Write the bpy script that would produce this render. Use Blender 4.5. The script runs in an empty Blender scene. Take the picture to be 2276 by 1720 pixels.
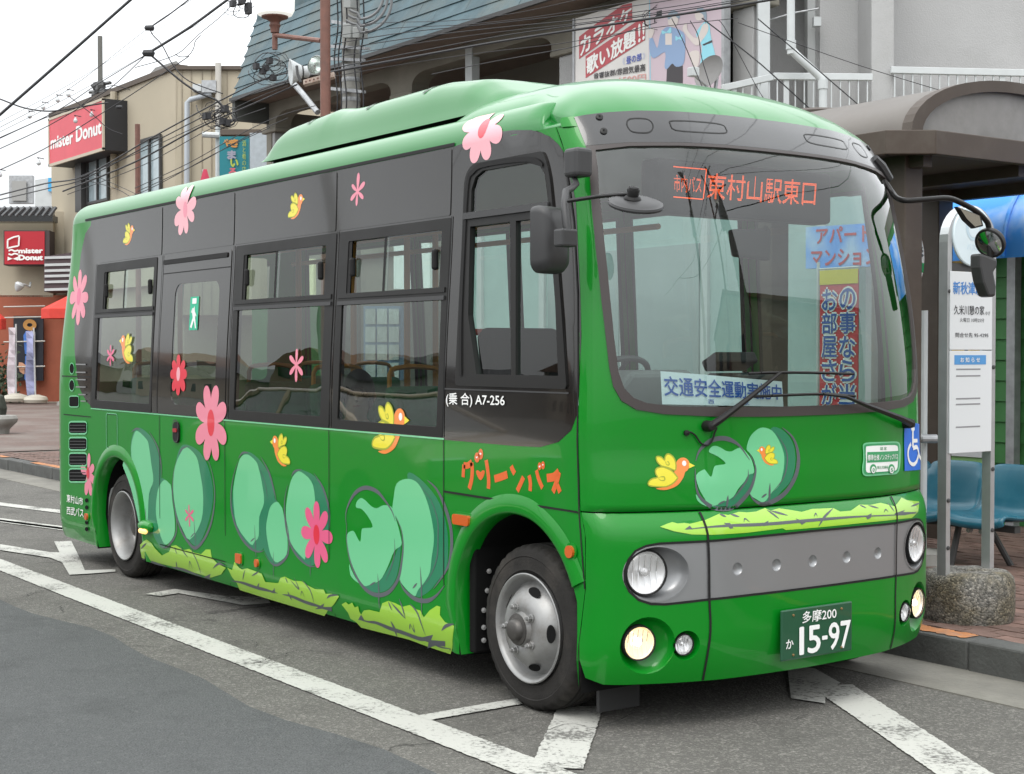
import bpy, bmesh, math, random
import numpy as np
from mathutils import Vector, Matrix
from mathutils.geometry import delaunay_2d_cdt
from mathutils.bvhtree import BVHTree
random.seed(7)
scene = bpy.context.scene
COL = scene.collection
# ------------------------------------------------------------------ camera
CAM = np.array([5.402, -3.845, 1.579]); YAW = math.radians(144.803); PIT = math.radians(-1.306); FPX = 3367.0
W0, H0 = 2276.0, 1720.0
FW = np.array([math.cos(YAW)*math.cos(PIT), math.sin(YAW)*math.cos(PIT), math.sin(PIT)])
RT = np.cross(FW, [0, 0, 1]); RT /= np.linalg.norm(RT); UP = np.cross(RT, FW)
cd = bpy.data.cameras.new('camera'); cam = bpy.data.objects.new('camera', cd); COL.objects.link(cam)
cd.sensor_fit = 'HORIZONTAL'; cd.sensor_width = 36.0; cd.lens = 36.0*FPX/W0; cd.clip_start = 0.05; cd.clip_end = 3000
cam.matrix_world = Matrix(((RT[0], UP[0], -FW[0], CAM[0]), (RT[1], UP[1], -FW[1], CAM[1]), (RT[2], UP[2], -FW[2], CAM[2]), (0, 0, 0, 1)))
scene.camera = cam
# ------------------------------------------------------------------ sky, sun, exposure
SUN_EL, SUN_AZ = math.radians(58), math.radians(-60)      # direction the light comes from (azimuth from +x)
wd = bpy.data.worlds.new('World'); scene.world = wd; wd.use_nodes = True
nt = wd.node_tree; N = nt.nodes; N.clear(); Lk = nt.links
wo = N.new('ShaderNodeOutputWorld')
sky = N.new('ShaderNodeTexSky'); sky.sky_type = 'NISHITA'; sky.sun_disc = False
sky.sun_elevation = SUN_EL; sky.sun_rotation = math.pi/2 - SUN_AZ; sky.dust_density = 4.0; sky.air_density = 1.0
hs = N.new('ShaderNodeHueSaturation'); hs.inputs['Saturation'].default_value = 0.35
Lk.new(sky.outputs[0], hs.inputs['Color'])
b1 = N.new('ShaderNodeBackground'); b1.inputs['Strength'].default_value = 0.05; Lk.new(hs.outputs[0], b1.inputs['Color'])
# overcast cloud deck: brighter overhead than at the horizon, with soft cloud mottling
tc = N.new('ShaderNodeTexCoord'); sx = N.new('ShaderNodeSeparateXYZ'); Lk.new(tc.outputs['Generated'], sx.inputs[0])
mr = N.new('ShaderNodeMapRange'); mr.inputs[1].default_value = 0.0; mr.inputs[2].default_value = 0.55
mr.inputs[3].default_value = 0.76; mr.inputs[4].default_value = 2.25; Lk.new(sx.outputs['Z'], mr.inputs[0])
nz = N.new('ShaderNodeTexNoise'); nz.inputs['Scale'].default_value = 3.0; nz.inputs['Detail'].default_value = 5.0; Lk.new(tc.outputs['Generated'], nz.inputs['Vector'])
nr = N.new('ShaderNodeMapRange'); nr.inputs[1].default_value = .3; nr.inputs[2].default_value = .7; nr.inputs[3].default_value = .85; nr.inputs[4].default_value = 1.15
Lk.new(nz.outputs['Fac'], nr.inputs[0])
mm = N.new('ShaderNodeMath'); mm.operation = 'MULTIPLY'; Lk.new(mr.outputs[0], mm.inputs[0]); Lk.new(nr.outputs[0], mm.inputs[1])
b2 = N.new('ShaderNodeBackground'); b2.inputs['Color'].default_value = (0.96, 0.985, 1.0, 1); Lk.new(mm.outputs[0], b2.inputs['Strength'])
ad = N.new('ShaderNodeAddShader'); Lk.new(b1.outputs[0], ad.inputs[0]); Lk.new(b2.outputs[0], ad.inputs[1]); Lk.new(ad.outputs[0], wo.inputs['Surface'])
sl = bpy.data.lights.new('sun', 'SUN'); sl.energy = 1.0; sl.angle = math.radians(25); sl.color = (1.0, 0.97, 0.92)
so = bpy.data.objects.new('sun', sl); COL.objects.link(so)
so.rotation_euler = Vector((math.cos(SUN_AZ)*math.cos(SUN_EL), math.sin(SUN_AZ)*math.cos(SUN_EL), math.sin(SUN_EL))).to_track_quat('Z', 'Y').to_euler()
so.location = (0, -10, 30)
vs = scene.view_settings; vs.view_transform = 'Standard'; vs.look = 'None'; vs.exposure = 0.0; vs.gamma = 1.0
vs.use_curve_mapping = False
scene.cycles.max_bounces = 10; scene.cycles.transparent_max_bounces = 24

# ------------------------------------------------------------------ picking points in the place from the photograph
def ray(px, py): return FW + RT*((px-W0/2)/FPX) - UP*((py-H0/2)/FPX)
def on(px, py, ax, v):
    d = ray(px, py); i = 'xyz'.index(ax); return CAM + d*((v-CAM[i])/d[i])
def dep(px, py, D): return CAM + ray(px, py)*D
def Z(x0, y0, s): return lambda pts: [(x0+x/s, y0+y/s) for x, y in pts]      # points measured in an enlargement

# ------------------------------------------------------------------ materials
MATS = {}
def nodes(m): return m.node_tree.nodes, m.node_tree.links
def mat(name, col, rough=.6, metal=0., coat=0., spec=None, noise=0., nscale=6., bump=0., bscale=60., emit=None, estr=0., coords='Object', dirt=None, dscale=1.2, rvar=0., randv=0.):
    if name in MATS: return MATS[name]
    m = bpy.data.materials.new(name); m.use_nodes = True; MATS[name] = m
    n, l = nodes(m); b = n['Principled BSDF']
    b.inputs['Base Color'].default_value = (*col, 1); b.inputs['Roughness'].default_value = rough; b.inputs['Metallic'].default_value = metal
    b.inputs['Coat Weight'].default_value = coat; b.inputs['Coat Roughness'].default_value = .03
    if spec is not None: b.inputs['Specular IOR Level'].default_value = spec
    m.diffuse_color = (*col, 1)
    t = n.new('ShaderNodeTexCoord') if (noise or bump or dirt or rvar) else None
    last = None
    if noise:
        x = n.new('ShaderNodeTexNoise'); x.inputs['Scale'].default_value = nscale; x.inputs['Detail'].default_value = 6; l.new(t.outputs[coords], x.inputs['Vector'])
        r = n.new('ShaderNodeMapRange'); r.inputs[1].default_value = .25; r.inputs[2].default_value = .75; r.inputs[3].default_value = 1-noise; r.inputs[4].default_value = 1+noise
        l.new(x.outputs['Fac'], r.inputs[0])
        v = n.new('ShaderNodeVectorMath'); v.operation = 'SCALE'; v.inputs[0].default_value = col; l.new(r.outputs[0], v.inputs['Scale']); last = v.outputs[0]
    if dirt:
        dc, amt = dirt
        x = n.new('ShaderNodeTexNoise'); x.inputs['Scale'].default_value = dscale; x.inputs['Detail'].default_value = 9; x.inputs['Roughness'].default_value = .7; l.new(t.outputs[coords], x.inputs['Vector'])
        r = n.new('ShaderNodeMapRange'); r.inputs[1].default_value = .48; r.inputs[2].default_value = .72; r.inputs[3].default_value = 0; r.inputs[4].default_value = amt; l.new(x.outputs['Fac'], r.inputs[0])
        mx = n.new('ShaderNodeMix'); mx.data_type = 'RGBA'; mx.inputs[6].default_value = (*col, 1); mx.inputs[7].default_value = (*dc, 1)
        l.new(r.outputs[0], mx.inputs[0])
        if last: l.new(last, mx.inputs[6])
        last = mx.outputs[2]
    if randv:
        oi = n.new('ShaderNodeObjectInfo'); r = n.new('ShaderNodeMapRange'); r.inputs[3].default_value = 1-randv; r.inputs[4].default_value = 1+randv
        l.new(oi.outputs['Random'], r.inputs[0]); v = n.new('ShaderNodeVectorMath'); v.operation = 'SCALE'; v.inputs[0].default_value = col
        if last: l.new(last, v.inputs[0])
        l.new(r.outputs[0], v.inputs['Scale']); last = v.outputs[0]
    if last: l.new(last, b.inputs['Base Color'])
    if rvar:
        x = n.new('ShaderNodeTexNoise'); x.inputs['Scale'].default_value = 3; x.inputs['Detail'].default_value = 8; l.new(t.outputs[coords], x.inputs['Vector'])
        r = n.new('ShaderNodeMapRange'); r.inputs[1].default_value = .3; r.inputs[2].default_value = .7; r.inputs[3].default_value = max(rough-rvar, 0.01); r.inputs[4].default_value = rough+rvar
        l.new(x.outputs['Fac'], r.inputs[0]); l.new(r.outputs[0], b.inputs['Roughness'])
    if bump:
        x = n.new('ShaderNodeTexNoise'); x.inputs['Scale'].default_value = bscale; x.inputs['Detail'].default_value = 4; l.new(t.outputs[coords], x.inputs['Vector'])
        bp = n.new('ShaderNodeBump'); bp.inputs['Strength'].default_value = bump; bp.inputs['Distance'].default_value = .02; l.new(x.outputs['Fac'], bp.inputs['Height']); l.new(bp.outputs[0], b.inputs['Normal'])
    if emit: b.inputs['Emission Color'].default_value = (*emit, 1); b.inputs['Emission Strength'].default_value = estr
    return m
def glass(name, tint, boost=2.0, wav=0.0):
    if name in MATS: return MATS[name]
    m = bpy.data.materials.new(name); m.use_nodes = True; MATS[name] = m; n, l = nodes(m); n.clear()
    o = n.new('ShaderNodeOutputMaterial'); t = n.new('ShaderNodeBsdfTransparent'); t.inputs[0].default_value = (*tint, 1)
    g = n.new('ShaderNodeBsdfGlossy'); g.inputs['Roughness'].default_value = 0.0; g.inputs['Color'].default_value = (1, 1, 1, 1)
    f = n.new('ShaderNodeLayerWeight'); f.inputs['Blend'].default_value = .5; p5 = n.new('ShaderNodeMath'); p5.operation = 'POWER'; p5.inputs[1].default_value = 5; l.new(f.outputs['Facing'], p5.inputs[0])
    k = n.new('ShaderNodeMath'); k.operation = 'MULTIPLY_ADD'; k.use_clamp = True; k.inputs[1].default_value = .9*boost; k.inputs[2].default_value = .043*boost      # Schlick reflectance of the pane, the same from either side
    l.new(p5.outputs[0], k.inputs[0]); x = n.new('ShaderNodeMixShader'); l.new(k.outputs[0], x.inputs[0]); l.new(t.outputs[0], x.inputs[1]); l.new(g.outputs[0], x.inputs[2]); l.new(x.outputs[0], o.inputs[0])
    if wav:
        tc = n.new('ShaderNodeTexCoord'); z = n.new('ShaderNodeTexNoise'); z.inputs['Scale'].default_value = 2.2; z.inputs['Detail'].default_value = 1.5; l.new(tc.outputs['Object'], z.inputs['Vector'])
        bp = n.new('ShaderNodeBump'); bp.inputs['Strength'].default_value = wav; bp.inputs['Distance'].default_value = .05; l.new(z.outputs['Fac'], bp.inputs['Height']); l.new(bp.outputs[0], g.inputs['Normal'])
    return m
# ------------------------------------------------------------------ object helpers
def wpos(o):
    p = Vector((0, 0, 0))
    while o is not None: p += Vector(o.location); o = o.parent
    return p
def link(name, me, m=None, parent=None, label=None):
    o = bpy.data.objects.new(name, me)
    COL.objects.link(o)
    if m is not None and me is not None: me.materials.clear(); me.materials.append(m)
    if parent is not None: o.parent = parent; o.location = -wpos(parent)
    if label: o['label'] = label
    return o
def tag(o, label, cat, group=None):
    o['label'] = label; o['category'] = cat
    if group: o['group'] = group
    return o
def thing(name, loc, label, cat, group=None):
    o = bpy.data.objects.new(name, None); COL.objects.link(o); o.location = loc; o.empty_display_size = .2
    return tag(o, label, cat, group)
def struct(o): o['kind'] = 'structure'; return o
def dup(o, parent=None, delta=(0, 0, 0), label=None, m=None):
    c = o.copy(); COL.objects.link(c)
    if parent is not None: c.parent = parent
    else: c.location = Vector(o.location)+Vector(delta)
    if label: c['label'] = label
    for ch in list(o.children): dup(ch, c)
    return c
class MB:
    def __init__(s): s.v = []; s.f = []
    def add(s, vs, fs):
        k = len(s.v); s.v += [tuple(map(float, p)) for p in vs]; s.f += [tuple(k+i for i in f) for f in fs]; return s
    def box(s, x0, x1, y0, y1, z0, z1):
        return s.add([(x0,y0,z0),(x1,y0,z0),(x1,y1,z0),(x0,y1,z0),(x0,y0,z1),(x1,y0,z1),(x1,y1,z1),(x0,y1,z1)], [(0,3,2,1),(4,5,6,7),(0,1,5,4),(1,2,6,5),(2,3,7,6),(3,0,4,7)])
    def obox(s, o, ux, uy, uz):      # oriented box: corner o and three edge vectors
        o, ux, uy, uz = (np.array(q, float) for q in (o, ux, uy, uz))
        P = [o, o+ux, o+ux+uy, o+uy, o+uz, o+ux+uz, o+ux+uy+uz, o+uy+uz]
        fs = [(0,3,2,1),(4,5,6,7),(0,1,5,4),(1,2,6,5),(2,3,7,6),(3,0,4,7)]
        if np.dot(np.cross(ux, uy), uz) < 0: fs = [f[::-1] for f in fs]
        return s.add(P, fs)
    def slab(s, quad, th):           # a quad (any winding) thickened along its own normal, th towards the back
        q = [np.array(p, float) for p in quad]; n = np.cross(q[1]-q[0], q[3]-q[0]); n /= np.linalg.norm(n)
        if np.dot(n, CAM-q[0]) < 0: n = -n
        b = [p-n*th for p in q]; fs = [(0,1,2,3),(7,6,5,4)]+[(i,i+4,(i+1)%4+4,(i+1)%4) for i in range(4)]
        if np.dot(np.cross(q[1]-q[0], q[3]-q[0]), n) < 0: fs = [f[::-1] for f in fs]
        return s.add(q+b, fs)
    def tube(s, pts, r, n=6, caps=True):
        pts = [np.array(p, float) for p in pts]; m = len(pts); R = r if hasattr(r, '__len__') else [r]*m; rings = []; pu = None
        for i in range(m):
            d = pts[min(i+1, m-1)]-pts[max(i-1, 0)]; d = d/(np.linalg.norm(d)+1e-12)
            if pu is None:
                a = np.array([0, 0, 1.]) if abs(d[2]) < .9 else np.array([1., 0, 0]); u = np.cross(d, a)
            else: u = pu-d*np.dot(pu, d)
            u /= np.linalg.norm(u); w = np.cross(d, u); pu = u
            rings.append([pts[i]+R[i]*(u*math.cos(2*math.pi*j/n)+w*math.sin(2*math.pi*j/n)) for j in range(n)])
        vs = [p for g in rings for p in g]; fs = [(i*n+j, i*n+(j+1) % n, (i+1)*n+(j+1) % n, (i+1)*n+j) for i in range(m-1) for j in range(n)]
        if caps: fs += [tuple(range(n))[::-1], tuple((m-1)*n+j for j in range(n))]
        return s.add(vs, fs)
    def lathe(s, prof, o, ax, n=32, close=False):   # prof: (radius, along-axis)
        o = np.array(o, float); ax = np.array(ax, float); ax /= np.linalg.norm(ax); a = np.array([0, 0, 1.]) if abs(ax[2]) < .9 else np.array([1., 0, 0])
        u = np.cross(ax, a); u /= np.linalg.norm(u); w = np.cross(ax, u); m = len(prof)
        vs = [o+ax*h+r*(u*math.cos(2*math.pi*j/n)+w*math.sin(2*math.pi*j/n)) for r, h in prof for j in range(n)]
        fs = [(i*n+j, i*n+(j+1) % n, (i+1)*n+(j+1) % n, (i+1)*n+j) for i in range(m-1) for j in range(n)]
        if close: fs += [tuple(range(n))[::-1], tuple((m-1)*n+j for j in range(n))]
        return s.add(vs, fs)
    def prism(s, poly, d):           # closed 3D polygon extruded by the vector d
        n = len(poly); P = [np.array(p, float) for p in poly]; d = np.array(d, float)
        nn = sum((np.cross(P[i]-P[0], P[(i+1) % n]-P[0]) for i in range(n)), np.zeros(3))
        if np.dot(nn, d) > 0: P = P[::-1]
        return s.add(P+[p+d for p in P], [tuple(range(n)), tuple(range(n, 2*n))[::-1]]+[(i+n, (i+1) % n+n, (i+1) % n, i) for i in range(n)])
    def build(s, name, m, parent=None, smooth=False, bevel=0., label=None, seg=2, angle=40):
        me = bpy.data.meshes.new(name); me.from_pydata(s.v, [], s.f); me.validate()
        if smooth:
            me.polygons.foreach_set('use_smooth', [True]*len(me.polygons)); me.set_sharp_from_angle(angle=math.radians(angle))
        o = link(name, me, m, parent, label)
        if bevel:
            b = o.modifiers.new('edge', 'BEVEL'); b.width = bevel; b.segments = seg; b.limit_method = 'ANGLE'; b.angle_limit = math.radians(40)
        return o
def B(*a): return MB().box(*a)
def grid(f, us, vs_, name, m, parent=None, smooth=True, flip=False, label=None):
    nu, nv = len(us), len(vs_); V = [tuple(f(u, v)) for u in us for v in vs_]
    F = [(i*nv+j, (i+1)*nv+j, (i+1)*nv+j+1, i*nv+j+1) for i in range(nu-1) for j in range(nv-1)]
    if flip: F = [q[::-1] for q in F]
    me = bpy.data.meshes.new(name); me.from_pydata(V, [], F); me.validate()
    if smooth: me.polygons.foreach_set('use_smooth', [True]*len(me.polygons))
    return link(name, me, m, parent, label)
def inside(P, poly):
    x, y = P[:, 0], P[:, 1]; c = np.zeros(len(P), bool); Q = np.asarray(poly); n = len(Q)
    for i in range(n):
        x1, y1 = Q[i]; x2, y2 = Q[i-1]
        k = ((y1 > y) != (y2 > y)); c ^= k & (x < (x2-x1)*(y-y1)/((y2-y1) if y2 != y1 else 1e-12)+x1)
    return c
def cr(pts, n=5, closed=True):      # Catmull-Rom through the points
    P = np.asarray(pts, float); m = len(P); out = []
    for i in range(m if closed else m-1):
        g = (lambda j: P[j % m]) if closed else (lambda j: P[min(max(j, 0), m-1)])
        a, b, c, d = g(i-1), g(i), g(i+1), g(i+2)
        for k in range(n):
            t = k/n; out.append(.5*((2*b)+(-a+c)*t+(2*a-5*b+4*c-d)*t*t+(-a+3*b-3*c+d)*t**3))
    if not closed: out.append(P[-1])
    return [tuple(p) for p in out]
def region(outer, holes=(), step=.06):      # triangulated polygon with holes and interior points
    loops = [list(map(tuple, outer))]+[list(map(tuple, h)) for h in holes]; V = []; E = []
    for L in loops:
        k = len(V); q = []
        for i in range(len(L)):
            a = np.array(L[i]); b = np.array(L[(i+1) % len(L)]); n = max(1, int(np.linalg.norm(b-a)/step))
            q += [tuple(a+(b-a)*j/n) for j in range(n)]
        V += q; E += [(k+i, k+(i+1) % len(q)) for i in range(len(q))]
    O = np.array(outer); lo, hi = O.min(0), O.max(0)
    if min(hi-lo) > step:
        gx, gy = np.meshgrid(np.arange(lo[0]+step*.5, hi[0], step), np.arange(lo[1]+step*.5, hi[1], step)); G = np.stack([gx.ravel(), gy.ravel()], 1)
        k = inside(G, outer)
        for h in holes: k &= ~inside(G, h)
        if k.any():
            BV = np.array(V); G = G[k]; dm = np.array([np.min(np.sum((BV-g)**2, 1)) for g in G]); V += [tuple(g) for g in G[dm > (step*.35)**2]]
    r = delaunay_2d_cdt([Vector(v) for v in V], E, [], 0, 1e-6); P = np.array([(v[0], v[1]) for v in r[0]]); T = np.array([f for f in r[2] if len(f) == 3], dtype=int).reshape(-1, 3)
    if not len(T): print('EMPTY REGION', len(outer), outer[:3]); return P, T
    c = P[T].mean(1); k = inside(c, outer)
    for h in holes: k &= ~inside(c, h)
    return P, T[k]
def rrect(x0, x1, z0, z1, r, n=4):
    rr = r if hasattr(r, '__len__') else [r]*4; out = []      # radii: bottom-left, bottom-right, top-right, top-left
    for (cx, cz, a0, q) in ((x0+rr[0], z0+rr[0], 180, rr[0]), (x1-rr[1], z0+rr[1], 270, rr[1]), (x1-rr[2], z1-rr[2], 0, rr[2]), (x0+rr[3], z1-rr[3], 90, rr[3])):
        for i in range(n+1):
            t = math.radians(a0+90*i/n); out.append((cx+q*math.cos(t), cz+q*math.sin(t)))
    return out
def text_mesh(s, bold=0.0, res=3, vertical=False):
    c = bpy.data.curves.new('t', 'FONT'); c.body = '\n'.join(s) if vertical else s; c.size = 1; c.resolution_u = res; c.space_line = 1.0
    if vertical: c.align_x = 'CENTER'
    o = bpy.data.objects.new('t', c); COL.objects.link(o); dg = bpy.context.evaluated_depsgraph_get(); dg.update()
    me = bpy.data.meshes.new_from_object(o.evaluated_get(dg)); V = np.array([v.co[:2] for v in me.vertices]); F = [tuple(p.vertices) for p in me.polygons]
    bpy.data.objects.remove(o); bpy.data.curves.remove(c); bpy.data.meshes.remove(me)
    lo, hi = V.min(0), V.max(0); V = (V-lo)/(hi-lo); asp = (hi-lo)
    if bold:                              # heavier strokes: shifted copies of the outline
        d = bold*.55/asp; n0 = len(V); F0 = F; V0 = V; V = [V0]; F = list(F0)
        for k, (a, b) in enumerate(((1, 0), (-1, 0), (0, 1), (0, -1)), 1): V.append(V0+d*(a, b)); F += [tuple(i+k*n0 for i in f) for f in F0]
        V = np.concatenate(V)
    return V, F, asp
def bil(q, u, v): a, b, c, d = (np.array(p, float) for p in q); return a*(1-u)*(1-v)+b*u*(1-v)+c*u*v+d*(1-u)*v
def text_quad(s, q, name, m, parent=None, off=.004, bold=0., vertical=False, label=None, th=0):   # q: BL, BR, TR, TL in 3D
    T, F, _ = text_mesh(s, bold, vertical=vertical); q = [np.array(p, float) for p in q]; n = np.cross(q[1]-q[0], q[3]-q[0]); n /= np.linalg.norm(n)
    n0 = len(T)//(5 if bold else 1); V = [bil(q, u, v)+n*(off+.00012*(i//n0)) for i, (u, v) in enumerate(T)]
    me = bpy.data.meshes.new(name); me.from_pydata([tuple(p) for p in V], [], F); return link(name, me, m, parent, label)
def poly3(pts, name, m, parent=None, off=0., label=None):     # flat print: 3D polygon, BL-first counter-clockwise as seen
    P = [np.array(p, float) for p in pts]; k = len(P); n = sum((np.cross(P[i], P[(i+1) % k]) for i in range(k)), np.zeros(3)); n /= np.linalg.norm(n)
    if np.dot(n, CAM-P[0]) < 0: n = -n; P = P[::-1]
    me = bpy.data.meshes.new(name); me.from_pydata([tuple(p+n*off) for p in P], [], [tuple(range(k))]); return link(name, me, m, parent, label)
# ================================================================== GROUND
def road_mat(name, base, speck, patch, crack=True, spk=.9):
    m = bpy.data.materials.new(name); m.use_nodes = True; n, l = nodes(m); b = n['Principled BSDF']; b.inputs['Roughness'].default_value = .9; b.inputs['Specular IOR Level'].default_value = .3
    t = n.new('ShaderNodeTexCoord')
    def noise(s, d=4, r=.6):
        x = n.new('ShaderNodeTexNoise'); x.inputs['Scale'].default_value = s; x.inputs['Detail'].default_value = d; x.inputs['Roughness'].default_value = r; l.new(t.outputs['Object'], x.inputs['Vector']); return x
    def rng(src, a, c, lo, hi):
        r = n.new('ShaderNodeMapRange'); r.inputs[1].default_value = a; r.inputs[2].default_value = c; r.inputs[3].default_value = lo; r.inputs[4].default_value = hi; l.new(src, r.inputs[0]); return r.outputs[0]
    def mix(f, a, c):
        x = n.new('ShaderNodeMix'); x.data_type = 'RGBA'
        for i, q in ((0, f), (6, a), (7, c)):
            if isinstance(q, tuple): x.inputs[i].default_value = (*q, 1)
            elif isinstance(q, float): x.inputs[i].default_value = q
            else: l.new(q, x.inputs[i])
        return x.outputs[2]
    big = noise(.5, 6).outputs['Fac']; c0 = mix(rng(big, .35, .7, 0, 1), base, patch)
    v = n.new('ShaderNodeTexVoronoi'); v.inputs['Scale'].default_value = 95; l.new(t.outputs['Object'], v.inputs['Vector'])
    c1 = mix(rng(v.outputs['Color'], .55, 1.0, 0., spk), c0, speck)
    fine = noise(160, 3, .8).outputs['Fac']; c2 = mix(rng(fine, .35, .55, .75, 0.), c1, tuple(q*.35 for q in base))
    st = rng(noise(1.1, 9, .7).outputs['Fac'], .50, .68, 0, .55); c2 = mix(st, c2, tuple(q*.45 for q in base))
    fl = rng(noise(14, 3, .6).outputs['Fac'], .62, .75, 0, .35); c2 = mix(fl, c2, speck)
    out = c2
    if crack:
        w = n.new('ShaderNodeVectorMath'); w.operation = 'MULTIPLY_ADD'; nz = noise(3.5, 6); l.new(nz.outputs['Color'], w.inputs[0]); w.inputs[1].default_value = (.5, .5, 0); l.new(t.outputs['Object'], w.inputs[2])
        vc = n.new('ShaderNodeTexVoronoi'); vc.feature = 'DISTANCE_TO_EDGE'; vc.inputs['Scale'].default_value = .42; l.new(w.outputs[0], vc.inputs['Vector'])
        k = n.new('ShaderNodeMath'); k.operation = 'MULTIPLY'; l.new(rng(vc.outputs['Distance'], .0, .006, 1, 0), k.inputs[0]); l.new(rng(noise(.8, 2).outputs['Fac'], .5, .62, 0, .8), k.inputs[1])
        out = mix(k.outputs[0], c2, tuple(q*.2 for q in base))
    l.new(out, b.inputs['Base Color'])
    bp = n.new('ShaderNodeBump'); bp.inputs['Strength'].default_value = .6; bp.inputs['Distance'].default_value = .006; l.new(v.outputs['Distance'], bp.inputs['Height']); l.new(bp.outputs[0], b.inputs['Normal'])
    return m
M_road = road_mat('asphalt_worn', (.105, .101, .092), (.27, .26, .235), (.135, .131, .118))
M_lane = road_mat('asphalt_new', (.082, .086, .086), (.15, .155, .15), (.096, .10, .10), crack=False, spk=.5)
def paint_mat(name, col, wear=.5, worn=(.12, .118, .108)):
    m = bpy.data.materials.new(name); m.use_nodes = True; n, l = nodes(m); b = n['Principled BSDF']; b.inputs['Roughness'].default_value = .8
    t = n.new('ShaderNodeTexCoord'); x = n.new('ShaderNodeTexNoise'); x.inputs['Scale'].default_value = 45; x.inputs['Detail'].default_value = 6; x.inputs['Roughness'].default_value = .75; l.new(t.outputs['Object'], x.inputs['Vector'])
    y = n.new('ShaderNodeTexNoise'); y.inputs['Scale'].default_value = 3; y.inputs['Detail'].default_value = 5; l.new(t.outputs['Object'], y.inputs['Vector'])
    a = n.new('ShaderNodeMath'); a.operation = 'MULTIPLY_ADD'; a.inputs[1].default_value = .7; l.new(y.outputs['Fac'], a.inputs[0]); l.new(x.outputs['Fac'], a.inputs[2])
    r = n.new('ShaderNodeMapRange'); r.inputs[1].default_value = .98-wear*.13; r.inputs[2].default_value = 1.12-wear*.13; l.new(a.outputs[0], r.inputs[0])
    mx = n.new('ShaderNodeMix'); mx.data_type = 'RGBA'; mx.inputs[6].default_value = (*col, 1); mx.inputs[7].default_value = (*worn, 1); l.new(r.outputs[0], mx.inputs[0]); l.new(mx.outputs[2], b.inputs['Base Color'])
    bp = n.new('ShaderNodeBump'); bp.inputs['Strength'].default_value = .5; bp.inputs['Distance'].default_value = .004; l.new(x.outputs['Fac'], bp.inputs['Height']); l.new(bp.outputs[0], b.inputs['Normal'])
    return m
M_line = paint_mat('road_paint', (.43, .43, .395), .9); M_line_old = paint_mat('road_paint_old', (.42, .42, .38), 1.1)
def sheet(name, pts, z, m): 
    me = bpy.data.meshes.new(name); me.from_pydata([(x, y, z) for x, y in pts], [], [tuple(range(len(pts)))]); return struct(link(name, me, m))
KY = 2.30
struct(B(-420, 300, -300, 400, -1.0, -.02).build('ground', mat('earth', (.12, .115, .10), .95, noise=.2)))
sheet('road', [(-420, -300), (300, -300), (300, KY+.06), (-420, KY+.06)], 0, M_road)
# freshly resurfaced driving lane, its edge a little wavy
ed = [(x, -.86+.05*math.sin(x*1.7)+.03*math.sin(x*4.1+1)-.03*max(0, -x-1.5)) for x in np.linspace(12, -40, 160)]
sheet('road_lane', ed+[(-40, -12), (12, -12)], .004, M_lane)
def rough_edge(a, b, w, j=.0035, seg=.018):
    a = np.array(a); b = np.array(b); L = np.linalg.norm(b-a); d = (b-a)/L; nn = np.array([-d[1], d[0]]); n = max(2, int(L/seg)); top = []; bot = []
    for i in range(n+1):
        p = a+d*L*i/n; top.append(tuple(p+nn*(w/2+random.uniform(-j, j)))); bot.append(tuple(p-nn*(w/2+random.uniform(-j, j))))
    return bot+top[::-1]
def line(a, b, w, z=.0062, m=None, **k): return sheet('road_marking', rough_edge(a, b, w, **k), z, m or M_line)
line((-22, -.46), (1.05, -.50), .185)
line((.84, -.42), (.10, .27), .20, z=.0072)
line((-.12, -.42), (-.14, .20), .10, z=.0072)
line((.44, 1.50), (2.3, .50), .21)
z7_ = Z(700, 1350, 1.4036)
sheet('road_marking', [tuple(on(x, y, 'z', 0)[:2]) for x, y in z7_([(1475, 200), (1485, 288), (1592, 304), (1592, 268), (1640, 240), (1560, 195), (1500, 185)])][::-1], .0078, M_line)
# hatching and arrow behind the bus on the left, and a shape half under the bus
for a, b, w in (((-14.5, -.1), (-9.1, 1.2), .17), ((-12, -.36), (-7.6, .78), .15), ((-9.6, .2), (-7.6, .74), .12)): line(a, b, w, m=M_line)
zz_ = Z(0, 1050, 2.495)
sheet('road_marking', [tuple(on(x, y, 'z', 0)[:2]) for x, y in zz_([(0, 403), (0, 435), (280, 478), (345, 505), (385, 573), (480, 568), (640, 556), (640, 543), (470, 548), (440, 475), (395, 385), (300, 388), (330, 448), (280, 448)])][::-1], .0085, M_line)
z_ = Z(0, 1050, 2.495)
sheet('road_marking', [tuple(on(x, y, 'z', 0)[:2]) for x, y in z_([(805, 680), (890, 692), (990, 675), (1350, 742), (1500, 730), (1480, 700), (1240, 690), (970, 652)])], .008, M_line_old)
# cracks in the old asphalt
M_crack = mat('crack_dark', (.022, .021, .020), .95)
def crack(pts, w):
    P = cr([tuple(on(x, y, 'z', 0)[:2]) for x, y in pts], 6, False); L_, R_ = [], []
    for i, p in enumerate(P):
        a, b = np.array(P[max(i-1, 0)]), np.array(P[min(i+1, len(P)-1)]); d = (b-a)/(np.linalg.norm(b-a)+1e-9); n_ = np.array([-d[1], d[0]]); k = w/2*random.uniform(.3, 1)*(1 if 0 < i < len(P)-1 else .1); o = n_*random.uniform(-.012, .012); L_.append(tuple(np.array(p)+o+n_*k)); R_.append(tuple(np.array(p)+o-n_*k))
    V = [(x, y, .0088) for x, y in L_+R_]; n = len(P); me = bpy.data.meshes.new('road_crack'); me.from_pydata(V, [], [(i, i+1, n+i+1, n+i) for i in range(n-1)]); struct(link('road_crack', me, M_crack))
z6 = Z(0, 1050, 2.495)
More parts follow.
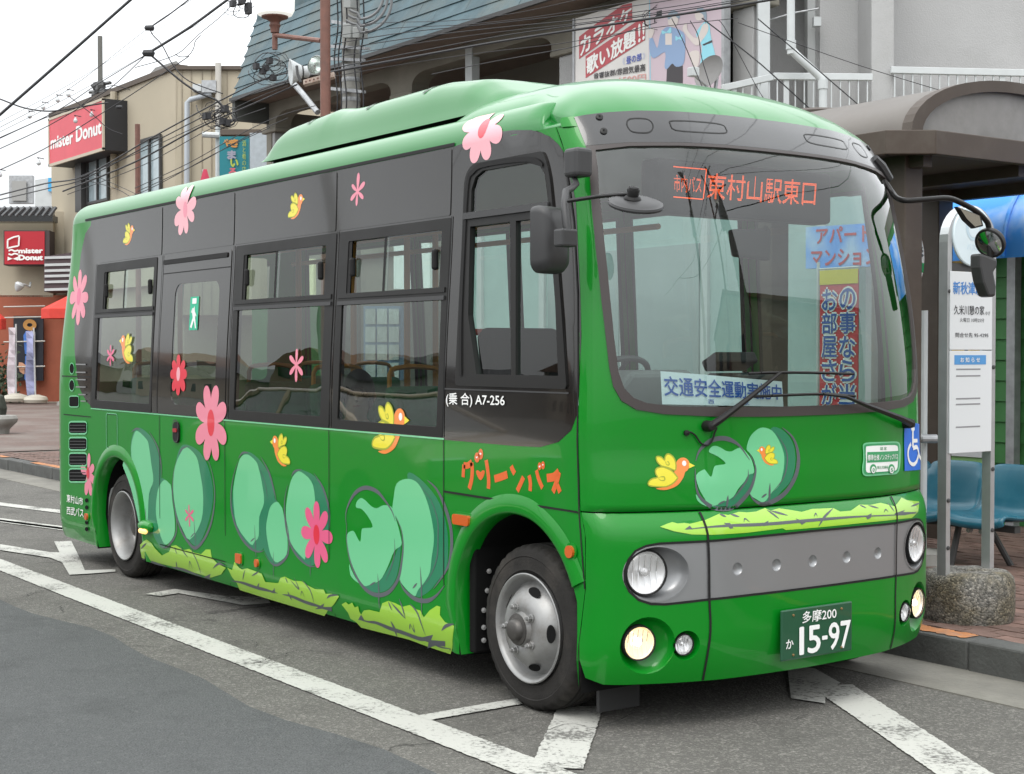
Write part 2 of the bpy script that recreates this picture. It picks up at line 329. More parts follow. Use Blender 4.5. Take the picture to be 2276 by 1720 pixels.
crack(z6([(20, 697), (100, 690), (150, 685), (200, 668), (280, 655), (370, 650)]), .011); crack(z6([(330, 745), (345, 765), (350, 780)]), .008); crack(z6([(1290, 948), (1340, 935), (1410, 945), (1430, 965), (1405, 975)]), .007); crack(z6([(1330, 1072), (1440, 1060), (1490, 1035), (1570, 1020), (1650, 995), (1750, 1000), (1900, 1010)]), .008)
crack([(1180, 1640), (1270, 1612), (1330, 1620), (1420, 1585)], .005); crack([(1660, 1598), (1720, 1612), (1800, 1590)], .005)
# gutter, kerb, brick pavement
struct(B(-60, 40, 1.84, KY+.02, -.05, .006).build('gutter', mat('gutter_concrete', (.175, .168, .145), .9, noise=.25, nscale=2.5, bump=.3, bscale=40, dirt=((.12, .115, .10), .8), dscale=1.5)))
M_kerb = mat('kerb_concrete', (.075, .077, .073), .85, noise=.2, nscale=5, bump=.25, bscale=50, dirt=((.045, .043, .04), .8), dscale=4)
M_kerb_o = mat('kerb_orange', (.42, .17, .06), .85, noise=.3, nscale=9, dirt=((.17, .15, .13), .9), dscale=7)
kr = bpy.data.objects.new('kerb', None); COL.objects.link(kr); struct(kr)
kme = None
x = 6.0; k = 0
while x > -40:
    L_ = .6
    if kme is None: kme = B(-L_+.004, -.004, KY, KY+.17, -.02, .15)
    o = kme.build('kerb_stone', M_kerb, kr, bevel=.012) if k == 0 else dup(k0, kr)
    if k == 0: k0 = o
    o.location = (x, random.uniform(-.004, .004), random.uniform(-.004, .004)); x -= L_; k += 1
# worn orange paint on top of some kerb stones
for a, b in ((.9, 3.0), (-.2, .55), (-14.2, -10.6), (-19, -15.4)):
    sheet('kerb_paint', rough_edge((a, KY+.10), (b, KY+.10), .12, j=.012), .155, M_kerb_o)
# brick pavement: interlocking bricks, each its own piece where it can be told apart
M_brick = mat('paving_brick', (.145, .088, .070), .85, noise=.22, nscale=14, bump=.3, bscale=90, dirt=((.075, .062, .055), .8), dscale=2.2, randv=.22)
M_sand = mat('paving_sand', (.10, .085, .072), .95, noise=.2)
pv = struct(B(-60, 40, KY+.17, 40, -.05, .140).build('pavement', M_sand))
bw, bh = .205, .105
bk = MB()
def brickshape():      # slightly wavy interlocking paver outline
    o = [(.0, .0), (bw*.25, .008), (bw*.5, .0), (bw*.75, -.008), (bw, .0), (bw, bh), (bw*.75, bh-.008), (bw*.5, bh), (bw*.25, bh+.008), (0, bh)]
    return [(x*.985+.0015, y*.97+.0015, 0) for x, y in o]
bm0 = MB().prism(brickshape(), (0, 0, .025)).build('brick', M_brick, pv); bme = bm0.data
cand = []
for i in range(-60, 45):
    for j in range(0, 60):
        bx = i*bw+(j % 2)*bw*.5; by = KY+.175+j*bh
        d = np.array([bx+.1, by+.05, .15])-CAM; z = d@FW
        if z < .5: continue
        u, v = W0/2+FPX*(d@RT)/z, H0/2-FPX*(d@UP)/z
        if 2000 < u < 2330 and 1060 < v < 1540: cand.append((z, bx, by))
cand.sort(); near = set()
for q, (z, bx, by) in enumerate(cand[:300]):
    o = bm0 if q == 0 else bm0.copy()
    if q: COL.objects.link(o)
    o.location = (bx, by, .128+random.uniform(-.003, .003)); o.rotation_euler = (random.uniform(-.012, .012), random.uniform(-.012, .012), random.uniform(-.01, .01)); near.add((round(bx, 3), round(by, 3)))
V = []; F = []; shp = brickshape()
for i in range(-80, 24):
    for j in range(0, 44):
        bx = i*bw+(j % 2)*bw*.5; by = KY+.175+j*bh
        if (round(bx, 3), round(by, 3)) in near: continue
        k = len(V); h = .151+random.uniform(-.003, .003)
        V += [(bx+x, by+y, h) for x, y, _ in shp]; F += [tuple(range(k, k+10))]
me = bpy.data.meshes.new('brick_field'); me.from_pydata(V, [], F); bf = link('brick_field', me, M_brick, pv); bf['kind'] = 'stuff'
# brick surface far down the pavement, too far to tell the bricks apart
def brickfar():
    m = bpy.data.materials.new('paving_far'); m.use_nodes = True; n, l = nodes(m); b = n['Principled BSDF']; b.inputs['Roughness'].default_value = .9
    t = n.new('ShaderNodeTexCoord'); x = n.new('ShaderNodeTexBrick'); x.inputs['Scale'].default_value = 4.8; x.inputs['Color1'].default_value = (.155, .095, .078, 1); x.inputs['Color2'].default_value = (.115, .075, .062, 1); x.inputs['Mortar'].default_value = (.10, .085, .075, 1); x.inputs['Mortar Size'].default_value = .03
    l.new(t.outputs['Object'], x.inputs['Vector']); z = n.new('ShaderNodeTexNoise'); z.inputs['Scale'].default_value = .8; z.inputs['Detail'].default_value = 6; l.new(t.outputs['Object'], z.inputs['Vector'])
    mx = n.new('ShaderNodeMix'); mx.data_type = 'RGBA'; mx.inputs[7].default_value = (.19, .17, .15, 1); r = n.new('ShaderNodeMapRange'); r.inputs[1].default_value = .45; r.inputs[2].default_value = .7; r.inputs[4].default_value = .7
    l.new(z.outputs['Fac'], r.inputs[0]); l.new(r.outputs[0], mx.inputs[0]); l.new(x.outputs['Color'], mx.inputs[6]); l.new(mx.outputs[2], b.inputs['Base Color']); return m
sheet('pavement_far', [(-60, KY+.18), (-16.6, KY+.18), (-16.6, 40), (-60, 40)], .152, brickfar())
# ================================================================== BUILDINGS AND STREET BEHIND THE BUS
A3 = np.array
Z1 = Z(0, 0, 3.687); Z2 = Z(500, 0, 3.687); Z3 = Z(1100, 0, 3.687); Z4 = Z(1676, 0, 3.687); Z7 = Z(1250, 0, 5.53); Z5 = Z(1876, 400, 3.715); ZP = lambda p: p
def Yp(y): return lambda px, py: on(px, py, 'y', y)
def Dp(d): return lambda px, py: dep(px, py, d)
def quadbox(name, pl, q, th, m, parent=None, bevel=0.): return MB().slab([pl(*p) for p in q], th).build(name, m, parent, bevel=bevel)
def rect(x0, y0, x1, y1): return [(x0, y1), (x1, y1), (x1, y0), (x0, y0)]
def frame(name, pl, x0, y0, x1, y1, w, th, m, parent):      # four bars round an opening, as one frame
    b = MB()
    for q in (rect(x0-w, y0-w, x1+w, y0), rect(x0-w, y1, x1+w, y1+w), rect(x0-w, y0, x0, y1), rect(x1, y0, x1+w, y1)): b.slab([pl(*p) for p in q], th)
    return b.build(name, m, parent)
M_cream = mat('cream_wall', (.42, .37, .28), .85, noise=.08, nscale=2, dirt=((.28, .25, .19), .5), dscale=.5)
M_slate = mat('roof_slate', (.055, .098, .115), .7, noise=.25, nscale=3, bump=.2, bscale=20, dirt=((.11, .12, .105), .8), dscale=.9, randv=.10)
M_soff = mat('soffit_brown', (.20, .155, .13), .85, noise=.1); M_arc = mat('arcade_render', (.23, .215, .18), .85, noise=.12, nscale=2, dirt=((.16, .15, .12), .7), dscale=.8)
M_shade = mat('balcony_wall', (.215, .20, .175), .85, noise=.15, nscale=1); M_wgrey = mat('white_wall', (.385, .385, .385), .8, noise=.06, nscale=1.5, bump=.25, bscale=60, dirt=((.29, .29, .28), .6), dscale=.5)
M_wp = mat('white_paint', (.50, .525, .53), .5, noise=.06, nscale=6); M_dkwin = mat('window_dark', (.012, .013, .014), .15); M_frm = mat('alu_dark', (.045, .045, .045), .5); M_alu = mat('aluminium', (.52, .53, .54), .35, metal=.7, noise=.1, nscale=10)
M_curt = mat('window_curtain', (.32, .40, .43), .3, noise=.2, nscale=5, coat=.8); M_brownpole = mat('pole_brown', (.165, .072, .052), .55, noise=.2, nscale=9, dirt=((.10, .06, .05), .6), dscale=5)
M_conc = mat('pole_concrete', (.27, .265, .245), .9, noise=.15, nscale=6, dirt=((.16, .15, .13), .6), dscale=2); M_steel = mat('galvanised', (.36, .37, .38), .5, metal=.5, noise=.2, nscale=12)
M_wire = mat('cable_black', (.022, .022, .025), .6)
# ---- slate roofed building with an arcade balcony
bl = thing('arcade_building', (-14, 9, .15), 'two storey building with blue grey slate mansard roof over an arcaded balcony', 'building')
ex0, ex1, ez, ey, tz, ty = -20.7, -7.7, 6.30, 8.2, 8.1, 9.15
ncs = 8; sl_w = .92
slate0 = None
for k in range(ncs):
    f0, f1 = k/ncs, (k+1)/ncs; y0, z0, y1, z1 = ey+(ty-ey)*f0, ez+(tz-ez)*f0, ey+(ty-ey)*f1, ez+(tz-ez)*f1
    L = math.hypot(y1-y0, z1-z0); up = A3([0, (y1-y0)/L, (z1-z0)/L]); out = A3([0, -up[2], up[1]])
    xl = ex0+(-.85)*0+1.0*f0*-.85*0+f0*(-.92+0)*0; xl = ex0-.92*f0*0+(.0-.92*f0)*(1); xr = ex1
    xl = ex0-.90*f0
    n = int((xr-xl)/sl_w); off = (k % 2)*.46
    for i in range(-1, n+1):
        xa, xb = max(xl, xl+i*sl_w+off), min(xr, xl+(i+1)*sl_w+off-.006)
        if xb-xa < .08: continue
        o = MB().obox((xa, y0, z0)-up*.03+out*.028*0+A3([0, 0, 0]), (xb-xa, 0, 0), up*(L+.05)-out*.035, out*.022)
        s = MB(); p0 = A3([xa, y0, z0])-up*.03+out*(.022+random.uniform(-.003, .003)); s.obox(p0, (xb-xa, 0, 0), up*(L+.05)-out*.020, -out*.016); s.build('slate', M_slate, bl)
B(ex0-.7, ex1, ty-.1, ty+5, tz-.3, tz+.02).build('roof_top', M_slate, bl)
MB().prism([(ex0, ey+.02, ez), (ex0-.9, ty, tz), (ex0-.9, ty+5, tz), (ex0, ty+5, ez)], (.02, 0, 0)).build('roof_end', M_slate, bl)
MB().slab([(ex0-.02, ey+.03, ez), (ex1, ey+.03, ez), (ex1, ty+.03, tz), (ex0-.92, ty+.03, tz)], .03).build('roof_boarding', M_soff, bl)
MB().obox((ex0-.03, ey-.05, ez-.06), (ex1-ex0, 0, 0), (0, .06, 0), (0, 0, .06)).build('eaves_trim', M_frm, bl)
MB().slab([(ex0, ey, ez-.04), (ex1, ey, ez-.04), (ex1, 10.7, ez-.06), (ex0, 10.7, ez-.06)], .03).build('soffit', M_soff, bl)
B(ex0, ex0+.12, ey, 9.4, ez-.42, ez-.05).build('eaves_beam', mat('beam_dark', (.07, .075, .07), .7), bl)
piers = [(-20.55, .30), (-15.75, .42), (-11.35, .42), (-7.9, .36)]
zt_, zc_ = ez-.26, 5.80
def archline(x0, x1):
    r = .42; q = [(x0, zc_-.02)]+[(x0+r*(1-math.cos(t)), zc_+.04+(zt_-zc_-.04)*math.sin(t)) for t in np.linspace(0, math.pi/2, 9)]
    return q+[(x1-(a-x0), z) for a, z in q[::-1]]
for (xa, wa), (xb, wb) in zip(piers[:-1], piers[1:]):
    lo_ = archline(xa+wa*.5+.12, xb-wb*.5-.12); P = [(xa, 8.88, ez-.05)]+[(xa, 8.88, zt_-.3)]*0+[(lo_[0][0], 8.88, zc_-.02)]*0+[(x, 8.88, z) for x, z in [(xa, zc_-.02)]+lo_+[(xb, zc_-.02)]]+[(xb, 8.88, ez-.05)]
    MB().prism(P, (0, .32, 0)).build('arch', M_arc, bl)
for x, w in piers:
    B(x-w*.5-.14, x+w*.5+.14, 8.86, 9.22, zc_-.10, zc_-.021).build('capital', M_arc, bl, bevel=.02); B(x-w*.5, x+w*.5, 8.92, 9.18, 3.35, zc_-.101).build('pier', M_wgrey, bl, bevel=.015)
for x in (-13.75,): B(x-.09, x+.09, 8.86, 9.0, 3.35, ez-.1).build('post', M_wp, bl)
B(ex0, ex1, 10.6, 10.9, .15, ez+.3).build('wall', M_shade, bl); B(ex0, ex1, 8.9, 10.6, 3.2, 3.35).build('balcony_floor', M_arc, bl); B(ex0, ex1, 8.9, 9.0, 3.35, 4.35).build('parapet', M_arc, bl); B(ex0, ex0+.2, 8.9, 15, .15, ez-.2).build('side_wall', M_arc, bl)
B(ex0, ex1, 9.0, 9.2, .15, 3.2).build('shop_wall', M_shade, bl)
for x0, x1, z0, z1 in ((-14.1, -12.4, 4.75, 5.5), (-18.9, -17.2, 4.4, 5.6), (-16.8, -15.6, 4.4, 5.6), (-10.6, -9.2, 4.4, 5.5)):
    w_ = B(x0, x1, 10.56, 10.6, z0, z1).build('window', M_dkwin, bl); f_ = MB()
    for a in ((x0-.06, x0, z0-.06, z1+.06), (x1, x1+.06, z0-.06, z1+.06), (x0, x1, z0-.06, z0), (x0, x1, z1, z1+.06), ((x0+x1)/2-.025, (x0+x1)/2+.025, z0, z1)): f_.box(a[0], a[1], 10.52, 10.56, a[2], a[3])
    f_.build('window_frame', mat('alu_pale', (.36, .36, .34), .5), w_)
for x in (-19.5,): MB().lathe([(.0005, .06), (.22, .05), (.30, 0), (.28, -.02)], (x, 9.8, 5.85), (0, 0, -1), 20).build('ceiling_lamp', mat('lamp_glow', (.8, .8, .76), .4, emit=(1, .98, .9), estr=.6), bl)
MB().tube([Yp(8.0)(*p) for p in Z2([(560, 680), (640, 770), (760, 920)])], .05, 8).build('stay_pole', M_steel, bl)
# ---- advertising board on the arcade
YB = 8.6; yb = Yp(YB)
bx0, bx1 = -10.77, -7.91
ad_ = thing('advertising_board', (-9.3, YB, 4.2), 'large painted board with red slanted lettering and a couple in blue on pink', 'sign')
B(bx0, bx1, YB, YB+.08, 4.15, 6.05).build('board', mat('board_white', (.62, .60, .58), .6, noise=.05, nscale=3), ad_)
for a in ((bx0-.04, bx0, 4.1, 6.05), (bx1, bx1+.05, 4.1, 6.05)): B(a[0], a[1], YB-.02, YB+.08, a[2], a[3]).build('board_edge', M_steel, ad_)
yo = lambda p, o=.004: on(p[0], p[1], 'y', YB-o)
xm_ = yb(1442, 100)[0]
poly3([(xm_, YB-.002, 4.16), (bx1-.01, YB-.002, 4.16), (bx1-.01, YB-.002, 6.04), (xm_, YB-.002, 6.04)], 'pink_panel', mat('board_pink', (.53, .43, .48), .6), ad_)
M_adr = mat('board_red', (.44, .085, .10), .6); M_adb = mat('board_jacket', (.24, .34, .52), .6); M_adc = mat('board_cyan', (.27, .60, .70), .6); M_ads = mat('board_skin', (.62, .56, .53), .6); M_adk = mat('board_dark', (.055, .05, .055), .6); M_adl = mat('board_line', (.26, .33, .40), .6)
def adp(pts, m, o, sm=True, nm='painted_figure'):
    q = cr(pts, 3) if sm else pts; poly3([yo(p, o) for p in Z7(q)], nm, m, ad_)
adp([(205,725),(860,245),(855,35),(740,60),(400,300),(205,450)], M_adr, .004, False, 'red_block'); adp([(285,960),(1015,490),(1020,250),(900,270),(285,690)], M_adr, .004, False, 'red_block')
tq = lambda s, pts, m, nm='board_text', o=.008, b=.03: text_quad(s, [yo(p, o) for p in Z7(pts)], nm, m, ad_, .001, b)
tq('カラオケ', [(225,690),(850,225),(845,65),(225,470)], M_white if 'M_white' in globals() else mat('print_white', (.78, .78, .76), .45), b=.06); M_wht = mat('print_white', (.78, .78, .76), .45)
tq('歌い放題', [(300,925),(900,545),(900,330),(300,715)], M_wht, b=.06); tq('!!', [(935,520),(1010,475),(1010,270),(935,300)], M_wht, b=.04)
tq('昼の部', [(785,790),(975,738),(970,650),(785,695)], mat('board_blue', (.06, .10, .40), .6)); tq('《', [(740,800),(770,795),(770,700),(740,715)], mat('board_palelblue', (.42, .46, .62), .6), b=0); tq('》', [(985,730),(1020,722),(1020,640),(985,650)], MATS['board_palelblue'], b=0)
tq('音響抜群/雰囲気最高', [(385,968),(1018,872),(1018,778),(385,902)], M_adk, b=.03); tq('1500円', [(700,1030),(1025,985),(1025,905),(700,945)], mat('board_palered', (.60, .30, .28), .6), b=.01)
adp([(1070,500),(1110,465),(1165,590),(1200,430),(1250,350),(1330,330),(1490,400),(1510,560),(1490,780),(1400,820),(1350,780),(1290,845),(1255,820),(1262,640),(1130,715),(1075,650)], M_adb, .006); adp([(1285,840),(1350,770),(1400,815),(1480,805),(1480,1150),(1270,1150)], M_adk, .005, False)
adp([(1640,420),(1740,270),(1800,280),(1830,480),(1880,690),(1870,900),(1700,1100),(1640,1080),(1690,800),(1712,560)], M_adc, .006); adp([(1480,330),(1530,280),(1540,370),(1650,470),(1720,310),(1785,290),(1790,380),(1720,490),(1640,560),(1500,400)], M_ads, .007); adp([(1720,545),(1840,490),(1840,520),(1735,560)], M_adk, .008, False)
adp([(1560,650),(1680,630),(1670,800),(1610,820)], M_ads, .007); adp([(1265,410),(1345,410),(1345,550),(1265,550)], M_ads, .007, False); adp([(1220,370),(1280,390),(1330,330),(1335,400),(1280,400),(1230,420)], M_adc, .008); adp([(1390,440),(1430,460),(1470,420),(1470,490),(1430,480),(1395,500)], M_adc, .008); adp([(1050,400),(1090,340),(1130,360),(1100,460),(1060,460)], M_ads, .007)
adp([(1310,200),(1370,180),(1420,220),(1410,300),(1350,330),(1300,290)], M_ads, .007); adp([(1640,140),(1700,120),(1740,170),(1720,240),(1660,250),(1630,200)], M_ads, .007); adp([(1290,190),(1360,120),(1440,180),(1430,230),(1370,190),(1310,240)], M_adl, .008); adp([(1620,160),(1690,90),(1770,150),(1760,300),(1730,180),(1650,150)], M_adl, .008)
poly3([yo(p, .005) for p in Z7([(1064,-300),(1074,-300),(1085,1100),(1075,1100)])], 'divider_line', M_adc, ad_)
# satellite dish on the rail
dc = dep(1581, 163, 17.0); dn = FW*-.62-RT*.70+UP*.32; dn /= np.linalg.norm(dn)
dish = thing('satellite_dish', tuple(dc-A3([0, 0, .4])), 'grey round satellite dish in front of the painted board', 'dish')
MB().lathe([(.20, .05), (.16, .025), (.10, .008), (.0005, .0)], dc, dn, 32).lathe([(.201, .05), (.16, .018), (.0005, -.008)], dc, dn, 32).build('reflector_dish', mat('dish_grey', (.17, .165, .16), .5), dish, smooth=True)
MB().tube([dc-dn*.01, dc-dn*.10, dc-A3([0, 0, .5])], .022, 8).build('mast', M_steel, dish); MB().tube([dc+UP*-.19+dn*.04, dc+UP*-.16+dn*.30], .012, 6).build('feed_arm', M_steel, dish); MB().box(*sum([[v-.05, v+.05] for v in dc+UP*-.13+dn*.32], [])).build('receiver', M_wp, dish, bevel=.01)
# ---- white rendered wing with balcony railings and downpipe
wg = thing('white_building', tuple(dep(1960, 900, 18)*[1, 1, 0]+A3([0, 0, .15])), 'plain white rendered building wing above the shops, with pale balcony railings', 'building')
P17, P18, P185 = Dp(17.3), Dp(18.4), Dp(19.0)
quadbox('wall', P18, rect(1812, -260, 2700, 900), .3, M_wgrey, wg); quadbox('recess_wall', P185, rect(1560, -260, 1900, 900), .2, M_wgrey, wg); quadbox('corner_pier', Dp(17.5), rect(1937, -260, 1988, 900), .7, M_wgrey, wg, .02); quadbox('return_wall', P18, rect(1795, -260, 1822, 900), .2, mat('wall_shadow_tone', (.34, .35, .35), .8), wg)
dr = quadbox('doorway', Dp(18.95), rect(1607, 20, 1672, 260), .05, M_dkwin, wg); frame('door_frame', Dp(18.9), 1607, 20, 1672, 260, 14, .06, M_steel, dr)
quadbox('door_post', Dp(18.6), rect(1660, 40, 1690, 260), .1, M_arc, wg); quadbox('upper_lintel', Dp(18.9), rect(1600, -60, 1690, 18), .2, M_dkwin, wg)
pst = quadbox('white_post', Dp(17.8), rect(1685, -200, 1712, 300), .12, M_wp, wg, .01)
dp_ = MB().tube([Dp(16.9)(*p) for p in cr([(1758, -200), (1758, 95), (1760, 108), (1770, 122), (1818, 166), (1827, 180), (1829, 196), (1829, 330)], 3, False)], .046, 12).build('downpipe', M_wp, wg, smooth=True)
for p in ((1758, 100), (1829, 188)): c_ = Dp(16.9)(*p); MB().lathe([(.056, -.05), (.056, .05)], c_, (0, 0, 1), 14, True).build('pipe_collar', M_wp, dp_)
MB().tube([Dp(18.2)(*p) for p in Z4([(0, 195), (140, 160), (330, 105), (530, 70)])], .012, 6).build('conduit', M_steel, wg); quadbox('meter_box', Dp(18.2), [(x, y) for x, y in Z4(rect(490, 135, 550, 210))], .1, M_wp, wg)
def railing(pts, n, name_label, d):
    r_ = thing('balcony_railing', tuple(Dp(d)(*pts[0])), name_label, 'railing'); (xa, ya), (xb, yb_) = pts
    MB().slab([Dp(d)(*p) for p in ((xa, ya+15), (xb, yb_+15), (xb, yb_), (xa, ya))], .06).build('top_rail', M_wp, r_, bevel=.006)
    MB().slab([Dp(d)(*p) for p in ((xa, ya+165), (xb, yb_+165), (xb, yb_+157), (xa, ya+157))], .05).build('bottom_rail', M_wp, r_)
    for i in range(n):
        t = (i+.4)/n; x = xa+(xb-xa)*t; y = ya+(yb_-ya)*t; w = 6 if i % 13 == (1 if n < 12 else 12) else 1.3
        MB().slab([Dp(d+.02)(*p) for p in ((x-w, y+158), (x+w, y+158), (x+w, y+14), (x-w, y+14))], .025).build('baluster', M_wp, r_)
railing(((1720, 161), (1940, 163)), 11, 'pale balcony railing crossed by the white downpipe', 17.2); railing(((1981, 147), (2420, 157)), 22, 'pale balcony railing above the curved shelter roof', 17.4); railing(((1604, 188), (1722, 162)), 6, 'pale balcony railing beside the satellite dish and dark doorway', 17.5)
# ---- shops under the white wing
sp = thing('shop', (-5, 6.7, .15), 'street level shop with pale turquoise wall, menu window and green boarding', 'shop')
M_turq = mat('shop_turquoise', (.36, .47, .455), .7, noise=.06); M_sgr = mat('boarding_green', (.045, .20, .05), .6, noise=.12, nscale=4); M_lgr = mat('boarding_pale_green', (.22, .44, .17), .7)
yS = Yp(6.7)
B(-11, -3.95, 6.7, 6.9, .15, 3.1).build('wall', M_turq, sp)
for x in (-10.2, -8.9, -7.4, -6.1, -5.2, -4.5): B(x-.05, x+.05, 6.66, 6.70, .15, 3.05).build('mullion', M_wp, sp)
for x0, x1 in ((-8.8, -7.5), (-7.3, -6.2)): B(x0, x1, 6.68, 6.699, .9, 2.7).build('shop_pane', mat('pane_pale', (.30, .36, .36), .12, coat=1), sp)
B(-11, -4, 6.67, 6.70, .15, .55).build('plinth', M_conc if 'M_conc' in globals() else M_wp, sp)
B(-3.95, -2.62, 6.75, 6.9, .15, 3.1).build('window_back', mat('shop_inside', (.05, .055, .045), .6), sp)
zb = [.15+.171*i for i in range(18)]
for z in zb: MB().obox((-2.62, 6.70, z), (2.9, 0, 0), (0, .05, 0), (0, .018, .169)).build('board', M_sgr, sp)
B(-2.62, .3, 6.76, 6.9, .15, 3.1).build('wall', M_sgr, sp)
qx = yS(2257, 800)[0]; B(qx-.03, qx+.05, 6.62, 6.70, .15, 3.1).build('grey_post', M_steel, sp); B(-3.95, -2.62, 6.66, 6.76, .15, .70).build('sill_wall', M_lgr, sp); B(-3.95, -2.62, 6.64, 6.70, .70, .78).build('window_sill', M_wp, sp)
B(-3.95, -3.88, 6.66, 6.75, .78, 3.0).build('window_jamb', M_wp, sp); B(-2.70, -2.62, 6.66, 6.75, .78, 3.0).build('window_jamb', M_wp, sp); B(-3.35, -3.31, 6.68, 6.75, .78, 3.0).build('mullion', M_wp, sp)
M_menu = mat('menu_card', (.52, .36, .09), .6, noise=.35, nscale=60, randv=.2)
for r in range(7):
    for c in range(5): B(-3.82+c*.235, -3.63+c*.235, 6.735, 6.745, 2.22-r*.235, 2.40-r*.235).build('menu_card', M_menu, sp)
B(-3.3, -2.7, 6.735, 6.746, .80, 1.0).build('menu_photo', mat('menu_dark', (.12, .04, .03), .5, noise=.6, nscale=12), sp)
B(-11, .3, 6.7, 12, 3.15, 3.3).build('flat_roof', M_arc, sp)
# sky-painted roll awning
def cloudmat(name):
    m = bpy.data.materials.new(name); m.use_nodes = True; n, l = nodes(m); b = n['Principled BSDF']; b.inputs['Roughness'].default_value = .55; t = n.new('ShaderNodeTexCoord'); x = n.new('ShaderNodeTexNoise'); x.inputs['Scale'].default_value = 1.6; x.inputs['Detail'].default_value = 7; l.new(t.outputs['Object'], x.inputs['Vector'])
    r = n.new('ShaderNodeValToRGB'); r.color_ramp.elements[0].position = .46; r.color_ramp.elements[0].color = (.04, .30, .85, 1); r.color_ramp.elements[1].position = .66; r.color_ramp.elements[1].color = (.62, .72, .80, 1); l.new(x.outputs['Fac'], r.inputs[0]); l.new(r.outputs[0], b.inputs['Base Color']); return m
M_cloud = cloudmat('sky_print')
aw = thing('awning', (-2.3, 6.6, 2.3), 'bright blue roll awning painted with white clouds, beside the bus stop sign', 'awning')
prof_a = [(6.72, 3.05)]+[(6.62-.72*math.sin(t), 2.36+.66*math.cos(t)) for t in np.linspace(.05, math.pi/2, 12)]+[(5.9, 2.30)]
V = [(x, y, z) for x in np.linspace(-2.60, .3, 9) for y, z in prof_a]; k = len(prof_a); F = [(i*k+j, (i+1)*k+j, (i+1)*k+j+1, i*k+j+1) for i in range(8) for j in range(k-1)]+[tuple(range(k))]
MB().add(V, F).build('canopy', M_cloud, aw, smooth=True)
for x in (-2.60, -1.9, -.95, 0): MB().tube([(x, y-.012, z+.012) for y, z in prof_a[1:]], .016, 6).build('seam', M_cloud, aw)
sb = thing('sky_sign', (-2.9, 6.4, 2.4), 'blue and white cloud patterned fascia sign left of the round awning', 'sign'); B(-3.25, -2.62, 6.38, 6.46, 2.36, 3.0).build('panel', M_cloud, sb)
st_ = A3(yS(2067, 519)); poly3([Yp(6.37)(2067+11*(1 if i % 2 == 0 else .45)*math.sin(i*math.pi/5), 519-11*(1 if i % 2 == 0 else .45)*math.cos(i*math.pi/5)) for i in range(10)], 'star', mat('star_yellow', (.75, .65, .03), .5), sb)
# estate agent's sign, banner, and blank boards seen through the bus
es = thing('estate_sign', (-3.9, 6.3, 2.3), 'sky blue sign with red two line lettering, seen through the windscreen', 'sign'); q6 = Yp(6.3)
MB().slab([q6(1791, 597), q6(1990, 590), q6(1990, 492), q6(1791, 505)], .10).build('panel', M_cloud, es); M_sgn = mat('sign_red', (.50, .005, .02), .5)
Fz_ = Z(1300, 300, 2.56)
text_quad('アパート・', [Yp(6.297)(*p) for p in Fz_([(1318, 618), (1690, 602), (1690, 505), (1318, 530)])], 'sign_text', M_sgn, es, .003, .04); text_quad('マンション・', [Yp(6.297)(*p) for p in Fz_([(1290, 748), (1720, 735), (1720, 640), (1290, 655)])], 'sign_text', M_sgn, es, .003, .04)
bn = thing('red_banner', (-3.6, 6.0, .15), 'tall red banner with yellow top and blue outlined writing, seen through the windscreen', 'banner'); qb = Yp(6.0)
ba = [qb(1842, 870), qb(1908, 870), qb(1909, 601), qb(1822, 603)]; bz0 = .55; bxl, bxr = qb(1824, 700)[0], qb(1909, 700)[0]
B(bxl, bxr, 5.99, 6.0, bz0, ba[3][2]).build('cloth', mat('banner_red', (.52, .035, .05), .7), bn); B(bxl, bxr, 5.984, 5.99, ba[3][2]-.12, ba[3][2]+.005).build('top_band', mat('banner_yellow', (.62, .52, .02), .7), bn)
M_bnb = mat('banner_blue', (.03, .10, .36), .7)
for s, u0, u1 in (('お部屋さがし', .08, .46), ('の事なら当店', .54, .94)):
    n_ = len(s)
    for i, ch in enumerate(s):
        z1_ = ba[3][2]-.16-i*.205; xa, xb = bxl+(bxr-bxl)*u0, bxl+(bxr-bxl)*u1
        text_quad(ch, [(xa, 5.986, z1_-.18), (xb, 5.986, z1_-.18), (xb, 5.986, z1_), (xa, 5.986, z1_)], 'banner_text', M_wht, bn, .001, .16); text_quad(ch, [(xa, 5.983, z1_-.18), (xb, 5.983, z1_-.18), (xb, 5.983, z1_), (xa, 5.983, z1_)], 'banner_text', M_bnb, bn, .002, .03)
MB().tube([(bxl-.03, 6.0, .15), (bxl-.03, 6.0, ba[3][2]+.08)], .014, 8).build('pole', M_wp, bn); MB().tube([(bxl-.05, 6.0, ba[3][2]+.02), (bxr, 6.0, ba[3][2]+.02)], .008, 6).build('cross_bar', M_wp, bn)
MB().lathe([(.22, 0), (.20, .06), (.05, .09), (.0005, .09)], (bxl-.03, 6.0, .15), (0, 0, 1), 20).build('base', M_conc, bn)
for (x0, y0, x1, y1), m, lb in (((633, 575, 697, 655), mat('blind_cream', (.80, .78, .50), .7), 'pale yellow blank board on the shop wall, seen through the bus windows'), ((875, 540, 955, 642), mat('blind_white', (.80, .85, .83), .7), 'pale white blank board on the shop wall, seen through the bus windows')):
    o = MB().slab([Yp(6.6)(*p) for p in rect(x0, y0, x1, y1)], .04).build('wall_board', m); tag(o, lb, 'board')
vm = thing('poster_wall', (-6.8, 6.5, .15), 'board of small white posters with a blue frame, seen through the side window', 'notice board'); yv = Yp(6.5)
MB().slab([yv(*p) for p in rect(808, 680, 890, 845)], .05).build('board', mat('frame_blue', (.22, .33, .50), .6), vm)
M_pst = mat('poster_white', (.62, .66, .66), .6, noise=.2, nscale=14, randv=.15)
for i in range(4):
    for j in range(3): MB().slab([Yp(6.47)(*p) for p in rect(812+j*26, 686+i*40, 834+j*26, 720+i*40)], .006).build('poster', M_pst, vm)
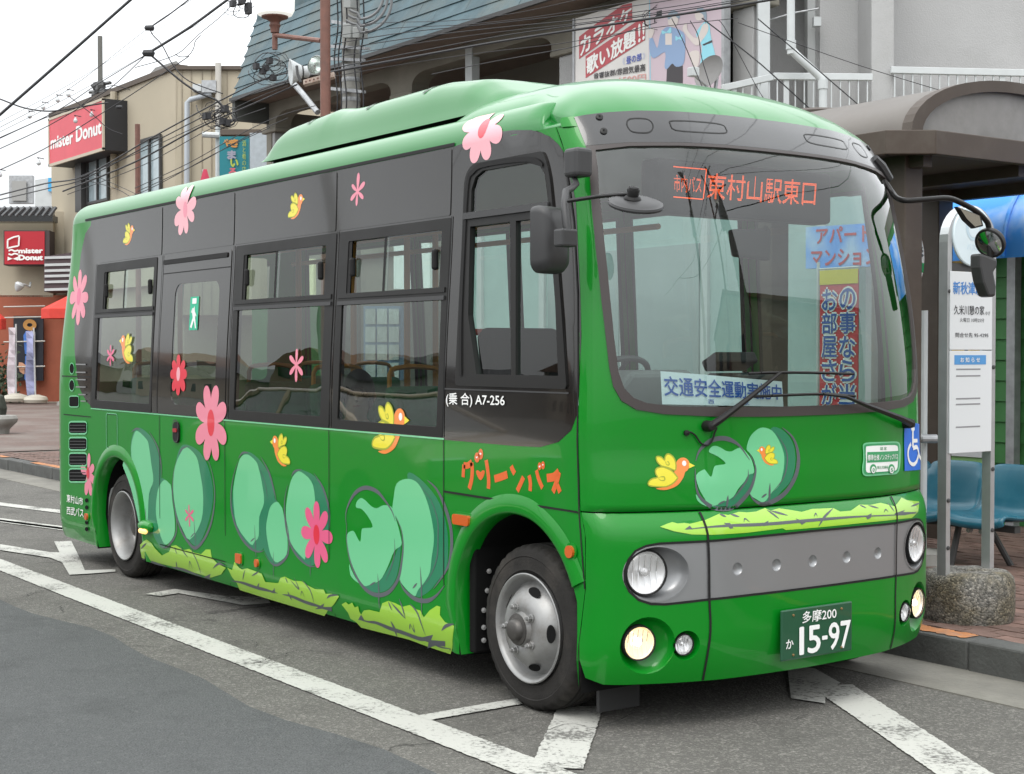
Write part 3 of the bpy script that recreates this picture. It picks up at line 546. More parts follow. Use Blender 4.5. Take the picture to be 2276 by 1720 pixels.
gb = MB().slab([Yp(6.55)(*p) for p in rect(560, 680, 720, 930)], .05).build('green_shutter', mat('shutter_green', (.02, .19, .045), .55, noise=.2, nscale=2)); tag(gb, 'deep green shutter panel on the shop, seen through the side windows', 'shutter')
# ---- bus shelter
sh = thing('bus_shelter', (-1.2, 4.3, .15), 'dark brown bus shelter with arched grey roof panel beside the bus', 'bus shelter')
M_shb = mat('shelter_brown', (.055, .038, .027), .55, noise=.12, nscale=4, dirt=((.09, .08, .065), .6), dscale=2); M_shr = mat('shelter_roof', (.115, .101, .088), .5, noise=.15, nscale=2, dirt=((.14, .13, .12), .6), dscale=1.6)
SA, SB = A3([-.92, 3.43]), A3([-.74, 3.68]); plan = [(-2.45, 3.43), tuple(SA), tuple(SB), (-.74, 5.82), (-2.45, 5.82)]; zl, zh = 2.80, 2.95
for a, b in ((plan[0], plan[1]), (plan[1], plan[2]), (plan[2], plan[3]), (plan[4], plan[0])):
    a, b = A3(a), A3(b); d = (b-a)/np.linalg.norm(b-a); nn = A3([d[1], -d[0]]); MB().obox((*a, zl), (*(b-a), 0), (*(-nn*.06), 0), (0, 0, zh-zl)).build('fascia', M_shb, sh, bevel=.006)
MB().prism([(x*.985-.02, 4.62+(y-4.62)*.96, zl+.02) for x, y in plan], (0, 0, .05)).build('ceiling', mat('shelter_under', (.05, .042, .036), .7), sh)
for y in (3.75, 4.7, 5.65): B(-2.4, -.86, y-.04, y+.04, zl-.06, zl+.039).build('beam', M_shb, sh)
yc_, hw, zr = 4.62, 1.05, .395
ar = [(yc_-hw*math.cos(t), zh-.01+zr*math.sin(t)) for t in np.linspace(0, math.pi, 25)]
V = [(x, y, z) for x in (-2.35, -.86) for y, z in ar]; n = len(ar); MB().add(V, [(j, j+1, n+j+1, n+j) for j in range(n-1)]).build('barrel_roof', M_shr, sh, smooth=True)
MB().prism([(-.90, y, z) for y, z in [(yc_-(hw-.09)*math.cos(t), zh-.01+(zr-.055)*math.sin(t)) for t in np.linspace(0, math.pi, 25)]], (.02, 0, 0)).build('gable_panel', mat('gable_panel', (.21, .20, .19), .45, noise=.2, nscale=5, dirt=((.15, .14, .13), .8), dscale=3), sh)
rb = MB()
P_ = [A3([-.885, yc_-(hw+.0)*math.cos(t), zh-.01+zr*math.sin(t)]) for t in np.linspace(0, math.pi, 25)]; Q_ = [A3([-.885, yc_-(hw-.10)*math.cos(t), zh-.01+(zr-.06)*math.sin(t)]) for t in np.linspace(0, math.pi, 25)]
V = []; F = []
for p, q in zip(P_, Q_): V += [p+[.05, 0, .012], q+[.05, 0, 0], q+[-.03, 0, 0], p+[-.03, 0, .012]]
for j in range(24):
    for a in range(4): F.append((4*j+a, 4*j+(a+1) % 4, 4*j+4+(a+1) % 4, 4*j+4+a))
MB().add(V, F).build('gable_rim', M_shb, sh); 
MB().tube([(-2.35, y, z+.01) for y, z in ar], .03, 6).build('roof_edge_rim', M_shb, sh)
for x, y in ((-1.06, 3.76), (-2.25, 3.78), (-1.0, 5.55), (-2.25, 5.55)): B(x-.085, x+.085, y-.085, y+.085, .15, zl+.039).build('post', M_shb, sh, bevel=.008)
# ---- bus stop sign
bs = thing('bus_stop_sign', (.2, 2.79, .15), 'bus stop sign with white boards on arched aluminium posts in a round stone base', 'bus stop')
xs_ = .20; y0s, y1s = 2.611, 2.977; rr_ = (y1s-y0s)/2; ztop = 2.16
pts = [(xs_, y0s, .30), (xs_, y0s, ztop)]+[(xs_, (y0s+y1s)/2-rr_*math.cos(t), ztop+rr_*1.0*math.sin(t)) for t in np.linspace(0, math.pi, 17)[1:-1]]+[(xs_, y1s, ztop), (xs_, y1s, .30)]
def channel(pts, w, d):
    V = []; F = []; P = [A3(p, float) for p in pts]; m = len(P)
    for i in range(m):
        t = P[min(i+1, m-1)]-P[max(i-1, 0)]; t /= np.linalg.norm(t); nn = A3([0, -t[2], t[1]]); V += [P[i]+nn*w+[d, 0, 0], P[i]-nn*w+[d, 0, 0], P[i]-nn*w-[d, 0, 0], P[i]+nn*w-[d, 0, 0]]
    for i in range(m-1):
        for a in range(4): F.append((4*i+a, 4*i+(a+1) % 4, 4*i+4+(a+1) % 4, 4*i+4+a))
    return MB().add(V, F)
po = channel(pts, .017, .028).build('post_frame', M_alu, bs)
for y, z in ((y0s, .55), (y0s, .80), (y1s, .62), (y1s, .95), (y0s, 1.9), (y1s, 1.5)): MB().lathe([(.012, 0), (.011, .006), (.0005, .008)], (xs_+.028, y, z), (1, 0, 0), 10).build('bolt', M_frm, po)
dd = (xs_+.035, (y0s+y1s)/2-.005, 2.195)
disc = MB().lathe([(.158, -.012), (.160, .0), (.154, .004), (.0005, .004)], dd, (1, 0, 0), 48).build('route_disc', mat('disc_white', (.66, .76, .80), .35, noise=.12, nscale=3), bs)
M_faint = mat('disc_faint', (.52, .66, .74), .4); u_ = lambda y, z: (dd[0]+.0055, dd[1]+y, dd[2]+z)
poly3([u_(.062*math.cos(t), .05+.075*math.sin(t)) for t in np.linspace(0, 2*math.pi, 25)[:-1]], 'disc_mark', M_faint, disc); poly3([u_(.045*math.cos(t), .05+.057*math.sin(t)) for t in np.linspace(0, 2*math.pi, 25)[:-1]], 'disc_mark', MATS['disc_white'], disc, .001)
text_quad('バス停', [u_(-.055, -.075), u_(.055, -.075), u_(.055, -.04), u_(-.055, -.04)], 'disc_text', M_faint, disc, .001)
B(xs_+.010, xs_+.020, y0s+.017, y1s-.017, 2.008, 2.05).build('dark_backing', M_frm, bs)
M_bd_ = mat('board_face', (.66, .68, .69), .45)
yb0, yb1 = 2.608, 2.955
def brd(z0, z1, nm): return B(xs_+.029, xs_+.036, yb0, yb1, z0, z1).build(nm, M_bd_, bs, bevel=.002)
b1_ = brd(1.593, 2.005, 'stop_board'); b2__ = brd(1.048, 1.588, 'notice_board')
def bt_(s, u0, u1, v0, v1, m, par, z0, z1, b=.02):      # u across, v up, in fractions of the board
    q = lambda u, v: (xs_+.0362, yb0+(yb1-yb0)*u, z0+(z1-z0)*v); text_quad(s, [q(u0, v0), q(u1, v0), q(u1, v1), q(u0, v1)], 'board_text', m, par, .0012, b)
M_tb = mat('text_blue', (.06, .22, .55), .5); M_tk = mat('text_black', (.05, .05, .055), .5)
bt_('新秋津駅前', .06, .93, .71, .87, M_tb, b1_, 1.593, 2.005, .04); bt_('久米川憩の家', .08, .80, .45, .57, M_tk, b1_, 1.593, 2.005, .02); bt_('ゆき', .83, .94, .45, .50, M_tk, b1_, 1.593, 2.005, 0); bt_('火曜日 10時25分', .22, .80, .355, .41, M_tk, b1_, 1.593, 2.005, 0); bt_('問合せ先 95-4295', .12, .90, .16, .22, M_tk, b1_, 1.593, 2.005, .01)
B(xs_+.0361, xs_+.0372, yb0+.035, yb0+.295, 1.515, 1.565).build('blue_strip', mat('strip_blue', (.08, .28, .58), .5), b2__)
bt_('お知らせ', .28, .70, .885, .935, M_wht, b2__, 1.048, 1.588, .02) if False else text_quad('お 知 ら せ', [(xs_+.0375, 2.69, 1.527), (xs_+.0375, 2.85, 1.527), (xs_+.0375, 2.85, 1.553), (xs_+.0375, 2.69, 1.553)], 'board_text', M_wht, b2__, .0012, .03)
M_ln = mat('text_grey', (.25, .25, .26), .5)
for z in (1.49, 1.455, 1.335, 1.305, 1.185): B(xs_+.0361, xs_+.0368, yb0+.05, yb0+.25, z-.004, z+.004).build('text_line', M_ln, b2__)
M_agg = bpy.data.materials.new('exposed_aggregate'); M_agg.use_nodes = True; n_, l_ = nodes(M_agg); bb_ = n_['Principled BSDF']; bb_.inputs['Roughness'].default_value = .9; t_ = n_.new('ShaderNodeTexCoord'); v_ = n_.new('ShaderNodeTexVoronoi'); v_.inputs['Scale'].default_value = 95; l_.new(t_.outputs['Object'], v_.inputs['Vector'])
r_ = n_.new('ShaderNodeValToRGB'); r_.color_ramp.elements[0].color = (.05, .049, .044, 1); r_.color_ramp.elements[1].color = (.36, .34, .30, 1); e_ = r_.color_ramp.elements.new(.55); e_.color = (.155, .15, .135, 1); l_.new(v_.outputs['Color'], r_.inputs[0])
x_ = n_.new('ShaderNodeTexNoise'); x_.inputs['Scale'].default_value = 6; x_.inputs['Detail'].default_value = 6; l_.new(t_.outputs['Object'], x_.inputs['Vector']); mx_ = n_.new('ShaderNodeMix'); mx_.data_type = 'RGBA'; mx_.blend_type = 'MULTIPLY'; mx_.inputs[7].default_value = (.68, .62, .48, 1); rr2 = n_.new('ShaderNodeMapRange'); rr2.inputs[1].default_value = .42; rr2.inputs[2].default_value = .62; l_.new(x_.outputs['Fac'], rr2.inputs[0]); l_.new(rr2.outputs[0], mx_.inputs[0]); l_.new(r_.outputs[0], mx_.inputs[6]); l_.new(mx_.outputs[2], bb_.inputs['Base Color'])
bp_ = n_.new('ShaderNodeBump'); bp_.inputs['Strength'].default_value = 1; bp_.inputs['Distance'].default_value = .005; l_.new(v_.outputs['Distance'], bp_.inputs['Height']); bp_.invert = True; l_.new(bp_.outputs[0], bb_.inputs['Normal'])
px0 = A3([.20, 2.815]) ; V = []; F = []; nn_ = 64; pr_f = [(.0, .262), (.17, .266), (.215, .258), (.235, .235), (.242, .19), (.242, .06), (.235, .015), (.225, -.01)]
for r, h in pr_f:
    for j in range(nn_): t = 2*math.pi*j/nn_; k = 1+.012*math.sin(5*t+1)+.01*math.sin(11*t); V.append((px0[0]-.0+max(r, .0005)*k*math.cos(t)*1.0, px0[1]+max(r, .0005)*k*math.sin(t), .15+h+.003*math.sin(7*t)))
F = [(i*nn_+j, i*nn_+(j+1) % nn_, (i+1)*nn_+(j+1) % nn_, (i+1)*nn_+j) for i in range(len(pr_f)-1) for j in range(nn_)]
MB().add(V, [f[::-1] for f in F]).build('stone_base', M_agg, bs, smooth=True, angle=60)
# round stop sign of another line, behind
rs = thing('round_stop_sign', tuple(dep(2052, 1000, 10.2)*[1, 1, 0]+A3([0, 0, .15])), 'round white stop sign with green band on a thin white pole behind the shelter post', 'sign')
dc = dep(2030, 572, 10.2); dn = A3([.944, .33, 0]); RD = A3([-.33, .944, 0]); UD = A3([0, 0, 1.]); MB().lathe([(.195, -.015), (.205, .0), (.198, .006)], dc, dn, 40).build('rim', mat('rim_redbrown', (.20, .06, .04), .4), rs); ds_ = MB().lathe([(.196, .004), (.0005, .004)], dc, dn, 40).build('disc', M_wht, rs)
def dv(u, v, o=.006): return dc+RD*u+UD*v+dn*o
poly3([dv(-.18, -.095), dv(.172, -.095), dv(.19, -.03), dv(-.19, -.03)], 'green_band', mat('band_green', (.03, .30, .10), .5), ds_)
for i, ch in ((7, 'Y'), (8, 'A'), (9, 'M'), (10, 'A')):
    t = math.radians(150-i*14.2); c_ = A3([math.cos(t), math.sin(t)]); e_ = A3([math.sin(t), -math.cos(t)]); q = lambda a, b: dv(*(c_*(.125+b)+e_*a)); text_quad(ch, [q(-.016, 0), q(.016, 0), q(.016, .045), q(-.016, .045)], 'disc_text', M_tk, ds_, .002, .03)
c0 = dep(2055, 690, 10.25); MB().tube([(c0[0], c0[1], .15), (c0[0], c0[1], c0[2])], .024, 10).build('pole', M_wp, rs); c1 = dep(2062, 975, 10.2); MB().lathe([(.02, -.05), (.03, -.04), (.03, .06), (.02, .07)], c1, RT, 14, True).build('clamp', M_steel, rs); MB().lathe([(.2, 0), (.19, .08), (.03, .1)], (c0[0], c0[1], .15), (0, 0, 1), 20).build('base', M_conc, rs)
# ---- bench
be = thing('bench', (-1.1, 4.57, .15), 'row of moulded blue plastic seats on steel legs behind the bus stop sign', 'bench')
M_bl = mat('seat_blue', (.014, .105, .155), .35, noise=.15, nscale=4, rvar=.08, dirt=((.05, .14, .18), .5), dscale=4)
sprof = [(4.86, .802), (4.845, .808), (4.825, .800), (4.79, .70), (4.765, .60), (4.745, .54), (4.70, .500), (4.62, .485), (4.50, .492), (4.40, .505), (4.355, .500), (4.335, .475), (4.345, .45)]
sprof = cr(sprof, 3, False)
def seatshell(x0, x1):
    V = []; F = []; us = np.linspace(0, 1, 13); k = len(sprof)
    for u in us:
        e = abs(2*u-1)**6
        for i, (y, z) in enumerate(sprof): b = (1-(2*u-1)**2); sx_ = 1-.02*(i < 6)*0; V.append((x0+(x1-x0)*u, y+.022*b*(z > .52)-.0*e, z-.022*b*(z < .56)+.012*e*(z < .56)+(-.05*e*(z > .74))))
    F = [(i*k+j, (i+1)*k+j, (i+1)*k+j+1, i*k+j+1) for i in range(12) for j in range(k-1)]
    o = MB().add(V, F).build('seat', M_bl, be, smooth=True, angle=70); s = o.modifiers.new('t', 'SOLIDIFY'); s.thickness = .022; s.offset = 0; return o
for i in range(5): seatshell(-.72-.50*i-.497, -.72-.50*i)
B(-3.2, -.75, 4.50, 4.56, .40, .44).build('support_rail', M_frm, be)
for x in (-1.18, -2.85):
    MB().tube([(x, 4.40, .15), (x+.02, 4.46, .43)], .022, 8).build('leg', M_frm, be); MB().tube([(x+.24, 4.72, .15), (x+.16, 4.58, .43)], .022, 8).build('leg', M_frm, be)
for x in (-1.05, -.95, -1.6, -2.1): MB().lathe([(.018, 0), (.018, .03)], (x, 4.44, .40), (0, -1, 0), 10, True).build('fixing', M_steel, be)
# ================================================================== BUS
M_green = mat('bus_green', (.0008, .192, .010), .34, coat=.48, spec=.2, rvar=.03, dirt=((.02, .14, .028), .35), dscale=1.1, bump=.035, bscale=1.3)
M_lgreen = mat('bus_roof_green', (.005, .165, .022), .30, coat=.45, spec=.3)
M_band = mat('band_black', (.012, .0105, .0095), .10, coat=.55, rvar=.03, bump=.03, bscale=1.1)
M_frame = mat('window_frame_black', (.011, .0105, .010), .42, rvar=.06, spec=.3)
M_rub = mat('rubber_black', (.012, .0115, .0115), .6, spec=.25)
M_plas = mat('plastic_grey', (.036, .036, .037), .5, bump=.05, bscale=300)
M_silver = mat('bumper_silver', (.275, .28, .285), .36, metal=.5, coat=.4, rvar=.04)
M_chrome = mat('chrome', (.8, .8, .8), .08, metal=1.0)
M_rim = mat('wheel_steel', (.30, .30, .295), .48, metal=.65, noise=.12, nscale=8, dirt=((.18, .16, .14), .7), dscale=7)
M_dark = mat('underbody', (.010, .010, .010), .9, spec=.08)
M_gl = glass('bus_glass', (.66, .76, .73), 1.75, .012)
M_gls = glass('bus_glass_side', (.33, .40, .365), 1.9, .035)
M_lens = glass('lamp_lens', (.9, .9, .9), 1.2)
M_or = mat('lamp_orange', (.55, .10, .012), .15, coat=1)
M_white = mat('print_white', (.78, .78, .76), .45); M_gray_pr = mat('print_grey', (.085, .095, .105), .45)
M_bp = mat('print_pale_green', (.14, .52, .25), .32, coat=.8); M_bd = mat('print_deep_green', (.012, .185, .085), .32, coat=.8)
M_gs = mat('print_lime', (.30, .56, .035), .32, coat=.8)
M_yl = mat('print_yellow', (.75, .66, .03), .35, coat=.6); M_yo = mat('print_olive', (.33, .36, .03), .35); M_og = mat('print_orange', (.80, .235, .04), .35, coat=.6); M_oo = mat('print_orange_deep', (.66, .115, .02), .35, coat=.6)
M_pk = [mat('print_pink', (.74, .22, .30), .35, coat=.6), mat('print_pale_pink', (.80, .37, .42), .35, coat=.6), mat('print_rose', (.70, .10, .22), .35, coat=.6), mat('print_red', (.66, .02, .045), .35, coat=.6)]
M_rd = M_pk[3]
bus = thing('bus', (-2.7, 1.04, 0), 'small green community bus printed with bushes, birds and pink flowers, stopped at the kerb', 'bus')
# ---- body surface S(a, z): a runs along the plan outline, z is height
XJ = .47
half = [(0, 0), (.218, .003), (.436, .014), (.56, .031), (.683, .063), (.76, .087), (.834, .116), (.90, .144), (.955, .172), (1.0, .207), (1.025, .245)]
front = [(.762-c, 1.04-h) for h, c in half][::-1]+[(.762-c, 1.04+h) for h, c in half][1:]
rear_c = [(-6.05, .004), (-6.12, .02), (-6.165, .05), (-6.195, .10), (-6.215, .20), (-6.225, .5), (-6.23, 1.04)]
right = [(x, 0.0) for x in np.linspace(-5.98, .36, 40)]
corner = [(.40, .0005), (.44, .002), (.48, .006)]
o_pts = rear_c[::-1]+right+corner+front
mir = [(x, 2.08-y) for x, y in (corner[::-1]+right[::-1]+rear_c)]
o_pts = o_pts+mir
OP = np.array(cr(o_pts, 6, closed=False)); seg = np.linalg.norm(np.diff(OP, axis=0), axis=1); OA = np.concatenate([[0], np.cumsum(seg)])
i0 = np.argmin(np.abs(OP[:len(OP)//2, 0]-0.0)+np.abs(OP[:len(OP)//2, 1])); OA -= OA[i0]-OP[i0, 0]      # a == x along the right side
A_MIN, A_MAX = OA[0], OA[-1]; iF = np.argmax(OP[:, 0]+(np.abs(OP[:, 1]-1.04) < .01)); A_MID = OA[iF]
def left_a(x): return 2*A_MID-x          # parameter of the left side at the same x
def sm01(t): t = min(max(t, 0.), 1.); return t*t*(3-2*t)
ZC = 2.545
def s_front(z):
    if z < .80: s = .045*max(0, (.42-z)/.26)**2 if z < .42 else 0.
    elif z < .921: s = .052*((z-.80)/.121)**2.2
    else: s = .040+.012*sm01((z-1.0)/.2)
    if z > 1.2: s += .125*((min(z, 2.3)-1.2)/1.1)**2.3
    if z > 2.3: s += .25*(z-2.3)+1.0*(z-2.3)**2.2
    return s
def inset(z):
    s = .06*sm01((z-1.15)/1.4)
    if z < .34: s += .05*((.34-z)/.2)**2
    return s
def S(a, z, off=0.0, edge=None):
    if edge is None: edge = a < .50 or a > left_a(.50)
    x = np.interp(a, OA, OP[:, 0]); y = np.interp(a, OA, OP[:, 1]); zz = z; ex = 0.
    if z > ZC and edge:                            # over the rounded roof edge
        ph = min((z-ZC)/.16, math.pi/2); ex = .135*(1-math.cos(ph)); zz = ZC+.15*math.sin(ph)*(1-.77*sm01((x+.02)/.42))
    w = sm01((x-.02)/.45); wr = sm01((-5.75-x)/.35); 
    x -= s_front(min(zz, 2.75))*w
    x += (.16*sm01((zz-1.4)/1.2)+ex*.9)*wr
    y = 1.04+(y-1.04)*(1-(inset(zz)+ex*(1-.0*w))/1.04)
    return np.array([x, y, zz])
def SN(a, z):
    e = .004; du = S(a+e, z)-S(a-e, z); dv = S(a, z+e)-S(a, z-e); n = np.cross(du, dv); return n/(np.linalg.norm(n)+1e-12)
# (a, z) of a photograph pixel on the body surface
_ga = np.concatenate([np.linspace(A_MIN, -5.9, 12), np.linspace(-5.85, .3, 60), np.linspace(.32, left_a(.1), 70)]); _gz = np.linspace(.15, 2.75, 66)
_G = [(a, z, S(a, z), SN(a, z)) for a in _ga for z in _gz]
def proj(p):
    d = np.asarray(p)-CAM; z = d@FW; return np.array([W0/2+FPX*(d@RT)/z, H0/2-FPX*(d@UP)/z])
_Ga = np.array([[g[0], g[1]] for g in _G if np.dot(g[3], CAM-g[2]) > 0]); _Gp = np.array([proj(g[2]) for g in _G if np.dot(g[3], CAM-g[2]) > 0])
def inv(px, py):
    i = np.argmin((_Gp[:, 0]-px)**2+(_Gp[:, 1]-py)**2); q = _Ga[i].copy(); t = np.array([px, py])
    for _ in range(7):
        e = 1e-4; p = proj(S(*q)); J = np.stack([(proj(S(q[0]+e, q[1]))-p)/e, (proj(S(q[0], q[1]+e))-p)/e], 1)
        try: dq = np.linalg.solve(J, t-p)
        except Exception: break
        q += np.clip(dq, -.15, .15)
    return q if np.linalg.norm(proj(S(*q))-t) < 3 else _Ga[i]
def I(pts): return [tuple(inv(x, y)) for x, y in pts]
def skin(name, outer, m, parent, holes=(), step=.07, off=0., label=None, normals=True, f=S, solid=0.):
    P, T = region(outer, holes, step)
    V = []; NN = []
    for a, z in P:
        n = SN(a, z); V.append(tuple(S(a, z)+n*off)); NN.append(tuple(n))
    nrm = np.array(NN); F = []
    for t in T:
        p = [np.array(V[i]) for i in t]; n = np.cross(p[1]-p[0], p[2]-p[0])
        F.append(tuple(int(i) for i in (t if np.dot(n, nrm[t[0]]) > 0 else t[::-1])))
    nf = len(F); sm = [True]*nf; NN = list(NN)
    if solid:
        cnt = {}
        for f in F:
            for q in range(3): e = (f[q], f[(q+1) % 3]); cnt[tuple(sorted(e))] = None if tuple(sorted(e)) in cnt else e
        for e in [e for e in cnt.values() if e]:
            p, q = np.array(V[e[0]]), np.array(V[e[1]]); k = len(V); n0, n1 = np.array(NN[e[0]]), np.array(NN[e[1]])
            fn = np.cross(q-p, n0); fn /= np.linalg.norm(fn)+1e-12
            V += [tuple(p), tuple(q), tuple(q-n1*solid), tuple(p-n0*solid)]; NN += [tuple(fn)]*4; F.append((k+1, k, k+3, k+2))
    me = bpy.data.meshes.new(name); me.from_pydata(V, [], F)
    me.polygons.foreach_set('use_smooth', [True]*len(F))
    if normals: me.normals_split_custom_set_from_vertices(NN)
    return link(name, me, m, parent, label)
def stroke(pts, w, taper=True, n=6, closed=False):      # brush stroke outline in (a, z), w in metres
    P = np.array(cr(pts, n, closed=closed)); m = len(P); L = []; R = []
    for i in range(m):
        d = P[min(i+1, m-1)]-P[max(i-1, 0)]; d /= np.linalg.norm(d)+1e-12; q = np.array([-d[1], d[0]])
        k = w/2*(min(1, .12+2.6*min(i, m-1-i)/m) if taper else 1); L.append(P[i]+q*k); R.append(P[i]-q*k)
    return [tuple(p) for p in L+R[::-1]]
def LAY(l): return .0010+.0003*l if l < 9 else .0056+.0002*(l-9) if l < 30 else .0212+.0004*(l-38)
def decal(name, outer, m, lay=1, parent=None, label=None, step=.05): return skin(name, outer, m, parent or bus, step=step, off=LAY(lay), label=label)
# ---- green side, with the black band and the wheel arches cut out
K = Z(950, 850, 2.23); KR = Z(0, 800, 3.687)
archF = [(-.505, .155), (-.505, .40), (-.49, .52), (-.44, .64), (-.36, .745), (-.25, .82), (-.12, .862), (.0, .87), (.12, .85), (.23, .795), (.32, .715), (.385, .62), (.42, .54), (.425, .155)]
archR = [(-5.30, .155), (-5.30, .40), (-5.27, .56), (-5.20, .69), (-5.09, .785), (-4.95, .838), (-4.82, .845), (-4.69, .82), (-4.57, .75), (-4.475, .64), (-4.42, .52), (-4.40, .40), (-4.395, .155)]
archF = archF[:1]+cr(archF[1:-1], 4, False)+archF[-1:]; archR = archR[:1]+cr(archR[1:-1], 4, False)+archR[-1:]
Lz = Z(0, 400, 3.687); Mz = Z(500, 400, 3.687); Dz = Z(1000, 300, 3.687); Fz = Z(1300, 300, 2.56)
band_front = I(Z(1100, 0, 3.687)([(0, 1085), (150, 1066), (300, 1065), (380, 1085), (450, 1117), (520, 1180), (560, 1235)]))
pil = I(Dz([(1000, 380), (1035, 560), (1055, 1000), (1078, 1640)]))
low = I(K([(752, 60), (745, 150), (715, 235), (650, 295), (560, 320), (440, 315)]))
bandline_top = 2.548
band = [(-5.30, 1.172)]+[(-.60, 1.172)]+[(-.60, low[-1][1])]+low[::-1]+pil[::-1]+band_front[::-1]
band = band+[(-.62, bandline_top), (-5.50, bandline_top)]+I(Lz([(745, 370), (700, 440), (665, 600), (630, 900), (612, 1200), (612, 1395)]))+I(KR([(625, 60), (640, 190), (670, 270), (712, 345)]))
skirt_rear = -6.0
AJ = XJ
side_outer = [(A_MIN, .17), (-5.9, .17), (-5.30, .165)]+archR[1:-1]+[(-4.395, .165), (-.505, .165)]+archF[1:-1]+[(.425, .165), (.43, .36)]+[(.47, .60), (AJ, ZC), (A_MIN, ZC)]
M_gr2 = M_green
_ry = float(np.interp(.25, OP[:len(OP)//3, 1][::-1], OA[:len(OP)//3][::-1])); RWIN = rrect(A_MIN+.01, _ry, 1.35, 2.36, .06)
skin('side_panel', side_outer, M_green, bus, holes=[band, RWIN], step=.11)
# ---- roof edge and roof
ua = np.concatenate([np.linspace(A_MIN, -5.9, 16), np.linspace(-5.8, .2, 50), np.linspace(.24, .62, 14)]); vt = ZC+.16*np.linspace(0, math.pi/2, 10)
grid(lambda a, t: S(a, t, 0, True), ua, vt, 'roof_edge', M_lgreen, bus)
grid(lambda a, t: S(left_a(a), t, 0, True), ua, vt, 'roof_edge', M_lgreen, bus, flip=True)
def roofz(x, y): return 2.69+.05*(1-((y-1.04)/.86)**2)
grid(lambda x, y: (x, y, roofz(x, y) if .2 < y < 1.88 else 2.69), np.linspace(-5.86, .1, 24), np.linspace(.19, 1.89, 14), 'roof', M_lgreen, bus)
gut = [(-5.62, bandline_top+.002), (-.60, bandline_top+.002), (-.60, bandline_top+.020), (-5.62, bandline_top+.020)]
skin('drip_rail', gut, M_rub, bus, step=.3, off=.004)
# ---- left side and rear, plain green with big dark windows
LW = [(-5.92, -4.2), (-4.1, -2.95), (-2.85, -1.78), (-1.68, -.72)]
def lrect(x0, x1, z0, z1): return [(left_a(x1), z0), (left_a(x0), z0), (left_a(x0), z1), (left_a(x1), z1)]
aA = [(left_a(x), z) for x, z in archF][::-1]; aB = [(left_a(x), z) for x, z in archR][::-1]
ldoor = lrect(-.52+.06, .36, .62, 2.42)
lo = [(left_a(AJ), .60), (left_a(.43), .36), (left_a(.425), .165)]+aA[1:-1]+[(left_a(-.505), .165), (left_a(-4.395), .165)]+aB[1:-1]+[(left_a(-5.30), .165), (A_MAX, .17), (A_MAX, ZC), (left_a(AJ), ZC)]
lholes = [lrect(a, b, 1.22, 2.40) for a, b in LW]
LD = lrect(-.62, .30, .92, 2.40); lholes.append(LD)
RWL = [(2*A_MID-a, z) for a, z in RWIN]
skin('side_panel', lo, M_green, bus, holes=lholes+[RWL], step=.16)
for q in (RWIN, RWL): skin('rear_window', q, M_gl, bus, step=.4)
for h in lholes: skin('window_pane', h, M_gl, bus, step=.5)
for (a, b), zz in [(w_, (1.22, 2.40)) for w_ in LW]+[((-.62, .30), (.92, 2.40))]:
    skin('window_frame', lrect(a-.05, b+.05, zz[0]-.05, zz[1]+.05), M_frame, bus, holes=[lrect(a+.02, b-.02, zz[0]+.02, zz[1]-.02)], step=.4, off=.006, solid=.02)
# ---- side windows
def side_win(name, x0, x1, zt, zb, up, lowr, split, latch=True):
    fr = skin(name, rrect(x0, x1, zb, zt, .015), M_frame, bus, holes=[rrect(*up, .012), rrect(*lowr, .012)], step=.3, off=.0045, solid=.03)
    ux0, ux1, uz0, uz1 = up; xm = ux0+(ux1-ux0)*split
    skin('sliding_pane', rrect(ux0, xm+.02, uz0, uz1, .005), M_gls2, fr, step=.4, off=-.012)
    skin('sliding_pane', rrect(xm, ux1, uz0, uz1, .005), M_gls2, fr, step=.4, off=.0)
    skin('fixed_pane', rrect(*lowr, .01), M_gls, fr, step=.4, off=-.002)
    skin('pane_edge', [(xm-.012, uz0), (xm+.012, uz0), (xm+.012, uz1), (xm-.012, uz1)], M_rub, fr, step=.3, off=.002)
    skin('pane_edge', [(ux0, uz0), (ux0+.035, uz0), (ux0+.035, uz1), (ux0, uz1)], M_rub, fr, step=.3, off=.001)
    for lx in ((ux0+.055, ux1-.05) if latch else ()):
        p = S(lx, uz0+(uz1-uz0)*.5); MB().box(p[0]-.016, p[0]+.016, p[1]-.02, p[1]+.01, p[2]-.05, p[2]+.05).build('latch', M_rub, fr, bevel=.012)
    zr = (uz0+lowr[3])/2
    skin('rail', [(x0+.02, zr-.030), (x1-.02, zr-.030), (x1-.02, zr-.010), (x0+.02, zr-.010)], M_plas, fr, step=.3, off=.012, solid=.008)
    skin('rail', [(x0+.02, zr+.006), (x1-.02, zr+.006), (x1-.02, zr+.03), (x0+.02, zr+.03)], M_frame, fr, step=.3, off=.010, solid=.006)
    return fr
M_gls2 = glass('bus_glass_upper', (.74, .84, .80), 1.5, .03)
wins = [(-5.35, -4.21, (-5.19, -4.26, 1.885, 2.155), (-5.27, -4.245, 1.235, 1.83), .43), (-2.985, -1.735, (-2.87, -1.845, 1.885, 2.157), (-2.92, -1.83, 1.235, 1.834), .42), (-1.70, -.615, (-1.60, -.69, 1.885, 2.162), (-1.64, -.665, 1.225, 1.83), .42)]
for x0, x1, up, lw, sp in wins: side_win('side_window', x0, x1, 2.215, 1.178, up, lw, sp)
drv_o = [(-.505, 1.425), (-.505, 2.36), (-.46, 2.425), (-.38, 2.452), (.02, 2.44), (.20, 2.405), (.275, 2.33), (.325, 2.0), (.385, 1.43)]
drv_o = rrect(-.505, .40, 1.425, 2.45, [.02, .02, .16, .10], 6)
drv_o = [(x if x < .1 else x-.12*sm01((z-1.5)/.9), z) for x, z in drv_o]
em = rrect(-4.095, -3.03, 1.178, 2.19, .01)
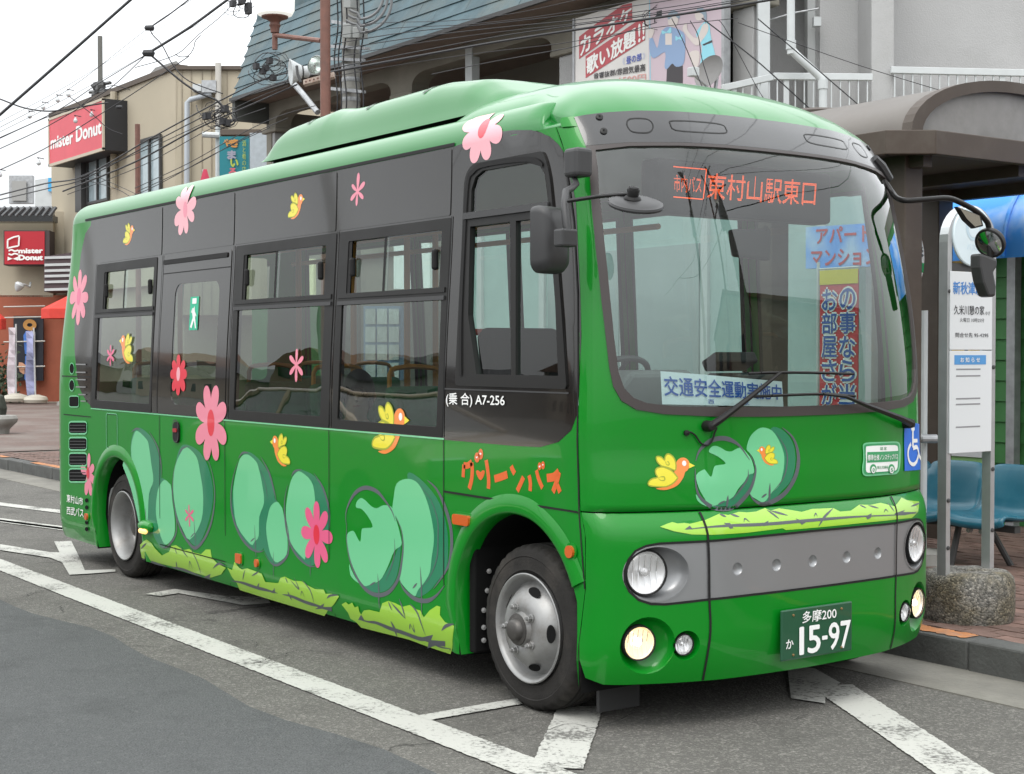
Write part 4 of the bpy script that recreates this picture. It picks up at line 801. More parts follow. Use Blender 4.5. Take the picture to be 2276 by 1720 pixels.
# the black band itself: openings for the windows
holes = [rrect(x0+.01, x1-.01, 1.19, 2.205, .01) for x0, x1, *_ in wins]
skin('window_band', band, M_band, bus, holes=holes+[rrect(-3.88, -3.19, 1.24, 2.02, .08), [(x, z) for x, z in drv_o]], step=.13, off=.001)
for a, b in ((-5.315, -4.14), (-4.13, -3.02), (-3.01, -1.745), (-1.735, -.62)):
    skin('upper_panel', rrect(a+.006, b-.004, 2.226, bandline_top-.006, .01), M_band, bus, step=.13, off=.0045, solid=.004)
for a in (-5.36, -4.115, -3.01, -1.718, -.607):
    skin('band_seam', [(a-.004, 1.18), (a+.004, 1.18), (a+.004, 2.22), (a-.004, 2.22)], M_rub, bus, step=.3, off=.0055)
# emergency door in the band
fr = skin('emergency_door', rrect(-4.085, -3.045, 1.185, 2.20, .015), M_band, bus, holes=[rrect(-3.88, -3.19, 1.245, 2.02, .08)], step=.15, off=.005, solid=.012)
skin('door_pane', rrect(-3.89, -3.18, 1.235, 2.03, .085), M_gls, fr, step=.3, off=.002)
skin('door_rail', rrect(-4.09, -3.09, 2.155, 2.185, .01), M_rub, fr, step=.3, off=.012, solid=.006)
skin('door_seam', [(-4.085, 2.092), (-3.05, 2.092), (-3.05, 2.099), (-4.085, 2.099)], M_rub, fr, step=.3, off=.006)
ex = skin('exit_sticker', rrect(-3.62, -3.49, 1.72, 1.93, .006), mat('exit_green', (.02, .42, .24), .5), fr, step=.2, off=.007)
for q in ([(-3.575, 1.73), (-3.53, 1.81), (-3.545, 1.87), (-3.585, 1.84), (-3.565, 1.80), (-3.60, 1.74)], [(-3.53, 1.805), (-3.505, 1.73), (-3.52, 1.73), (-3.55, 1.79)], rrect(-3.585, -3.52, 1.885, 1.92, .004), [(-3.60, 1.83), (-3.575, 1.86), (-3.55, 1.85), (-3.51, 1.81), (-3.515, 1.80), (-3.55, 1.83)]):
    skin('sticker_mark', q, M_white, ex, step=.2, off=.009)
text_q = lambda s, pts, name, m, parent=None, off=.004, bold=0., vertical=False: skin_text(s, I(pts), name, m, parent or bus, off, bold, vertical)
def skin_text(s, q, name, m, parent, off=.004, bold=0., vertical=False, label=None):
    T, F, _ = text_mesh(s, bold, vertical=vertical); V = []
    n0 = len(T)//(5 if bold else 1)
    for i, (u, v) in enumerate(T): a, z = bil(q, u, v); V.append(tuple(S(a, z)+SN(a, z)*(off+.00012*(i//n0))))
    me = bpy.data.meshes.new(name); me.from_pydata(V, [], F); return link(name, me, m, parent, label)
# driver's window
fr = skin('driver_window', drv_o, M_frame, bus, holes=[[(-.44, 2.205)]+[(-.44, 2.33), (-.41, 2.385), (-.35, 2.41), (.0, 2.41), (.12, 2.385), (.19, 2.345), (.225, 2.25), (.232, 2.205)], [(-.33, 1.48), (-.42, 1.75), (-.44, 2.16), (-.12, 2.16), (-.055, 1.48)], [(-.02, 1.48), (-.075, 2.16), (.235, 2.16), (.30, 1.80), (.335, 1.48)]], step=.25, off=.010, solid=.03)
skin('top_pane', [(-.45, 2.20), (-.45, 2.35), (-.36, 2.42), (.0, 2.42), (.13, 2.39), (.2, 2.35), (.235, 2.20)], M_gls2, fr, step=.3)
skin('sliding_pane', [(-.36, 1.47), (-.44, 1.75), (-.45, 2.17), (-.10, 2.17), (-.05, 1.47)], M_gls2, fr, step=.3, off=-.01)
skin('sliding_pane', [(-.05, 1.47), (-.10, 2.17), (.24, 2.17), (.305, 1.80), (.345, 1.47)], M_gls2, fr, step=.3, off=-.004)
skin('rail', rrect(-.49, .25, 2.195, 2.225, .006), M_plas, fr, step=.3, off=.02, solid=.012)
skin('window_seal', stroke([(-.455, 1.47), (-.478, 1.80), (-.475, 2.32), (-.42, 2.415), (-.30, 2.435), (0, 2.425), (.17, 2.385)], .022, taper=False), M_rub, fr, step=.2, off=.016)
skin('band_seam', [(-.60, 1.405), (.41, 1.405), (.41, 1.412), (-.60, 1.412)], M_plas, bus, step=.3, off=.004)
# ---- panel joints on the green side
def seam(pts, w=.006, m=None, off=.0035): return skin('panel_joint', stroke(pts, w, taper=False, n=1), m or M_rub, bus, step=.3, off=off)
for x in (-4.07, -3.05, -1.735, -.605): seam([(x, .17), (x, 1.17)])
seam([(-5.95, 1.11), (-5.36, 1.11)], .007); seam([(-4.07, .315), (-3.05, .315)])
seam([(-.605, .925), (XJ, .915)], .010); seam([(XJ, .60), (XJ, 2.43)], .008); seam([(-6.0, 1.40), (-5.37, 1.40)], .008)
seam([(-5.36, 1.172), (-.60, 1.172)], .008, M_bp)
# ---- front panels
WSo = I(Fz([(6, 66), (20, 150), (40, 420), (62, 640), (95, 950), (122, 1180), (138, 1320), (160, 1430), (205, 1510), (290, 1562), (450, 1588), (750, 1602), (1050, 1602), (1400, 1584), (1700, 1560), (1835, 1535), (1890, 1490), (1908, 1400)]))
WSi = I(Fz([(60, 88), (80, 320), (112, 620), (140, 900), (165, 1150), (190, 1350), (222, 1440), (275, 1495), (350, 1525), (500, 1543), (1000, 1548), (1500, 1536), (1780, 1508), (1850, 1475), (1880, 1400)]))
WTo = I(Fz([(20, 62), (250, 46), (535, 46), (800, 60), (1000, 78), (1200, 104)])); WTi = I(Fz([(60, 80), (250, 66), (535, 64), (800, 76), (1000, 94), (1200, 120)]))
am = A_MID
def mirror(pts): return [(2*am-a, z) for a, z in pts]
# windscreen outline: right half measured, left half its mirror image
def half_of(pts): return [p for p in pts if p[0] <= am]
ro = half_of(WSo); ri = half_of(WSi); to = half_of(WTo); ti = half_of(WTi)
WS_out = ro+mirror(ro)[::-1]+mirror(to[1:])+to[1:][::-1]
WS_in = ri+mirror(ri)[::-1]+mirror(ti[1:])+ti[1:][::-1]
brow_top = half_of(I(Z(1100, 0, 3.687)([(650, 962), (740, 945), (900, 925), (1170, 910), (1500, 918), (1900, 950), (2212, 985)])))
bt = brow_top+[p for p in mirror(brow_top)[::-1]]
a0, a1 = XJ, left_a(XJ)
zj = .921
skin('front_panel', [(a0+.003, zj), (a1-.003, zj)]+[(a1-.003, ZC)]+[(mirror([WS_out[0]])[0][0]+.0, ZC)]+mirror([WS_out[0]])+[p for p in reversed(WS_out[:2*len(ro)])][1:-1]+[WS_out[0], (WS_out[0][0], ZC), (a0+.003, ZC)], M_green, bus, step=.06)
skin('windscreen', WS_in, M_gl, bus, step=.09, off=-.004)
skin('windscreen_seal', WS_out, mat('seal_brown', (.045, .036, .034), .45), bus, holes=[WS_in], step=.08, off=.006, solid=.012)
tw = [WS_out[0]]+to[1:]+[p for p in mirror(to)[::-1]]; 
tw[-1] = mirror([WS_out[0]])[0]
brow_lo = [(a, z+.002) for a, z in tw]
skin('brow_panel', brow_lo+bt[::-1], mat('brow_grey', (.018, .018, .019), .22, coat=.6), bus, step=.05, off=.004)
# brow details: oval covers and screws
def bx(pts): return I(Z(1100, 0, 3.687)(pts))
for pts in ([(1080, 1010), (1110, 978), (1240, 980), (1290, 1020), (1285, 1070), (1240, 1092), (1130, 1085), (1090, 1050)], [(1435, 1020), (1455, 995), (1700, 1005), (1850, 1025), (1890, 1060), (1880, 1095), (1700, 1090), (1480, 1072)]):
    q = bx(pts)
    for qq in (q, mirror(q)):
        skin('brow_cover', stroke(cr(qq, 3)+[cr(qq, 3)[0]], .0055, taper=False, n=1), M_frame, bus, step=.05, off=.0052)
for pts in ((855, 965), (890, 1080)):
    a, z = bx([pts])[0]
    for aa in (a, 2*am-a): MB().lathe([(.016, 0), (.016, .006), (.006, .008), (.001, .004)], S(aa, z)+SN(aa, z)*.003, SN(aa, z), 12).build('brow_screw', M_frame, bus)
# ---- dome over the windscreen
bt_xy = [S(a, z)+SN(a, z)*.004 for a, z in bt]; byy = np.array([p[1] for p in bt_xy]); od = np.argsort(byy); BY = byy[od]; BX = np.array([p[0] for p in bt_xy])[od]; BZ = np.array([p[2] for p in bt_xy])[od]
BYr = (BY[0], BY[-1])
def dome(v, s):
    if abs(s) > 1: q = dome(v, math.copysign(1, s)); return (q[0], q[1]-.015*math.copysign(1, s), q[2]-.16)
    # s across -1..1, v from front 0 to rear 1
    y = 1.04+s*(BYr[1]-1.04); xf = np.interp(y, BY, BX); zf = np.interp(y, BY, BZ)
    wv = max(0., 1-abs(s)**2.6)**.62; zt = 2.66+.235*wv; xr = -1.42+.30*abs(s)**3; xa = -.42
    yy = y+(.03*math.copysign(1, s))*0
    if v < .5:
        t = v/.5; p0 = np.array([xf, zf]); p1 = np.array([xa, zt]); sl = .95
        q1 = p0+np.array([-(zt-zf)*.55/sl, (zt-zf)*.55]); q2 = p1+np.array([.42, 0.])
        q = p0*(1-t)**3+3*q1*t*(1-t)**2+3*q2*t*t*(1-t)+p1*t**3
    else:
        t = (v-.5)/.5; x = xa+(xr-xa)*t; q = np.array([x, zt+(2.66-zt)*sm01(max(0, (t-.35)/.65))])
    hwd = (BYr[1]-BYr[0])/2; yy = 1.04+s*(hwd-.07*sm01((.15-q[0])/.35))
    base = ZC+.15*(1-.77*sm01((q[0]+.02)/.42))-.06; z = q[1]-(1-wv)**6*max(0, q[1]-base)*sm01((.30-q[0])/.15)
    return (q[0], yy, z)
ss = [math.sin(t) for t in np.linspace(-math.pi/2, math.pi/2, 46)]
grid(dome, np.linspace(0, 1, 44), [-1.01]+ss+[1.01], 'roof_dome', M_lgreen, bus)
# fill between windscreen pillar head and dome
cap = [(.4995, ZC-.004), (WS_out[0][0], ZC-.004), (bt[0][0]+.008, bt[0][1]+.006), (.4995, ZC+.036)]
skin('pillar_cap', cap, M_green, bus, step=.02); skin('pillar_cap', mirror(cap), M_green, bus, step=.02)
# ---- roof air conditioner
def pod(x, u):      # u 0..1 across the section
    h = np.interp(x, [-3.18, -3.15, -3.10, -3.02, -2.46, -2.3, -2.15, -1.9, -1.3, -.95, -.7, -.6], [0.01, .10, .19, .225, .26, .24, .235, .24, .245, .21, .10, .0])
    sec = [(.30, -.02), (.315, .15), (.36, .62), (.44, .90), (.58, 1.0), (1.04, 1.03), (1.50, 1.0), (1.64, .90), (1.72, .62), (1.765, .15), (1.78, -.02)]
    k = u*(len(sec)-1); i = min(int(k), len(sec)-2); t = k-i; P = np.array(sec); g = lambda j: P[min(max(j, 0), len(sec)-1)]
    a, b, c, d = g(i-1), g(i), g(i+1), g(i+2); q = .5*((2*b)+(-a+c)*t+(2*a-5*b+4*c-d)*t*t+(-a+3*b-3*c+d)*t**3)
    return (x+.02*q[1], q[0], 2.755+q[1]*h)
acu = grid(pod, sorted(list(np.linspace(-3.18, -.6, 46))+[-3.16, -3.13, -3.08, -2.46, -2.3, -2.15]), np.linspace(0, 1, 41), 'air_conditioner', mat('pod_green', (.005, .15, .020), .32, coat=.4, spec=.3), bus)
for x in (-2.72, -2.02, -1.42):
    V = []
    for u in np.linspace(.24, .37, 8):
        for dx in (-.014, .014): V.append(np.array(pod(x+dx, u))+np.array([0, -.003, .003]))
    MB().add(V, [(2*k, 2*k+1, 2*k+3, 2*k+2) for k in range(7)]).build('vent_slot', mat('slot_green', (.004, .05, .012), .5), acu)
B(-3.12, -.62, .36, 1.72, 2.69, 2.775).build('pod_base', M_dark, acu)
# ---- printed pictures: bushes, grass, birds, flowers
Q1 = Z(740, 1030, 3.8); Q2 = Z(490, 980, 3.8); Q3 = Z(250, 900, 3.8); QF = Z(1340, 950, 4.424); QG = Z(1350, 900, 2.5725); QB = Z(1000, 980, 8.193); Wz = Z(500, 850, 2.787)
def pic(q, deep, pale, strokes, lime=None, lay=1, st=.05):
    for i, d in enumerate(deep): decal('bush_decal', cr(I(q(d)), 3), M_bd, lay-1+.45*i, step=st)
    for i, d in enumerate(pale): decal('bush_decal', cr(I(q(d)), 3), M_bp, lay+.6+.4*i, step=st)
    if lime: decal('grass_decal', I(q(lime)), M_gs, lay+1)
    for i, (p, w) in enumerate(strokes): decal('brush_line', stroke(I(q(p)), w), M_gray_pr, lay+2+.05*i, step=st)
def blobs(q, ps, lay=3):
    for p in ps: decal('brush_line', I(q(p)), M_gray_pr, lay)
pic(Q1, [[(630,90),(700,100),(800,190),(900,330),(960,520),(975,700),(960,880),(880,1000),(800,1090),(700,1120),(700,900),(700,600),(660,300)], [(575,700),(555,705),(520,790),(470,880),(420,960),(370,1010),(265,1035),(310,1075),(390,1090),(470,1060),(530,980),(560,860)]],
    [[(540,170),(620,130),(700,150),(760,230),(810,360),(845,520),(855,650),(835,800),(820,920),(770,1010),(735,1050),(715,1080),(695,1120),(640,1080),(580,1010),(560,965),(580,830),(595,680),(580,560),(540,470),(505,400),(515,290)],
     [(235,292),(275,310),(320,355),(370,378),(430,352),(495,365),(520,430),(550,520),(575,620),(580,690),(520,740),(470,860),(420,960),(380,1000),(330,1020),(260,1033),(200,950),(150,820),(125,700),(122,600),(160,570),(185,580),(232,662),(245,560),(270,545),(338,535),(300,450),(245,385),(200,372),(200,330)], [(140,850),(150,940),(190,990),(225,1010),(190,960),(160,900)]],
    [([(115,520),(112,420),(140,330),(190,250),(250,210),(310,208),(380,240),(440,310),(500,400),(530,490)], .022), ([(120,500),(118,650),(150,830),(220,990),(300,1080),(390,1112),(480,1080),(550,980),(580,850),(595,700),(580,560),(530,440)], .022),
     ([(800,140),(880,220),(950,370),(1000,560),(1000,760),(960,900),(850,1060)], .026), ([(560,965),(600,1060),(690,1140),(790,1160),(870,1120),(945,1030)], .022), ([(745,190),(830,310),(885,470),(890,620),(880,800),(820,960),(740,1060)], .007),
     ([(740,870),(750,1060),(755,1300)], .012), ([(675,1055),(715,1010)], .012), ([(380,930),(390,1080),(395,1230)], .012), ([(310,1030),(365,1000)], .010), ([(520,630),(525,740),(500,860),(450,990)], .008),
     ([(220,1315),(300,1335),(370,1345),(480,1390),(600,1430),(720,1475),(800,1490),(900,1545),(1000,1565)], .022), ([(490,1330),(520,1390),(545,1465)], .022), ([(470,1165),(500,1240)], .012), ([(490,1170),(560,1250),(615,1310)], .012), ([(615,1310),(590,1220),(560,1140)], .012), ([(650,1180),(720,1270),(785,1450)], .012), ([(650,1400),(655,1350)], .008), ([(655,1350),(690,1420),(680,1350)], .008), ([(920,1410),(960,1370),(1025,1355)], .016)],
    [(75,1190),(110,1170),(135,1190),(165,1175),(185,1215),(215,1205),(225,1250),(240,1275),(265,1240),(310,1235),(350,1245),(395,1255),(420,1180),(470,1160),(530,1180),(590,1210),(650,1195),(700,1230),(740,1240),(770,1300),(820,1240),(880,1200),(910,1210),(905,1280),(950,1340),(1025,1370),(1010,1560),(995,1610),(950,1595),(800,1545),(640,1485),(400,1425),(240,1385),(200,1340),(150,1310),(130,1260)])
blobs(Q1, [[(720,1475),(850,1445),(830,1490),(950,1500),(950,1545),(870,1535),(800,1560),(810,1510)], [(215,1320),(240,1275),(265,1320)]])
pic(Q2, [[(205,95),(270,105),(350,180),(420,300),(450,420),(455,510),(400,540),(350,640),(335,780),(365,900),(310,935),(240,890),(150,770),(105,620),(100,480),(120,320),(160,190)], [(410,500),(480,505),(500,700),(480,900),(500,1030),(440,1040),(370,920),(335,760),(350,620)], [(640,250),(710,250),(800,300),(870,420),(910,560),(915,740),(880,900),(800,1040),(720,1040),(640,950),(580,800),(560,620),(580,400)]],
    [[(180,130),(235,115),(300,170),(325,230),(355,370),(370,520),(330,640),(325,800),(290,850),(255,872),(140,710),(110,480),(120,340),(150,200)], [(480,512),(510,545),(530,590),(555,740),(568,830),(560,960),(485,1025),(440,990),(410,900),(388,740),(405,620),(430,545)], [(640,270),(680,260),(770,340),(800,480),(800,700),(760,850),(720,980),(700,990),(590,850),(555,620),(570,460),(600,330)]],
    [([(150,150),(190,100),(240,100)], .012), ([(150,170),(105,330),(90,500),(110,650),(170,800),(250,900),(320,935),(370,925)], .020), ([(340,130),(410,260),(450,400),(475,510)], .018), ([(290,710),(298,900),(305,1000)], .010), ([(255,850),(290,820)], .010), ([(320,200),(380,360),(400,500)], .005),
     ([(540,600),(575,760),(580,900),(560,980),(490,1045),(430,1030),(370,940)], .016), ([(450,930),(452,1160)], .008), ([(600,300),(630,255),(690,240)], .012), ([(570,370),(545,500),(550,680),(585,850),(650,970),(740,1050),(810,1060)], .018), ([(790,270),(870,400),(920,580),(925,740)], .018), ([(760,1000),(762,1150)], .008),
     ([(90,1180),(180,1195),(300,1235),(400,1260),(485,1285)], .020), ([(525,1295),(600,1310),(720,1360),(820,1390),(940,1430)], .020), ([(310,1250),(330,1200)], .012), ([(570,1270),(605,1345)], .018), ([(550,1150),(570,1200)], .010), ([(590,1170),(665,1250),(625,1150)], .010), ([(690,1170),(760,1260),(795,1370)], .010), ([(900,1330),(930,1305),(1000,1300)], .012), ([(190,1170),(210,1090)], .010), ([(265,1140),(330,1100)], .010), ([(680,1310),(690,1270),(712,1320)], .006)],
    [(60,1070),(100,1090),(120,1020),(160,1070),(185,1085),(230,1075),(300,1100),(350,1120),(380,1190),(430,1195),(490,1200),(510,1155),(545,1145),(620,1180),(690,1185),(750,1225),(800,1250),(875,1255),(890,1290),(940,1290),(1005,1310),(960,1380),(910,1430),(880,1478),(700,1422),(400,1332),(165,1258),(140,1200),(100,1150)])
blobs(Q2, [[(800,1420),(880,1370),(870,1400),(940,1400),(945,1440),(860,1415)], [(430,1280),(460,1240),(465,1285)]])
pic(Q3, [[(200,200),(260,205),(340,290),(390,420),(408,560),(400,650),(330,700),(310,850),(318,960),(290,1010),(235,990),(215,800),(160,470),(160,300)], [(380,640),(440,625),(480,760),(480,1000),(450,1180),(410,1200),(340,1080),(310,900),(325,720)], [(580,350),(650,340),(740,400),(810,520),(850,700),(840,880),(780,1080),(715,1190),(640,1130),(550,960),(515,720),(535,490)]],
    [[(185,245),(215,220),(290,290),(310,350),(330,500),(347,640),(310,750),(300,960),(280,1010),(240,985),(215,760),(170,500),(160,350)], [(440,632),(480,660),(497,690),(510,830),(527,960),(522,1100),(455,1180),(410,1110),(370,930),(375,780),(395,690)], [(590,385),(630,355),(710,435),(740,560),(768,760),(752,980),(655,1138),(590,1040),(545,920),(515,720),(530,520)]],
    [([(160,230),(200,200),(240,205)], .012), ([(310,220),(380,350),(410,480),(420,620)], .020), ([(760,370),(830,520),(865,720),(850,930),(800,1090),(720,1200),(660,1180),(570,1030),(515,800),(515,600),(545,460)], .022), ([(560,420),(590,370),(640,350)], .012), ([(690,970),(705,1200)], .012), ([(660,1120),(695,1080)], .010), ([(500,700),(530,900),(545,1000),(530,1110),(460,1200),(400,1190)], .016), ([(280,870),(285,1000)], .010), ([(250,1010),(280,970)], .010),
     ([(250,1300),(350,1330),(460,1365)], .018), ([(500,1370),(600,1390),(760,1450)], .020), ([(530,1200),(545,1260)], .012), ([(570,1190),(640,1290)], .012), ([(660,1200),(720,1330),(755,1440)], .012), ([(240,1215),(290,1165)], .014), ([(650,1380),(655,1320),(680,1390)], .008), ([(850,1380),(900,1340),(960,1360)], .014), ([(540,1320),(550,1390)], .016)],
    [(235,1180),(265,1150),(290,1135),(330,1165),(360,1210),(420,1270),(480,1240),(500,1190),(540,1185),(600,1225),(650,1215),(690,1245),(750,1260),(790,1220),(830,1220),(840,1290),(890,1340),(960,1375),(920,1430),(830,1458),(780,1442),(600,1387),(400,1337),(250,1292)])
blobs(Q3, [[(770,1455),(830,1425),(825,1470)]])
pic(QF, [[(1480,450),(1430,465),(1370,560),(1290,670),(1200,725),(1070,775),(1150,795),(1260,780),(1370,700),(1450,590)], [(1650,10),(1740,10),(1830,90),(1880,200),(1890,350),(1850,520),(1760,620),(1690,700),(1600,740),(1600,500),(1640,200)]],
    [[(1440,100),(1500,30),(1570,0),(1660,30),(1730,130),(1775,250),(1780,360),(1760,480),(1730,570),(1650,650),(1580,735),(1500,700),(1440,650),(1490,520),(1500,400),(1480,310),(1440,250),(1410,210)], [(1040,240),(1060,195),(1105,180),(1160,200),(1210,230),(1260,235),(1310,210),(1360,200),(1420,260),(1460,320),(1485,440),(1430,465),(1390,530),(1330,600),(1280,680),(1200,725),(1060,775),(1000,700),(940,590),(915,470),(985,415),(1010,425),(1062,485),(1090,390),(1130,370),(1205,355),(1150,300),(1090,265)], [(915,655),(960,720),(1020,775),(950,740),(920,700)]],
    [([(910,330),(940,240),(1000,170),(1080,120),(1180,105),(1270,130),(1350,190),(1440,320)], .020), ([(905,400),(912,560),(950,680),(1050,770),(1130,800),(1250,790),(1350,730),(1440,620),(1490,480),(1495,380),(1440,260)], .020), ([(1760,0),(1850,80),(1900,180),(1920,320),(1890,480),(1800,630),(1680,720),(1560,750),(1480,710),(1440,650)], .022), ([(1700,50),(1790,200),(1810,330),(1770,500),(1650,650)], .007),
     ([(1640,545),(1630,760)], .012), ([(1555,690),(1610,650)], .010), ([(1228,665),(1215,790)], .012), ([(1130,755),(1200,720)], .009), ([(1425,410),(1420,500),(1340,620),(1260,720)], .008)], lay=2, st=.022)
lime = [(300,697),(340,680),(370,670),(400,678),(440,675),(470,680),(560,658),(600,640),(640,622),(690,630),(750,612),(800,615),(850,610),(900,590),(930,605),(980,592),(1040,600),(1110,612),(1170,595),(1290,590),(1330,610),(1390,605),(1440,570),(1500,572),(1560,560),(1640,580),(1680,530),(1710,545),(1780,552),(1775,610),(1740,645),(1640,655),(1500,670),(1200,700),(1020,715),(1000,705),(800,730),(600,742),(480,740),(380,722)]
decal('grass_decal', I(QG(lime)), M_gs, 2, step=.03)
for p, w in (([(450,712),(560,700),(700,690),(900,682),(1100,665),(1300,648),(1500,635),(1770,618)], .013), ([(640,625),(680,640)], .010), ([(700,625),(755,640)], .010), ([(780,670),(785,650),(812,668)], .006), ([(910,600),(980,650)], .010), ([(930,605),(1030,632)], .010), ([(1180,640),(1190,620),(1200,638)], .006), ([(1290,590),(1240,640),(1205,695)], .010), ([(1440,572),(1480,590)], .008), ([(1490,575),(1550,590)], .008), ([(1600,560),(1640,610)], .008), ([(1580,615),(1590,598),(1605,612)], .006), ([(1735,580),(1785,560)], .009)): decal('brush_line', stroke(I(QG(p)), w), M_gray_pr, 3, step=.04)
blobs(QG, [[(440,712),(470,690),(490,712)], [(665,675),(700,675),(720,705),(700,708)], [(860,690),(920,662),(915,682)], [(1075,650),(1140,668),(1110,685)], [(1475,635),(1510,620),(1505,645),(1485,655)], [(1640,620),(1700,600),(1690,612),(1775,612),(1700,630),(1650,632)]])
# birds
bt_body = [(715,400),(720,340),(760,300),(810,300),(845,335),(848,380),(830,420),(805,440),(790,490),(740,560),(680,595),(600,615),(520,600),(600,585),(690,540),(735,495),(700,440)]
bt_w1 = [(715,410),(715,350),(690,290),(640,258),(610,285),(605,320),(570,290),(525,288),(530,330),(570,375),(640,395),(700,420)]
bt_w2 = [(735,495),(680,430),(600,390),(540,395),(515,420),(520,460),(535,490),(480,505),(445,540),(455,570),(520,580),(620,580),(690,545)]
bt_bk = [(843,345),(902,375),(846,402)]
bt_curls = [[(605,320),(625,365),(650,365),(640,335),(620,345)], [(535,490),(570,520),(605,515),(600,485),(570,485),(540,492)]]
eye0 = np.array(I(QF([(797,352)]))[0]); tip0 = np.array(I(QF([(445,545)]))[0])
def bird(q, eye, tip, flip=False, lay=4):
    e1 = np.array(I(q([eye]))[0]); t1 = np.array(I(q([tip]))[0]); d0 = tip0-eye0; d1 = t1-e1
    if flip: d0 = d0*[-1, 1]
    c0 = complex(*d0); c1 = complex(*d1); k = c1/c0
    def X(pts):
        out = []
        for p in I(QF(pts)):
            v = np.array(p)-eye0
            if flip: v = v*[-1, 1]
            w = complex(*v)*k; out.append((e1[0]+w.real, e1[1]+w.imag))
        return out
    s = abs(k); root = skin('bird_decal', cr(X(bt_body), 3), M_og, bus, step=.06, off=LAY(lay))
    def sub(n_, o, m, l): return skin(n_, o, m, root, step=.08, off=LAY(lay+l))
    for w_ in (bt_w1, bt_w2):
        o = cr(X(w_), 3); sub('bird_wing', o, M_yl, 1); sub('bird_outline', stroke(X(w_)+X(w_)[:1], .0055*s, taper=False, n=3), M_yo, 2)
    for c in bt_curls: sub('bird_outline', stroke(X(c), .0045*s, n=3), M_yo, 2)
    sub('bird_beak', X(bt_bk), M_yl, 1); ex, ez = e1; r = .010*s
    sub('bird_eye', [(ex+r*math.cos(t), ez+r*1.15*math.sin(t)) for t in np.linspace(0, 6.28, 14)[:-1]], M_white, 1)
bird(QF, (797,352), (445,545)); bird(QF, (1557,217), (1715,340), True); bird(Wz, (1090,212), (915,375)); bird(Wz, (310,360), (405,490), True, 8 if False else 4)
bird(Lz, (1012,1310), (1095,1470), True, 9); bird(Lz, (1090,400), (1015,500), False, 9); bird(Mz, (630,150), (525,290), False, 9)
# flowers
def flower(q, c, tips, wr, m, cm=None, cs=.26, lay=6, st=.035):
    c = np.array(I(q([c]))[0]); T = [np.array(p) for p in I(q(tips))]; root = None
    for i, t in enumerate(T):
        d = t-c; L = np.linalg.norm(d); d /= L; n = np.array([-d[1], d[0]]); w = wr*L
        o = [tuple(c+d*L*(.0+s)+n*w*k) for s, k in ((.02, .35), (.25, .62), (.5, .92), (.7, 1.0), (.86, .85), (.96, .5), (1.0, 0.), (.96, -.5), (.86, -.85), (.7, -1.), (.5, -.92), (.25, -.62), (.02, -.35))]
        if root is None: root = skin('flower_decal', cr(o, 2), m, bus, step=st, off=LAY(lay+i*.1))
        else: skin('flower_petal', cr(o, 2), m, root, step=st, off=LAY(lay+i*.1))
    if cm:
        r = cs*np.mean([np.linalg.norm(t-c) for t in T]); skin('flower_eye', [(c[0]+.8*r*math.cos(t), c[1]+1.25*r*math.sin(t)) for t in np.linspace(0, 2*math.pi, 22)[:-1]], cm, root, step=st*.7, off=LAY(lay+2.6))
pk, pp, pr_, rd = M_pk
flower(KR, (1735,515), [(1692,212),(1785,212),(1860,380),(1862,660),(1785,822),(1692,818),(1612,655),(1615,380)], .22, pk, rd, .27, lay=9)
flower(Lz, (1468,1590), [(1470,1430),(1522,1490),(1538,1590),(1520,1720),(1465,1765),(1420,1720),(1402,1590),(1420,1490)], .24, rd, pp, .27, lay=9)
flower(Lz, (648,955), [(660,735),(712,785),(725,965),(695,1120),(640,1190),(592,1130),(575,970),(605,800)], .20, pk, pr_, .24, lay=3)
flower(Lz, (1525,243), [(1525,65),(1590,45),(1615,165),(1598,320),(1535,438),(1475,448),(1437,355),(1452,160)], .22, pp, pk, .24, lay=9, st=.016)
flower(Z(500, 0, 3.687), (2120,1045), [(2285,950),(2271,1125),(2160,1305),(2032,1335),(1952,1200),(1975,1010),(2075,945),(2185,925)], .24, pp, rd, .26, lay=4, st=.016)
flower(KR, (725,925), [(735,765),(775,870),(780,1000),(750,1110),(705,1105),(665,885)], .22, pk, rd, .22, lay=7)
flower(Q2, (815,790), [(815,508),(905,605),(952,820),(905,1020),(825,1072),(725,975),(685,765),(725,568)], .20, pr_, rd, .24, lay=6)
flower(Mz, (1093,95), [(1103,-60),(1155,20),(1143,150),(1085,213),(1037,165),(1047,40)], .16, pk, lay=9)
flower(Mz, (592,1515), [(597,1382),(650,1450),(645,1595),(590,1655),(537,1590),(537,1445)], .16, pk, lay=9)
flower(Lz, (910,1440), [(912,1350),(942,1390),(940,1480),(910,1525),(882,1480),(884,1395)], .16, pr_, lay=9)
flower(Q3, (650,930), [(648,840),(688,890),(690,980),(655,1030),(617,975),(617,885)], .13, pr_, lay=5)
# name of the bus line in brush letters
for p, w in (([(245,660),(250,540),(258,430)], .026), ([(255,440),(330,445),(405,385)], .030), ([(400,390),(412,550),(395,720),(355,870)], .028), ([(665,345),(690,520),(710,700),(705,870)], .027), ([(815,690),(930,655),(1050,608)], .034), ([(1120,455),(1145,520),(1185,595)], .028), ([(1345,655),(1290,780),(1230,910)], .026), ([(1445,625),(1470,760),(1465,912)], .026), ([(1580,530),(1620,690),(1690,855)], .026), ([(1770,675),(1900,650),(1990,565)], .036), ([(1990,560),(1960,700),(1880,930)], .030), ([(1945,770),(1980,850),(2010,935)], .028)):
    decal('brush_letter', stroke(I(QB(p)), w, taper=False, n=5), M_oo, 1)
decal('brush_letter', cr(I(QB([(480,560),(515,530),(560,565),(605,530),(640,560),(610,660),(560,715),(510,650)])), 3), M_oo, 1)
def ell(q, cx, cy, rx, ry, n=16): return I(q([(cx+rx*math.cos(t), cy+ry*math.sin(t)) for t in np.linspace(0, 2*math.pi, n+1)[:-1]]))
